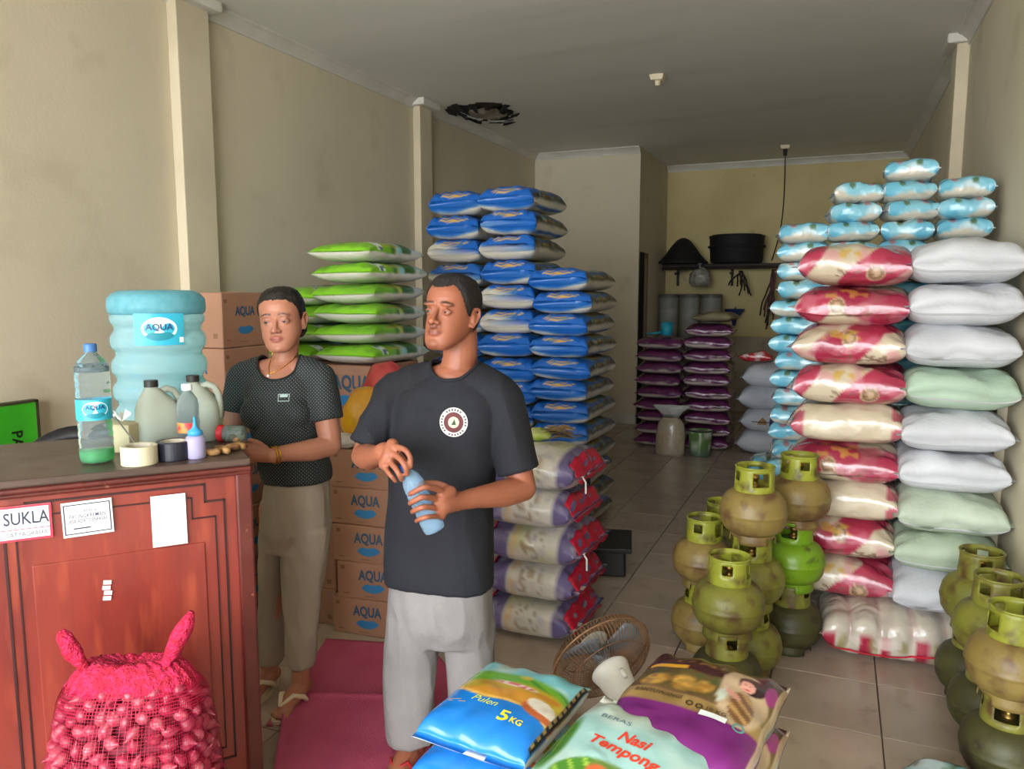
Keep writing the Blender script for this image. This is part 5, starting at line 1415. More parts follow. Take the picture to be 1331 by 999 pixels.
o = obj('cage_wires', fl(cg), m_rust, fan)
o['kind'] = 'stuff'
rg = MB()
for r, z, th in ((0.06, -0.055, 0.0024), (FR+0.001, 0.0, 0.0035), (0.13, 0.047, 0.002), (0.055, 0.058, 0.002), (0.13, -0.054, 0.002)):
    rg.tube([(r*math.cos(2*PI*i/64), r*math.sin(2*PI*i/64), z) for i in range(64)], th, 6, closed=True)
obj('cage_rings', fl(rg), m_rust, fan, smooth=True)
obj('badge', fl(MB().lathe([(0, 0.060), (0.05, 0.060), (0.05, 0.056), (0, 0.056)], 28)), m_fwh, fan)
m_blade = M('grey_translucent_blade', (96, 108, 116), 0.35)
for k in range(3):
    vs = []; fs = []; n_ = 8
    for i in range(n_+1):
        f = i/n_; a = k*2*PI/3 + 1.15*f
        for r in (0.028, 0.075, 0.118, 0.146):
            rr = r*(1-0.10*(2*f-1)**4)
            vs.append(Vector((rr*math.cos(a), rr*math.sin(a), 0.022*(1-2*f))))
    for i in range(n_):
        for q in range(3): fs.append((4*i+q, 4*i+q+1, 4*i+q+5, 4*i+q+4))
    o = obj('blade', fl(MB().add(vs, fs)), m_blade, fan, smooth=True); o.modifiers.new('t', 'SOLIDIFY').thickness = 0.003
obj('blade_hub', fl(MB().lathe([(0, 0.03), (0.02, 0.028), (0.03, 0.015), (0.03, -0.03), (0, -0.03)], 24)), m_blade, fan, smooth=True)
mo = obj('motor_housing', fl(MB().lathe([(0, -0.165), (0.022, -0.164), (0.036, -0.157), (0.046, -0.142), (0.052, -0.115), (0.056, -0.085), (0.062, -0.066), (0.064, -0.058), (0.062, -0.050), (0, -0.05)], 40)), m_fwh, fan, smooth=True)
obj('knob', fl(MB().lathe([(0, -0.02), (0.007, -0.02), (0.009, 0.0), (0.006, 0.012), (0, 0.012)], 14, (0.0, 0.056, -0.11))), m_fwh, mo, smooth=True)
mc = Rf @ Vector((0, 0, -0.11)) + fo
obj('neck', MB().tube([mc+Vector((0, 0, -0.03)), mc+Vector((0, 0, -0.075)), mc+Vector((0.0, 0, -0.10))], [0.030, 0.026, 0.022], 16), m_fwh, fan, smooth=True)
obj('stand_pole', MB().tube([mc+Vector((0, 0, -0.09)), Vector((mc.x, mc.y, 0.03))], 0.018, 16), m_fwh, fan, smooth=True)
obj('base', MB().lathe([(0, 0), (0.14, 0), (0.145, 0.008), (0.13, 0.022), (0.05, 0.035), (0.025, 0.045), (0, 0.045)], 36, (mc.x, mc.y, 0)), m_fwh, fan, smooth=True)

# ================================================================== BACK OF THE SHOP
YS = 10.18
sz = ony(900, 345, YS).z
t = thing('wall_shelf', 'dark narrow wooden shelf along the recess wall', 'shelf', ((-2.14-0.42)/2, YS, 0))
xm = t.location.x
obj('plank', MB().box((0, 0.08, sz), (1.70, 0.30, 0.035)), m_wood_dark, t)
for x in (-0.7, 0.0, 0.7): obj('bracket', MB().box((x, 0.13, sz-0.10), (0.03, 0.18, 0.03)).box((x, 0.21, sz-0.14), (0.03, 0.03, 0.24)), m_wood_dark, t)
obj('rail', MB().tube([(-0.85, -0.10, sz-0.04), (0.85, -0.10, sz-0.03)], 0.018, 8), m_wood_dark, t)
m_blk = M('black_woven_basket', (18, 18, 20), 0.7, (28, 27, 28), 30, bump=0.4, bscale=60)
p = ony(958, 350, YS)
t = thing('black_basket', 'big round black basket upside down on the shelf', 'basket', (p.x, YS-0.12, sz+0.02), 0)
obj('wall', MB().lathe([(0.30, 0.0), (0.315, 0.02), (0.33, 0.30), (0.34, 0.33), (0.325, 0.335), (0.31, 0.30), (0.29, 0.02), (0.30, 0.0)], 40), m_blk, t, smooth=True)
obj('bottom', MB().lathe([(0, 0.345), (0.20, 0.352), (0.30, 0.345), (0.325, 0.33), (0, 0.32)], 40), m_blk, t, smooth=True)
obj('rim', MB().tube([(0.335*math.cos(2*PI*i/40), 0.335*math.sin(2*PI*i/40), 0.20) for i in range(40)], 0.016, 8, closed=True), m_blk, t, smooth=True)
p = ony(886, 350, YS)
t = thing('black_hat', 'black cone shaped woven hat lying on the shelf', 'hat', (p.x+0.03, YS-0.10, sz+0.02), 0)
obj('cone', MB().lathe([(0.30, 0.02), (0.27, 0.06), (0.22, 0.12), (0.15, 0.22), (0.08, 0.30), (0.03, 0.325), (0, 0.33)], 36), m_blk, t, smooth=True)
obj('brim', MB().lathe([(0.31, 0.0), (0.32, 0.02), (0.30, 0.035), (0.26, 0.02), (0.31, 0.0)], 36), m_blk, t, smooth=True)
p = ony(910, 360, YS-0.2)
blob_bag('clear_bag', 'clear plastic bag hanging between hat and basket', (p.x, YS-0.24, p.z-0.12), (0.14, 0.07, 0.13), M('dusty_clear_plastic', (150, 146, 136), 0.3, (120, 116, 106), 14, bump=0.5, bscale=30), 3.0, 0.2, knot=True)
p = ony(917, 370, YS)
obj('hanging_handle', MB().box((0, 0, 0), (0.04, 0.02, 0.16)), M('red_brown_handle', (96, 40, 36), 0.6), None, (p.x, YS-0.10, sz-0.14), (0, 0, 0), 'short red brown handle hanging under the shelf', 'handle', bevel=0.006)
# dark straps and cords
def cords(name, label, u, v0, v1, n_, cols_, y, spread, thick=0.008, seed=1):
    r_ = random.Random(seed); a = ony(u, v0, y); b = ony(u, v1, y)
    t = thing(name, label, 'cord', (a.x, y, a.z))
    L_ = a.z-b.z
    for k in range(n_):
        x = r_.uniform(-spread, spread); ln = L_*r_.uniform(0.55, 1.0)
        pts = [Vector((x*f*(1 if f < 0.6 else 1.2)+0.02*math.sin(5*f+k), r_.uniform(-0.01, 0.01), -ln*f)) for f in np.linspace(0, 1, 8)]
        obj('cord', MB().tube(pts, thick, 6), cols_[k % len(cols_)], t, smooth=True)
    return t
m_cd = M('dark_cord', (34, 30, 28), 0.7); m_cp = M('faded_maroon_cord', (104, 58, 60), 0.7); m_cbk = M('brown_cord', (70, 56, 46), 0.7)
cords('cord_bundle', 'dark cords dangling under the black basket', 963, 352, 385, 7, [m_cd], YS-0.12, 0.14, 0.010, 2)
cords('cord_bundle', 'bundle of brown and maroon cords hanging on the recess wall', 1006, 350, 438, 11, [m_cbk, m_cp, m_cd], YS-0.12, 0.13, 0.010, 4)
# stacked drums
m_drum = M('dusty_grey_drum', (150, 150, 144), 0.5, (126, 126, 120), 4, (0.35, 0.7), bump=0.1, bscale=20)
m_drumd = M('dark_drum_lid', (96, 94, 86), 0.5)
pa, pb_ = ony(858, 440, 9.95), ony(925, 440, 9.95)
dz0 = ony(890, 440, 9.95).z; dz1 = ony(890, 382, 9.95).z
for row in range(2):
    z0_ = 0.0 if row == 0 else dz0; hh = dz0 if row == 0 else dz1-dz0
    for k in range(3 if row else 2):
        x = pa.x+0.10+k*0.268 if row else pa.x+0.14+k*0.32; r = 0.125 if row else 0.15
        t = thing('plastic_drum', ('%s of the upper grey plastic drums under the shelf' % ('leftmost', 'middle', 'rightmost')[k]) if row else '%s lower grey plastic drum behind the purple bags' % ('outer', 'inner')[k], 'drum', (x, 9.98, z0_), 0, 'grey plastic drums')
        obj('body', MB().lathe([(0, 0), (r-0.015, 0), (r, 0.02), (r, hh*0.3), (r-0.006, hh*0.32), (r, hh*0.34), (r, hh*0.64), (r-0.006, hh*0.66), (r, hh*0.68), (r, hh-0.05), (r-0.01, hh-0.04), (0, hh-0.04)], 30), m_drum, t, smooth=True)
        obj('lid', MB().lathe([(0, hh), (r, hh), (r+0.008, hh-0.008), (r+0.008, hh-0.045), (r-0.01, hh-0.045)], 30), m_drumd, t)
# dipper on the purple bags, funnel on the wall, blue can
m_cyan = M('cyan_plastic', (30, 160, 190), 0.35)
t = thing('water_dipper', 'cyan plastic water dipper on the purple bags by the doorway', 'dipper', (-1.58, 7.78, 9*0.123+0.02), 0.3)
obj('cup', MB().lathe([(0, 0), (0.05, 0), (0.054, 0.004), (0.060, 0.13), (0.057, 0.13), (0.051, 0.006), (0, 0.006)], 28), m_cyan, t, smooth=True)
obj('handle', MB().tube([(-0.055, 0, 0.03), (-0.10, 0, 0.02), (-0.20, -0.02, 0.015)], [0.014, 0.012, 0.009], 8), m_cyan, t, smooth=True)
p = ony(951, 402, 10.0)
t = thing('funnel', 'dark blue plastic funnel hanging on the recess wall', 'funnel', (p.x, YB2-0.14, p.z), 0)
obj('cone', MB().lathe([(0.125, 0.0), (0.12, -0.03), (0.03, -0.13), (0.026, -0.13), (0.115, -0.025), (0.125, 0.0)], 32), M('navy_plastic', (36, 52, 104), 0.4), t, smooth=True)
obj('spout', MB().lathe([(0.03, -0.125), (0.02, -0.21), (0.016, -0.21), (0.026, -0.125)], 20), M('navy_plastic_spout', (32, 46, 94), 0.4), t, smooth=True)
obj('hanger', MB().tube([(0, 0.0, -0.005), (0, 0.14, 0.02)], 0.006, 6), m_cd, t)
t = thing('blue_can', 'dark blue can with tan bundle beside the light blue column', 'can', (-0.44, 7.88, 0.895), 0)
obj('body', MB().lathe([(0, 0), (0.075, 0), (0.08, 0.01), (0.08, 0.16), (0.06, 0.19), (0.03, 0.20), (0, 0.20)], 26), M('navy_can', (34, 50, 92), 0.45), t, smooth=True)
obj('tan_top', MB().ball((0.05, 0.02, 0.21), (0.10, 0.08, 0.07), None, 18, 10), M('tan_bundle', (150, 116, 66), 0.8, bump=0.5), t, smooth=True)
# ================================================================== PEOPLE
class Vol:
    """closed overlapping volumes that are fused into one continuous surface"""
    def __init__(s): s.mb = MB()
    def ell(s, c, r, R=None, nu=20, nv=14): s.mb.ball(c, r, R, nu, nv); return s
    def chain(s, pts, rad, seg=14, sub=4):
        pts = [Vector(p) for p in pts]; P_, R_ = [], []
        n = len(pts)
        for i in range(n-1):
            p0, p1, p2, p3 = pts[max(0, i-1)], pts[i], pts[i+1], pts[min(n-1, i+2)]
            for k in range(sub):
                f = k/sub; f2, f3 = f*f, f*f*f
                P_.append(0.5*((2*p1)+(p2-p0)*f+(2*p0-5*p1+4*p2-p3)*f2+(3*p1-p0-3*p2+p3)*f3)); R_.append(rad[i]*(1-f)+rad[i+1]*f)
        P_.append(pts[-1]); R_.append(rad[-1])
        # rounded ends
        d0 = (P_[0]-P_[1]).normalized(); d1 = (P_[-1]-P_[-2]).normalized()
        pre = [(P_[0]+d0*R_[0]*math.sin(a), R_[0]*math.cos(a)) for a in (1.45, 1.1, 0.75, 0.4)]
        post = [(P_[-1]+d1*R_[-1]*math.sin(a), R_[-1]*math.cos(a)) for a in (0.4, 0.75, 1.1, 1.45)]
        s.mb.tube([p for p, r in pre]+P_+[p for p, r in post], [r for p, r in pre]+R_+[r for p, r in post], seg); return s
    def loft(s, secs, seg=32, e=2.2):       # secs: (centre, axis x, axis y, rx, ry)
        vs = []; fs = []
        for c, ax_, ay_, rx, ry in secs:
            for j in range(seg):
                a = 2*PI*j/seg; c_, s_ = math.cos(a), math.sin(a)
                vs.append(Vector(c)+Vector(ax_)*(rx*math.copysign(abs(c_)**(2/e), c_))+Vector(ay_)*(ry*math.copysign(abs(s_)**(2/e), s_)))
        n = len(secs)
        for i in range(n-1):
            for j in range(seg): k = (j+1) % seg; fs.append((i*seg+j, i*seg+k, (i+1)*seg+k, (i+1)*seg+j))
        fs.append(tuple(range(seg-1, -1, -1))); fs.append(tuple(range((n-1)*seg, n*seg)))
        s.mb.add(vs, fs); return s
    def fuse(s, voxel=0.004, smooth=4, name='body', origin=(0, 0, 0)):
        bm_ = bmesh.new(); tmp = s.mb.mesh('tmp'); bm_.from_mesh(tmp)
        bmesh.ops.recalc_face_normals(bm_, faces=bm_.faces); bm_.to_mesh(tmp); bm_.free()
        o = bpy.data.objects.new('tmp', tmp); COL.objects.link(o)
        md = o.modifiers.new('r', 'REMESH'); md.mode = 'VOXEL'; md.voxel_size = voxel; md.use_smooth_shade = True
        if smooth: m2 = o.modifiers.new('s', 'SMOOTH'); m2.iterations = smooth; m2.factor = 0.5
        dg = bpy.context.evaluated_depsgraph_get()
        me = bpy.data.meshes.new_from_object(o.evaluated_get(dg)); me.name = name
        bpy.data.objects.remove(o); bpy.data.meshes.remove(tmp)
        return me
def get_co(me):
    a = np.empty(len(me.vertices)*3, np.float32); me.vertices.foreach_get('co', a); return a.reshape(-1, 3).astype(float)
def get_no(me):
    a = np.empty(len(me.vertices)*3, np.float32); me.vertices.foreach_get('normal', a); return a.reshape(-1, 3).astype(float)
def set_co(me, co): me.vertices.foreach_set('co', co.astype(np.float32).ravel()); me.update()
def cut_faces(me, kill):
    bm_ = bmesh.new(); bm_.from_mesh(me); bm_.verts.ensure_lookup_table()
    dead = [f for f in bm_.faces if all(kill[v.index] for v in f.verts)]
    bmesh.ops.delete(bm_, geom=dead, context='FACES'); bm_.to_mesh(me); bm_.free()
    me.polygons.foreach_set('use_smooth', [True]*len(me.polygons))

def head_volume(V, H, fem=False):
    """H maps head space (x to its left, -y out of the face, z up, eyes at z = 0) to the shop"""
    R3 = H.to_3x3(); X, Y = R3 @ Vector((1, 0, 0)), R3 @ Vector((0, 1, 0)); sc = X.length
    X, Y = X.normalized(), Y.normalized()
    j = 1.02 if fem else 1.0
    secs = [(-0.118, 0.020*j, -0.078, -0.045), (-0.112, 0.034*j, -0.088, -0.030), (-0.098, 0.046*j, -0.0925, -0.005), (-0.080, 0.055*j, -0.091, 0.030), (-0.058, 0.0615*j*(1.04 if fem else 1), -0.0875, 0.058), (-0.032, 0.066*(1.04 if fem else 1), -0.085, 0.078),
            (-0.012, 0.069, -0.079, 0.088), (0.004, 0.0705, -0.077, 0.094), (0.020, 0.0725, -0.083, 0.099), (0.042, 0.074, -0.087, 0.102), (0.065, 0.072, -0.082, 0.100), (0.086, 0.064, -0.069, 0.091), (0.104, 0.049, -0.048, 0.074), (0.115, 0.030, -0.024, 0.050), (0.120, 0.010, -0.002, 0.024)]
    V.loft([(H @ Vector((0, (a+b)/2, z)), X, Y, w*sc, (b-a)/2*sc) for z, w, a, b in secs], 40, 2.25)
    def E(c, r, rot=None):
        V.ell(H @ Vector(c), tuple(q*sc for q in r), R3.normalized() @ rot if rot is not None else R3.normalized(), 18, 12)
    RY = lambda a: Matrix.Rotation(a, 3, 'Y'); RX = lambda a: Matrix.Rotation(a, 3, 'X')
    w = 0.92 if fem else 1.06
    # nose
    V.chain([H @ Vector(p) for p in ((0, -0.079, 0.016), (0, -0.089, -0.002), (0, -0.100, -0.020), (0, -0.106, -0.031))], [0.0068*sc, 0.0074*sc, 0.0092*sc, 0.0108*w*sc], 12)
    for s_ in (-1, 1):
        E((s_*0.0125*w, -0.0955, -0.0345), (0.0085, 0.0095, 0.0075))
        E((s_*0.031, -0.0800, 0.0235), (0.0235, 0.0085, 0.0070), RY(s_*0.05))  # brow
        # upper and lower lids round the eye opening
        V.chain([H @ Vector((s_*x, y, z)) for x, y, z in ((0.0165, -0.0770, 0.001), (0.024, -0.0812, 0.0056), (0.032, -0.0817, 0.0066), (0.040, -0.0782, 0.0048), (0.0465, -0.0715, 0.0015))], [0.0028*sc, 0.0038*sc, 0.0042*sc, 0.0038*sc, 0.0028*sc], 8)
        V.chain([H @ Vector((s_*x, y, z)) for x, y, z in ((0.0175, -0.0765, -0.002), (0.025, -0.0788, -0.0060), (0.033, -0.0790, -0.0066), (0.040, -0.0762, -0.0048), (0.0455, -0.0715, -0.001))], [0.0024*sc, 0.0030*sc, 0.0032*sc, 0.0030*sc, 0.0024*sc], 8)
        # ear: rim, lobe, bowl
        ec = Vector((s_*0.0715, 0.016, -0.008))
        V.chain([H @ (ec+Vector((s_*x, y, z))) for x, y, z in ((0.002, -0.012, 0.014), (0.007, -0.004, 0.027), (0.012, 0.010, 0.030), (0.014, 0.019, 0.018), (0.012, 0.017, 0.0), (0.008, 0.008, -0.016), (0.004, -0.002, -0.028), (0.001, -0.009, -0.024))], [0.0040*sc, 0.0046*sc, 0.0048*sc, 0.0048*sc, 0.0046*sc, 0.0048*sc, 0.0062*sc, 0.005*sc], 8, 3)
        E(ec+Vector((s_*0.004, 0.004, 0.0)), (0.0055, 0.013, 0.024))
        E((s_*0.014, -0.0815, -0.047), (0.011, 0.0085, 0.010))                       # muzzle beside the lips
    # lips and chin
    V.chain([H @ Vector(p) for p in ((-0.0250, -0.0815, -0.0635), (-0.011, -0.0925, -0.0580), (0, -0.0940, -0.0588), (0.011, -0.0925, -0.0580), (0.0250, -0.0815, -0.0635))], [0.0036*sc, 0.0060*sc, 0.0058*sc, 0.0060*sc, 0.0036*sc], 10)
    V.chain([H @ Vector(p) for p in ((-0.0220, -0.0825, -0.0655), (-0.009, -0.0915, -0.0690), (0.009, -0.0915, -0.0690), (0.0220, -0.0825, -0.0655))], [0.0036*sc, 0.0070*sc, 0.0070*sc, 0.0036*sc], 10)
    E((0, -0.0840, -0.099), (0.021, 0.0150, 0.015))
    E((0, 0.035, 0.045), (0.069, 0.066, 0.066))
def face_paint(hl, c, skin, fem):
    """face colours: lips, brows, shaven shade, darkened mouth line, nostrils and eye area"""
    x, y, z = hl[:, 0], hl[:, 1], hl[:, 2]
    front = (y < -0.055)
    lip = ((1-sm(np.sqrt((x/0.0265)**2+((z+0.0640)/(0.0115 if fem else 0.0105))**2), 0.85, 1.05))*front*(y < -0.082))
    c = mixc(c, (150, 74, 68) if fem else (112, 58, 48), lip*(0.7 if fem else 0.6))
    c = mixc(c, (82, 34, 32), lip*band(z, -0.0640, 0.0004, 0.0012)*0.7)
    ax_ = np.abs(x)
    bz = 0.0275+0.002*sm(ax_, 0.012, 0.03)-0.008*sm(ax_, 0.030, 0.052)
    brow = band(z-bz, 0, 0.0022 if fem else 0.0028, 0.002)*sm(ax_, 0.010, 0.014)*(1-sm(ax_, 0.046, 0.052))*front
    c = mixc(c, (46, 32, 28), brow*0.72)
    cheek = (1-sm(np.sqrt(((ax_-0.042)/0.022)**2+((z+0.030)/0.022)**2), 0.2, 1.0))*(y < -0.03)
    nos = (1-sm(np.sqrt(((ax_-0.0075)/0.0045)**2+((z+0.0405)/0.0025)**2), 0.6, 1.1))*(y < -0.088)
    c = mixc(c, (60, 28, 24), nos*0.8)  # nostril openings darkened in the skin colour
    if not fem:
        must = band(z, -0.0475, 0.0035, 0.004)*(1-sm(ax_, 0.018, 0.026))*front
        c = mixc(c, (84, 54, 46), must*0.45)
        c = mixc(c, (120, 76, 62), (1-sm(z, -0.105, -0.075))*(y < -0.03)*0.25)
    eyes = (1-sm(np.sqrt(((ax_-0.0315)/0.022)**2+((z-0.002)/0.014)**2), 0.5, 1.05))*front
    c = mixc(c, (104, 58, 46), eyes*0.22)  # darker tone round the eyes
    return c
m_eyew = M('eye_white', (124, 110, 100), 0.5); m_iris = M('dark_brown_iris', (26, 18, 15), 0.35)
m_skin = M('skin', rough=0.48, bump=0.06, bscale=120, attr='Col', sub=0.10)
def add_eyes(parent, H, look=(0, 0)):
    R3 = H.to_3x3().normalized(); sc = (H.to_3x3() @ Vector((1, 0, 0))).length
    for s_ in (-1, 1):
        e = obj('eyeball', MB().ball((0, 0, 0), (0.0135*sc, 0.0082*sc, 0.0062*sc), R3, 18, 12), m_eyew, parent, H @ Vector((s_*0.0315, -0.0735, 0.0005)), smooth=True)
        obj('iris', MB().ball((0, 0, 0), (0.0060*sc, 0.0021*sc, 0.0056*sc), R3, 14, 10), m_iris, e, R3 @ Vector((look[0]*sc, -0.0068*sc, look[1]*sc)), smooth=True)
def hair_mesh(H, fem):
    V = Vol(); R3 = H.to_3x3(); sc = (R3 @ Vector((1, 0, 0))).length; X, Y = (R3 @ Vector((1, 0, 0))).normalized(), (R3 @ Vector((0, 1, 0))).normalized()
    g = 0.008 if fem else 0.009
    secs = [(-0.085, 0.052, -0.02, 0.055), (-0.058, 0.0635, -0.06, 0.078), (-0.032, 0.0685, -0.075, 0.094), (-0.012, 0.0705, -0.077, 0.101), (0.004, 0.072, -0.079, 0.105), (0.020, 0.074, -0.083, 0.108), (0.042, 0.0755, -0.086, 0.109), (0.065, 0.074, -0.081, 0.106),
            (0.086, 0.067, -0.069, 0.097), (0.104, 0.053, -0.049, 0.080), (0.116, 0.033, -0.026, 0.055), (0.122, 0.011, -0.003, 0.028)]
    V.loft([(H @ Vector((0, (a+b)/2, z+ (g*0.8 if z > 0.1 else 0))), X, Y, (w+g*0.75)*sc, ((b-a)/2+g*0.8)*sc) for z, w, a, b in secs], 44, 2.25)
    if fem:
        V.ell(H @ Vector((0, 0.070, -0.030)), (0.074*sc, 0.052*sc, 0.070*sc), R3.normalized()); V.ell(H @ Vector((0.012, 0.118, -0.020)), (0.048*sc, 0.036*sc, 0.046*sc), R3.normalized())
    me = V.fuse(0.0045, 3, 'hair')
    co = get_co(me); no = get_no(me); Hi = np.array(H.inverted()); hl = co @ Hi[:3, :3].T + Hi[:3, 3]
    x, y, z = np.abs(hl[:, 0]), hl[:, 1], hl[:, 2]
    phi = np.degrees(np.arctan2(x, -y))
    if fem: line = np.interp(phi, [0, 6, 30, 52, 66, 78, 88, 94, 114, 122, 180], [0.082, 0.086, 0.084, 0.068, 0.044, 0.012, -0.002, 0.022, 0.022, -0.070, -0.085])
    else: line = np.interp(phi, [0, 14, 28, 42, 54, 70, 88, 93, 114, 122, 180], [0.080, 0.080, 0.090, 0.088, 0.062, 0.016, -0.008, 0.020, 0.020, -0.050, -0.060])
    nn = np.array([noise.noise(Vector(p)*55) for p in hl])
    kill = z < line+nn*(0.0025 if fem else 0.004)
    d = np.array([noise.noise(Vector((p[0]*(160 if not fem else 220), p[1]*(160 if not fem else 40), p[2]*(160 if not fem else 60)))) for p in hl])
    edge = sm(z-line, 0.0, 0.022)
    co = co + no*((d*0.0022*(0.3+0.7*edge)) - (1-edge)*0.0055)[:, None]
    set_co(me, co); cut_faces(me, kill)
    return me
def neck_band(me, parent, mat, r=0.0048, zmin=1.2):
    bm_ = bmesh.new(); bm_.from_mesh(me)
    be = [e for e in bm_.edges if e.is_boundary]; nb_ = {}
    for e in be:
        a, b = e.verts; nb_.setdefault(a, []).append(b); nb_.setdefault(b, []).append(a)
    best = []
    seen = set()
    for st_ in list(nb_):
        if st_ in seen: continue
        loop = [st_]; seen.add(st_); cur = st_
        while True:
            nx = [v for v in nb_[cur] if v not in seen]
            if not nx: break
            cur = nx[0]; seen.add(cur); loop.append(cur)
        if len(loop) > len(best): best = loop
    pts = np.array([v.co[:] for v in best]); bm_.free()
    for _ in range(14): pts = (np.roll(pts, 1, 0)+np.roll(pts, -1, 0)+2*pts)/4
    pts = pts[::3]
    return obj('neckband', MB().tube([Vector(p) for p in pts], r, 8, closed=True), mat, parent, smooth=True)
def finger(V, pts, r=0.0085, tip=0.85):
    n = len(pts); V.chain(pts, [r*(1.06-(1.06-tip)*i/(n-1)) for i in range(n)], 10, 3)
def person_frame(yaw): 
    c_, s_ = math.cos(yaw), math.sin(yaw); return Vector((c_, s_, 0)), Vector((-s_, c_, 0))
def torso_secs(rows, k, AX, AY, infl=0.0):
    out = []
    for v, u0, u1, ry, dk in rows:
        a, b = P(u0, v, k+dk), P(u1, v, k+dk); c = (a+b)/2; out.append((c, AX, AY, (a-b).length/2+infl, ry+infl))
    return out
def folds(me, amp, sx, sz_, seed, zlo=-9, zhi=9):
    co = get_co(me); no = get_no(me)
    d = np.array([noise.noise(Vector((p[0]*sx+seed, p[1]*sx, p[2]*sz_+seed)))*0.7+(0.5-abs(noise.noise(Vector((p[0]*sx*1.8+p[2]*3, p[1]*sx*1.8+seed, p[2]*sz_*1.6)))))*0.8 for p in co])
    wgt = sm(co[:, 2], zlo, zlo+0.12)*(1-sm(co[:, 2], zhi-0.12, zhi)) if zlo > -5 else 1.0
    set_co(me, co+no*(d*amp*wgt)[:, None])
def person(name, label, base_pt):
    return thing(name, label, 'person', (base_pt.x, base_pt.y, 0))
def rel(me, o):
    co = get_co(me); co -= np.array([o.location.x, o.location.y, 0]); set_co(me, co); return me
def decal_on(me_world, centre, X, Yv, shape, N, off=0.0015):
    """lay a flat print on a cloth surface along direction N (pointing out of the cloth)"""
    bv = BVHTree.FromPolygons([v.co[:] for v in me_world.vertices], [p.vertices[:] for p in me_world.polygons])
    vs, fs = shape; out = []
    for a, b in vs:
        p = centre+X*a+Yv*b+N*0.3
        hit = bv.ray_cast(p, -N, 0.7)
        out.append((hit[0] if hit[0] is not None else p-N*0.3)+N*off)
    return MB().add(out, fs)

# ------------------------------------------------------------------ the man
KM = 2.42
feet = onz(574, 992)
man = person('person', 'man in black printed T-shirt and pale grey trousers opening a water bottle', feet)
AX, AY = person_frame(math.radians(10))
hk = KM-0.02
HM = Matrix.Translation(P(586, 408, hk)) @ Matrix.Rotation(math.radians(-4), 4, 'Z') @ Matrix.Rotation(math.radians(-7), 4, 'X') @ Matrix.Rotation(math.radians(2), 4, 'Y') @ Matrix.Scale(0.985, 4)
RSh, LSh = P(512, 512, KM+0.05), P(652, 520, KM-0.04)
REl, RWr = P(473, 592, KM-0.03), P(492, 592, KM-0.25)
LEl, LWr = P(680, 634, KM-0.08), P(603, 650, KM-0.26)
V = Vol()
head_volume(V, HM)
V.chain([P(597, 425, KM+0.035), P(598, 465, KM+0.02), P(592, 500, KM+0.02)], [0.056, 0.055, 0.066], 20)
body_rows = [(775, 512, 634, 0.105, 0), (700, 515, 630, 0.105, 0), (640, 515, 632, 0.105, 0), (585, 512, 642, 0.11, 0), (540, 515, 648, 0.10, 0), (512, 525, 645, 0.085, 0.01), (492, 555, 622, 0.062, 0.01)]
V.loft(torso_secs(body_rows, KM, AX, AY))
V.chain([P(590, 494, KM+0.01), P(545, 502, KM+0.04), RSh], [0.062, 0.056, 0.050], 16)
V.chain([P(590, 494, KM+0.01), P(628, 507, KM-0.02), LSh], [0.062, 0.056, 0.050], 16)
V.chain([RSh, RSh.lerp(REl, 0.5), REl], [0.050, 0.045, 0.040], 16)
V.chain([REl, REl.lerp(RWr, 0.35)+Vector((0, 0, -0.004)), REl.lerp(RWr, 0.8), RWr], [0.040, 0.041, 0.031, 0.027], 16)
V.chain([LSh, LSh.lerp(LEl, 0.5), LEl], [0.050, 0.045, 0.041], 16)
V.chain([LEl, LEl.lerp(LWr, 0.35)+Vector((0, 0, -0.004)), LEl.lerp(LWr, 0.8), LWr], [0.041, 0.042, 0.031, 0.0275], 16)
# bottle place
BT, BB = P(527, 606, KM-0.335), P(566, 690, KM-0.335)
bax = (BT-BB).normalized()
# left hand: palm behind-right of the bottle, four fingers across its front
hc = P(574, 655, KM-0.315)
V.chain([LWr, P(588, 652, KM-0.285), hc], [0.027, 0.030, 0.033], 14)
V.chain([P(584, 640, KM-0.30), P(574, 646, KM-0.325), P(570, 656, KM-0.33), P(572, 668, KM-0.325)], [0.022, 0.020, 0.020, 0.019], 12)
for (uk, vk, um, vm_, ut, vt, r) in ((572, 637, 551, 633, 533, 640, 0.0088), (569, 649, 548, 646, 533, 652, 0.0090), (569, 661, 549, 659, 536, 663, 0.0088), (572, 672, 553, 672, 541, 675, 0.0078)):
    finger(V, [P(uk, vk, KM-0.335), P((uk+um)/2, (vk+vm_)/2-1, KM-0.366), P(um, vm_, KM-0.386), P(ut+3, vt, KM-0.374), P(ut, vt+2, KM-0.350)], r)
V.chain([P(586, 638, KM-0.29), P(572, 630, KM-0.285), P(556, 628, KM-0.292), P(545, 630, KM-0.305)], [0.013, 0.0115, 0.010, 0.0088], 10)
# right hand: back of the hand, fingers bent over the cap
V.chain([RWr, P(500, 588, KM-0.285), P(508, 592, KM-0.305)], [0.027, 0.031, 0.030], 14)
V.chain([P(510, 578, KM-0.31), P(506, 592, KM-0.325), P(500, 603, KM-0.32)], [0.019, 0.021, 0.018], 12)
for (k0, k1, k2, k3, r) in (((513, 580, 0.325), (526, 584, 0.352), (533, 594, 0.366), (534, 606, 0.364), 0.0086), ((511, 589, 0.330), (521, 597, 0.362), (527, 607, 0.374), (529, 616, 0.366), 0.0090),
                        ((506, 599, 0.332), (514, 608, 0.362), (519, 617, 0.370), (522, 623, 0.358), 0.0088), ((499, 605, 0.328), (505, 614, 0.350), (510, 620, 0.358), (514, 625, 0.350), 0.0078)):
    finger(V, [P(a, b, KM-c) for a, b, c in (k0, k1, k2, k3)], r)
V.chain([P(506, 584, KM-0.29), P(516, 590, KM-0.295), P(525, 600, KM-0.305), P(530, 608, KM-0.318)], [0.014, 0.012, 0.0105, 0.009], 10)
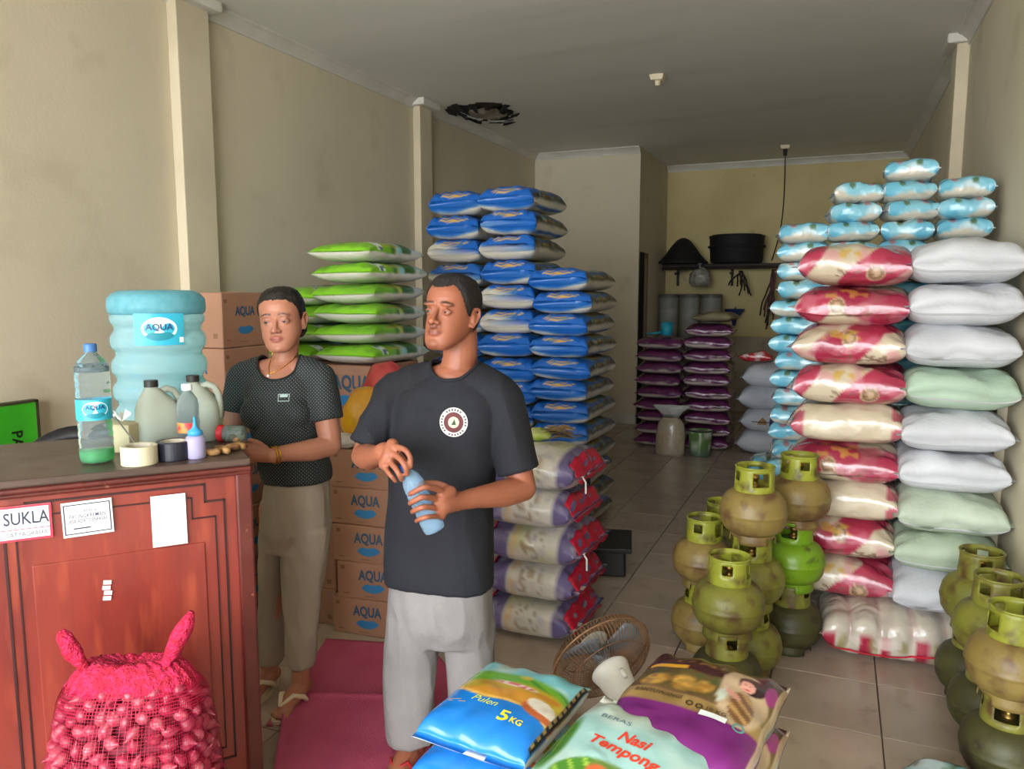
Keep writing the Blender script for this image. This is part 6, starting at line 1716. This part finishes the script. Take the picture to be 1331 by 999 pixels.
# legs and feet
for (hu, ku, au, dk) in ((545, 535, 537, 0.0), (605, 612, 618, 0.02)):
    V.chain([P(hu, 775, KM+dk), P(ku, 870, KM+dk-0.02), P(au, 968, KM+dk), ], [0.068, 0.050, 0.040], 18)
    a = P(au, 968, KM+dk); hd = Vector((0.05, -1, 0)).normalized()
    f0_ = Vector((a.x, a.y, 0.045))
    V.chain([f0_-hd*0.035+Vector((0, 0, -0.012)), f0_+hd*0.04, f0_+hd*0.11+Vector((0, 0, -0.016)), f0_+hd*0.155+Vector((0, 0, -0.022))], [0.033, 0.038, 0.036, 0.026], 14)
    for q in range(5):
        o_ = hd.cross(Vector((0, 0, 1)))*(q-2)*0.0155
        V.chain([f0_+hd*0.14+o_*0.9+Vector((0, 0, -0.026)), f0_+hd*(0.20-0.010*abs(q-1.5))+o_+Vector((0, 0, -0.030))], [0.010, 0.0088 if q else 0.011], 8)
me = V.fuse(0.0036, 4, 'man_body')
co = get_co(me); Hi = np.array(HM.inverted()); hl = co @ Hi[:3, :3].T + Hi[:3, 3]
skin = np.array((152, 92, 68.))
c = base(len(co), skin); n1 = nz(co, 14, 3.0)
c = mixc(c, (136, 80, 58), sm(n1, -0.1, 0.4)*0.6)
isH = np.linalg.norm(hl-np.array([0, 0, 0.0]), axis=1) < 0.19
fc_ = face_paint(hl, c, skin, False); c = np.where(isH[:, None], fc_, c)
set_colors(me, c)
mb_ = obj('body', rel(me, man), m_skin, man)
me.polygons.foreach_set('use_smooth', [True]*len(me.polygons))
off = Vector((man.location.x, man.location.y, 0))
Hrel = Matrix.Translation(-off) @ HM
add_eyes(man, Hrel, (-0.0022, 0.0006))
m_hairm = M('short_black_hair', (18, 15, 14), 0.6, (30, 24, 22), 60, bump=0.5, bscale=220)
obj('hair', rel(hair_mesh(HM, False), man), m_hairm, man)
# T-shirt
V = Vol()
rows = [(754, 501, 643, 0.125, 0), (730, 500, 642, 0.124, 0), (700, 501, 641, 0.122, 0), (650, 503, 641, 0.122, 0), (600, 504, 646, 0.125, 0), (560, 506, 654, 0.124, 0), (530, 508, 658, 0.115, 0.0), (510, 516, 656, 0.100, 0.01), (494, 540, 634, 0.080, 0.012), (482, 560, 620, 0.066, 0.015)]
V.loft(torso_secs(rows, KM, AX, AY), 40, 2.4)
V.chain([P(592, 492, KM+0.012), P(545, 500, KM+0.04), RSh], [0.070, 0.066, 0.064], 20)
V.chain([P(592, 492, KM+0.012), P(630, 504, KM-0.02), LSh], [0.070, 0.066, 0.064], 20)
def sleeve(V, A, B, C_, r0, r1, r2):
    d = (C_-A).normalized(); x = d.cross(Vector((0, 1, 0.2))).normalized(); y = d.cross(x)
    V.loft([(A-d*0.03, x, y, r0*0.8, r0*0.8), (A, x, y, r0, r0), (B, x, y, r1, r1*1.02), (C_, x, y, r2, r2*1.05), (C_+d*0.002, x, y, r2*0.98, r2)], 28, 2.1)
sleeve(V, RSh, RSh.lerp(REl, 0.45)+Vector((0, 0, -0.0)), RSh.lerp(REl, 0.86), 0.064, 0.064, 0.064)
sleeve(V, LSh, LSh.lerp(LEl, 0.45), LSh.lerp(LEl, 0.80), 0.064, 0.065, 0.066)
me = V.fuse(0.0055, 3, 'tshirt')
folds(me, 0.013, 7, 3.4, 2.0)
nb = P(583, 480, KM-0.05); co = get_co(me)
q = (co-np.array(P(590, 470, KM-0.015)))
kill = (np.abs(q[:, 2]+0.0) < 0.20)*(((q @ np.array(AX))/0.080)**2+((q @ np.array(AY))/0.105)**2+((q[:, 2])/0.068)**2 < 1)
tshirt_world = me.copy()
cut_faces(me, kill)
m_tee = M('black_cotton', (25, 27, 35), 0.85, (20, 21, 28), 6, bump=0.25, bscale=180)
ts = obj('tshirt', rel(me, man), m_tee, man); ts.modifiers.new('t', 'SOLIDIFY').thickness = 0.003
neck_band(me, ts, m_tee, 0.006)
# round chest print
lc_ = P(590, 548, KM-0.12); LN = (-AY*0.96+AX*0.2).normalized(); LX = AX; LY = Vector((0, 0, 1))
def badge(shape, mat, nm, off_):
    mb = decal_on(tshirt_world, lc_, LX, LY, shape, LN, off_); mb.v = [v-Vector((man.location.x, man.location.y, 0)) for v in mb.v]; return obj(nm, mb, mat, man, smooth=True)
badge(disc2d(0.044, 0.031, 40), M('white_shirt_print', (214, 208, 204), 0.7), 'printed_ring', 0.003)
badge(disc2d(0.031, 0.017, 40), M('maroon_shirt_print', (92, 40, 44), 0.7), 'printed_ring', 0.003)
badge(disc2d(0.017, 0.0, 30), M('cream_shirt_print', (222, 208, 170), 0.7), 'printed_disc', 0.003)
badge(poly2d([(-0.008, -0.008), (0.008, -0.008), (0.003, 0.011), (-0.001, 0.004)]), M('green_shirt_print', (50, 82, 60), 0.7), 'printed_emblem', 0.004)
dash = ([], [])
for i in range(26):
    a = 2*PI*i/26; ca, sa = math.cos(a), math.sin(a); k = len(dash[0])
    for r_, w_ in ((0.0345, -0.0024), (0.0345, 0.0024), (0.0405, 0.0024), (0.0405, -0.0024)): dash[0].append((r_*ca-w_*sa, r_*sa+w_*ca))
    if i % 7 != 3: dash[1].append((k, k+1, k+2, k+3))
o = badge(dash, M('dark_ring_marks', (70, 60, 66), 0.7), 'ring_marks', 0.004); o['kind'] = 'stuff'
# trousers
V = Vol()
V.loft(torso_secs([(752, 508, 638, 0.115, 0), (775, 506, 638, 0.118, 0), (805, 504, 640, 0.112, 0), (830, 510, 636, 0.085, 0)], KM, AX, AY), 32)
for (u0a, u1a, pts) in ((0, 0, ((505, 570, 800, 0.085), (501, 568, 840, 0.080), (500, 566, 880, 0.074), (502, 565, 920, 0.070), (506, 566, 960, 0.068))), (0, 0, ((576, 642, 800, 0.085), (579, 642, 840, 0.080), (582, 643, 880, 0.074), (586, 645, 930, 0.070), (590, 646, 968, 0.068)))):
    V.loft([((P(a, v, KM)+P(b, v, KM))/2, AX, AY, (P(a, v, KM)-P(b, v, KM)).length/2, ry) for a, b, v, ry in pts], 28, 2.1)
me = V.fuse(0.006, 14, 'trousers'); folds(me, 0.016, 10, 2.6, 5.0)
m_trm = M('pale_grey_cotton', (134, 131, 130), 0.85, (122, 119, 118), 5, bump=0.2, bscale=140)
tr = obj('trousers', rel(me, man), m_trm, man)
bpy.context.view_layer.update()
tw = me.copy(); co = get_co(tw); co += np.array([man.location.x, man.location.y, 0]); set_co(tw, co)
for s_ in (0.0, 0.012):
    sh = ([], [])
    for i in range(15): 
        z = -0.20+0.39*i/14; sh[0].extend([(s_, z), (s_+0.005, z)])
        if i: k = 2*i; sh[1].append((k-2, k-1, k+1, k))
    bv_c = P(641, 855, KM); Nn = AX
    mbd = decal_on(tw, Vector((bv_c.x, bv_c.y, bv_c.z)), -AY, Vector((0, 0, 1)), sh, Nn, 0.003); mbd.v = [v-off for v in mbd.v]
    obj('side_stripe', mbd, M('white_side_stripe', (222, 222, 222), 0.8), tr)
for au, dk in ((537, 0.0), (618, 0.02)):
    a = P(au, 968, KM+dk); f0_ = Vector((a.x, a.y, 0))-off; hd = Vector((0.05, -1, 0)).normalized()
    so = MB(); vs = []; n_ = 20
    for i in range(n_):
        th = 2*PI*i/n_; w_ = 0.046*(1.0 if math.cos(th) > 0 else 0.85)
        vs.append(f0_+hd*(0.075+0.135*math.cos(th))+hd.cross(Vector((0, 0, 1)))*w_*math.sin(th))
    so.add([v+Vector((0, 0, 0.0)) for v in vs]+[v+Vector((0, 0, 0.012)) for v in vs], [tuple(range(n_-1, -1, -1)), tuple(range(n_, 2*n_))]+[(i, (i+1) % n_, n_+(i+1) % n_, n_+i) for i in range(n_)])
    sd_ = obj('sandal', so, M('dark_rubber_sandal', (46, 36, 36), 0.6), man)
    sxv = hd.cross(Vector((0, 0, 1)))
    obj('strap', MB().tube([f0_+hd*0.07+sxv*0.045+Vector((0, 0, 0.012)), f0_+hd*0.10+sxv*0.03+Vector((0, 0, 0.062)), f0_+hd*0.135+Vector((0, 0, 0.05)), f0_+hd*0.10-sxv*0.03+Vector((0, 0, 0.062)), f0_+hd*0.07-sxv*0.045+Vector((0, 0, 0.012))], 0.006, 8), M('red_sandal_strap', (176, 44, 48), 0.5), sd_, smooth=True)
# the bottle he holds
Rb = bax.to_track_quat('Z', 'Y').to_matrix(); Lb = (BT-BB).length
bt = thing('water_bottle', 'clear water bottle held by the man in both hands', 'bottle', BB, Rb.to_euler())
prof = [(0, 0.004), (0.020, 0.0), (0.029, 0.004), (0.031, 0.014)]
for z0_ in (0.03, 0.05, 0.07, 0.09, 0.11): prof += [(0.0315, z0_), (0.0315, z0_+0.012), (0.0300, z0_+0.016)]
prof += [(0.0315, 0.132), (0.030, 0.15), (0.023, 0.172), (0.0135, 0.186), (0.012, Lb-0.012), (0.012, Lb-0.004)]
obj('body', MB().lathe(prof, 32), M('pale_blue_bottle_plastic', (182, 216, 243), 0.08, trans=0.72, ior=1.15), bt, smooth=True)
obj('cap', MB().lathe([(0, Lb+0.008), (0.013, Lb+0.008), (0.0145, Lb+0.005), (0.0145, Lb-0.012), (0, Lb-0.012)], 22), M('royal_blue_cap', (70, 100, 190), 0.4), bt)

# ------------------------------------------------------------------ the woman
KW = 2.83
feet = onz(388, 905)
wom = person('person', 'woman in black dotted blouse and beige trousers standing behind the counter', feet)
AX, AY = person_frame(math.radians(24))
off = Vector((wom.location.x, wom.location.y, 0))
HW = Matrix.Translation(P(366, 416, KW)) @ Matrix.Rotation(math.radians(24), 4, 'Z') @ Matrix.Rotation(math.radians(2), 4, 'X') @ Matrix.Rotation(math.radians(-3), 4, 'Y') @ Matrix.Diagonal((1.02, 0.965, 0.955, 1.0))
RSh, LSh = P(316, 490, KW+0.03), P(416, 490, KW-0.02)
LEl, LWr = P(430, 578, KW-0.06), P(352, 592, KW-0.22)
REl, RWr = P(303, 570, KW+0.0), P(320, 602, KW-0.12)
V = Vol(); head_volume(V, HW, True)
V.chain([P(373, 432, KW+0.035), P(371, 462, KW+0.02), P(367, 486, KW+0.02)], [0.047, 0.046, 0.060], 18)
V.loft(torso_secs([(655, 352, 418, 0.09, 0), (620, 347, 418, 0.095, 0), (575, 336, 412, 0.10, 0), (535, 328, 412, 0.115, 0), (510, 324, 410, 0.105, 0), (488, 330, 406, 0.085, 0.01), (474, 348, 392, 0.058, 0.015)], KW, AX, AY))
V.chain([P(367, 480, KW+0.01), P(340, 484, KW+0.02), RSh], [0.052, 0.046, 0.044], 16)
V.chain([P(367, 480, KW+0.01), P(395, 483, KW-0.0), LSh], [0.052, 0.046, 0.044], 16)
V.chain([LSh, LSh.lerp(LEl, 0.5), LEl], [0.048, 0.047, 0.040], 16)
V.chain([LEl, LEl.lerp(LWr, 0.35)+Vector((0, 0, -0.006)), LEl.lerp(LWr, 0.8), LWr], [0.040, 0.040, 0.029, 0.025], 16)
V.chain([RSh, RSh.lerp(REl, 0.5), REl], [0.048, 0.046, 0.039], 16)
V.chain([REl, REl.lerp(RWr, 0.4), RWr], [0.039, 0.038, 0.025], 16)
def rest_hand(V, W, d, side, up):           # relaxed hand, slightly curled
    d = d.normalized(); s_ = side.normalized()
    V.chain([W, W+d*0.035, W+d*0.072], [0.024, 0.027, 0.026], 12)
    V.chain([W+d*0.070-s_*0.022, W+d*0.074, W+d*0.070+s_*0.022], [0.015, 0.016, 0.014], 10)
    for i, ln in enumerate((0.062, 0.072, 0.068, 0.052)):
        b = W+d*0.078+s_*(-0.027+0.018*i); dd = (d+s_*(-0.06+0.04*i)).normalized()
        finger(V, [b, b+dd*ln*0.45-up*0.004, b+dd*ln*0.78-up*0.016, b+dd*ln*0.98-up*0.030], 0.0078)
    t0 = W+d*0.025-s_*0.022
    V.chain([t0, t0+d*0.03-s_*0.018-up*0.006, t0+d*0.058-s_*0.024-up*0.012], [0.013, 0.0105, 0.0085], 10)
rest_hand(V, LWr, Vector((-0.95, -0.20, 0.05)), Vector((0.1, -0.5, -0.85)), Vector((0.2, 0.85, -0.4)))
rest_hand(V, RWr, Vector((0.45, -0.80, -0.25)), Vector((0.85, 0.5, 0)), Vector((0, 0, 1)))
ank = []
for (hu, ku, au, av, dk) in ((402, 394, 391, 876, -0.02), (358, 352, 350, 864, 0.08)):
    V.chain([P(hu, 660, KW+dk), P(ku, 765, KW+dk-0.02), P(au, av, KW+dk)], [0.062, 0.046, 0.034], 18)
    a = P(au, av, KW+dk); ank.append(a); hd = Vector((0.15, -1, 0)).normalized(); f0_ = Vector((a.x, a.y, 0.050))
    V.chain([f0_+Vector((0, 0, 0.06)), f0_+Vector((0, 0, 0.01))], [0.034, 0.036], 12)
    V.chain([f0_-hd*0.03+Vector((0, 0, -0.006)), f0_+hd*0.04, f0_+hd*0.10+Vector((0, 0, -0.012)), f0_+hd*0.13+Vector((0, 0, -0.018))], [0.030, 0.034, 0.032, 0.026], 14)
    for q in range(5):
        o_ = hd.cross(Vector((0, 0, 1)))*(q-2)*0.0145
        V.chain([f0_+hd*0.12+o_*0.9+Vector((0, 0, -0.022)), f0_+hd*(0.18-0.009*abs(q-1.5))+o_+Vector((0, 0, -0.026))], [0.010, 0.0085], 8)
me = V.fuse(0.0036, 4, 'woman_body')
co = get_co(me); Hi = np.array(HW.inverted()); hl = co @ Hi[:3, :3].T + Hi[:3, 3]
skin = np.array((174, 118, 94.)); c = base(len(co), skin); n1 = nz(co, 14, 9.0)
c = mixc(c, (162, 106, 84), sm(n1, -0.1, 0.4)*0.6)
isH = np.linalg.norm(hl, axis=1) < 0.19
c = np.where(isH[:, None], face_paint(hl, c, skin, True), c)
set_colors(me, c); me.polygons.foreach_set('use_smooth', [True]*len(me.polygons))
body_world = me.copy()
obj('body', rel(me, wom), m_skin, wom)
Hrel = Matrix.Translation(-off) @ HW
add_eyes(wom, Hrel, (-0.0024, 0.0))
obj('hair', rel(hair_mesh(HW, True), wom), M('smooth_black_hair', (16, 13, 12), 0.42, (28, 22, 20), 40, bump=0.4, bscale=150), wom)
V = Vol()
V.loft(torso_secs([(622, 343, 430, 0.125, 0), (605, 339, 428, 0.122, 0), (575, 333, 418, 0.115, 0), (545, 326, 418, 0.125, 0), (520, 321, 416, 0.122, 0), (502, 320, 415, 0.108, 0.005), (486, 330, 408, 0.085, 0.012), (474, 346, 396, 0.066, 0.018)], KW, AX, AY), 40, 2.3)
V.chain([P(367, 479, KW+0.012), P(340, 482, KW+0.02), RSh], [0.056, 0.054, 0.056], 18)
V.chain([P(367, 479, KW+0.012), P(395, 481, KW-0.0), LSh], [0.056, 0.054, 0.056], 18)
sleeve(V, LSh, LSh.lerp(LEl, 0.35), LSh.lerp(LEl, 0.62), 0.056, 0.058, 0.059)
sleeve(V, RSh, RSh.lerp(REl, 0.35), RSh.lerp(REl, 0.55), 0.056, 0.058, 0.059)
for s_ in (-1, 1): V.ell(P(366, 532, KW)+AX*s_*0.066-AY*0.080, (0.060, 0.055, 0.062))
me = V.fuse(0.0055, 4, 'blouse'); folds(me, 0.006, 8, 4.0, 4.0)
co = get_co(me); q = co-np.array(P(362, 468, KW-0.02))
kill = (((q @ np.array(AX))/0.082)**2+((q @ np.array(AY))/0.140)**2+(q[:, 2]/0.078)**2 < 1)
# pattern coordinates: distance round the body and height
no = get_no(me); sidew = np.abs(no @ np.array(AX)) > 0.75
at = me.attributes.new('pattern', 'FLOAT_VECTOR', 'POINT')
pv = np.zeros((len(co), 3), np.float32); pv[:, 0] = np.where(sidew, co @ np.array(AY), co @ np.array(AX)); pv[:, 1] = co[:, 2]; at.data.foreach_set('vector', pv.ravel())
blouse_world = me.copy()
cut_faces(me, kill)
m_dot = bpy.data.materials.new('black_dotted_cloth'); m_dot.use_nodes = True
nt = m_dot.node_tree; N_ = nt.nodes; L_ = nt.links; b = N_['Principled BSDF']; b.inputs['Roughness'].default_value = 0.8
at_ = N_.new('ShaderNodeAttribute'); at_.attribute_name = 'pattern'
mp_ = N_.new('ShaderNodeMapping'); mp_.inputs['Scale'].default_value = (115, 115, 115); mp_.inputs['Rotation'].default_value = (0, 0, 0.78)
vo = N_.new('ShaderNodeTexVoronoi'); vo.voronoi_dimensions = '2D'; vo.inputs['Scale'].default_value = 1.0; vo.inputs['Randomness'].default_value = 0.0
L_.new(at_.outputs['Vector'], mp_.inputs['Vector']); L_.new(mp_.outputs[0], vo.inputs['Vector'])
rg_ = N_.new('ShaderNodeMapRange'); rg_.inputs['From Min'].default_value = 0.24; rg_.inputs['From Max'].default_value = 0.13
L_.new(vo.outputs['Distance'], rg_.inputs['Value'])
mx = N_.new('ShaderNodeMix'); mx.data_type = 'RGBA'; mx.inputs['A'].default_value = lc((26, 30, 32)); mx.inputs['B'].default_value = lc((104, 114, 112))
L_.new(rg_.outputs[0], mx.inputs['Factor']); L_.new(mx.outputs['Result'], b.inputs['Base Color'])
bl_ = obj('blouse', rel(me, wom), m_dot, wom); bl_.modifiers.new('t', 'SOLIDIFY').thickness = 0.003
neck_band(me, bl_, M('black_neckband', (28, 30, 32), 0.8), 0.0045)
# small woven tag on the blouse
tc_ = P(368, 517, KW-0.12); N0 = -AY
mbt = decal_on(blouse_world, tc_, AX, Vector((0, 0, 1)), frame2d(0.040, 0.026, 0.003), N0, 0.004); mbt.v = [v-off for v in mbt.v]
obj('chest_tag', mbt, M('pale_tag_thread', (150, 166, 164), 0.7), wom)
mbt = decal_on(blouse_world, tc_+Vector((0, 0, 0.006)), AX, Vector((0, 0, 1)), rect2d(0.026, 0.009), N0, 0.004); mbt.v = [v-off for v in mbt.v]
obj('chest_tag', mbt, M('pale_tag_print', (170, 190, 188), 0.7), wom)
# necklace with pendant, bracelet
m_gold = M('gold_metal', (212, 160, 60), 0.25, metal=1.0); m_pearl = M('white_pearl', (232, 228, 222), 0.2)
bvb = BVHTree.FromPolygons([v.co[:] for v in body_world.vertices], [p.vertices[:] for p in body_world.polygons])
pts = []
path = [(355, 457), (352, 466), (349.5, 477), (350, 486), (358, 483), (370, 476), (380, 468), (387, 459)]
for i in range(29):
    f = i/28*7; k_ = min(6, int(f)); g_ = f-k_
    u_ = path[k_][0]*(1-g_)+path[k_+1][0]*g_; v_ = path[k_][1]*(1-g_)+path[k_+1][1]*g_
    r_ = ray(u_, v_); h_ = bvb.ray_cast(EYE, r_.normalized(), 6)
    pts.append((h_[0] if h_[0] is not None else P(u_, v_, KW-0.08))-r_.normalized()*0.002-off)
nk = obj('necklace', MB().tube(pts, 0.0016, 6), m_gold, wom, smooth=True)
for k in range(3):
    obj('pearl', MB().ball(pts[12]+Vector((0.0, -0.006, -0.006-0.013*k)), 0.0055+0.0012*k, None, 12, 8), m_pearl, nk, smooth=True)
ba = LEl.lerp(LWr, 0.93)-off; bd = (LWr-LEl).normalized(); bx_ = bd.orthogonal().normalized(); by_ = bd.cross(bx_)
for s_ in (-0.006, 0.006):
    obj('bracelet', MB().tube([ba+bd*s_+(bx_*math.cos(2*PI*i/28)+by_*math.sin(2*PI*i/28))*0.0295 for i in range(28)], 0.0028, 8, closed=True), m_gold, wom, smooth=True)
V = Vol()
V.loft(torso_secs([(622, 347, 424, 0.112, 0), (650, 342, 428, 0.118, 0), (685, 340, 429, 0.112, 0), (712, 345, 422, 0.085, 0)], KW, AX, AY), 32)
for pts_ in (((372, 429, 685, 0.086, -0.02), (368, 424, 730, 0.080, -0.02), (369, 416, 780, 0.068, -0.02), (373, 411, 825, 0.060, -0.02), (376, 407, 862, 0.055, -0.02)),
             ((338, 378, 685, 0.086, 0.03), (338, 367, 730, 0.080, 0.05), (338, 366, 780, 0.068, 0.07), (337, 366, 820, 0.062, 0.08), (336, 366, 858, 0.058, 0.08))):
    V.loft([((P(a, v, KW+dk)+P(b_, v, KW+dk))/2, AX, AY, (P(a, v, KW+dk)-P(b_, v, KW+dk)).length/2, ry) for a, b_, v, ry, dk in pts_], 28, 2.1)
me = V.fuse(0.006, 6, 'trousers'); folds(me, 0.014, 10, 3.0, 8.0)
obj('trousers', rel(me, wom), M('beige_cotton', (160, 148, 134), 0.85, (148, 136, 122), 5, bump=0.2, bscale=140), wom)
for a in ank:
    f0_ = Vector((a.x, a.y, 0))-off; hd = Vector((0.15, -1, 0)).normalized(); sxv = hd.cross(Vector((0, 0, 1)))
    so = MB(); vs = []; n_ = 22
    for i in range(n_):
        th = 2*PI*i/n_; w_ = 0.044*(1.0 if math.cos(th) > 0 else 0.85)
        vs.append(f0_+hd*(0.07+0.125*math.cos(th))+sxv*w_*math.sin(th))
    so.add([v for v in vs]+[v+Vector((0, 0, 0.018)) for v in vs], [tuple(range(n_-1, -1, -1)), tuple(range(n_, 2*n_))]+[(i, (i+1) % n_, n_+(i+1) % n_, n_+i) for i in range(n_)])
    sd_ = obj('sandal', so, M('cream_rubber_sandal', (206, 188, 156), 0.55), wom)
    for sg in (-1, 1):
        obj('strap', MB().tube([f0_+hd*0.145+sxv*0.006+Vector((0, 0, 0.05)), f0_+hd*0.10+sxv*sg*0.026+Vector((0, 0, 0.074)), f0_+hd*0.05+sxv*sg*0.040+Vector((0, 0, 0.045)), f0_+hd*0.03+sxv*sg*0.042+Vector((0, 0, 0.016))], [0.006, 0.009, 0.010, 0.008], 8), M('cream_strap', (214, 198, 168), 0.5), sd_, smooth=True)
bpy.context.view_layer.update()
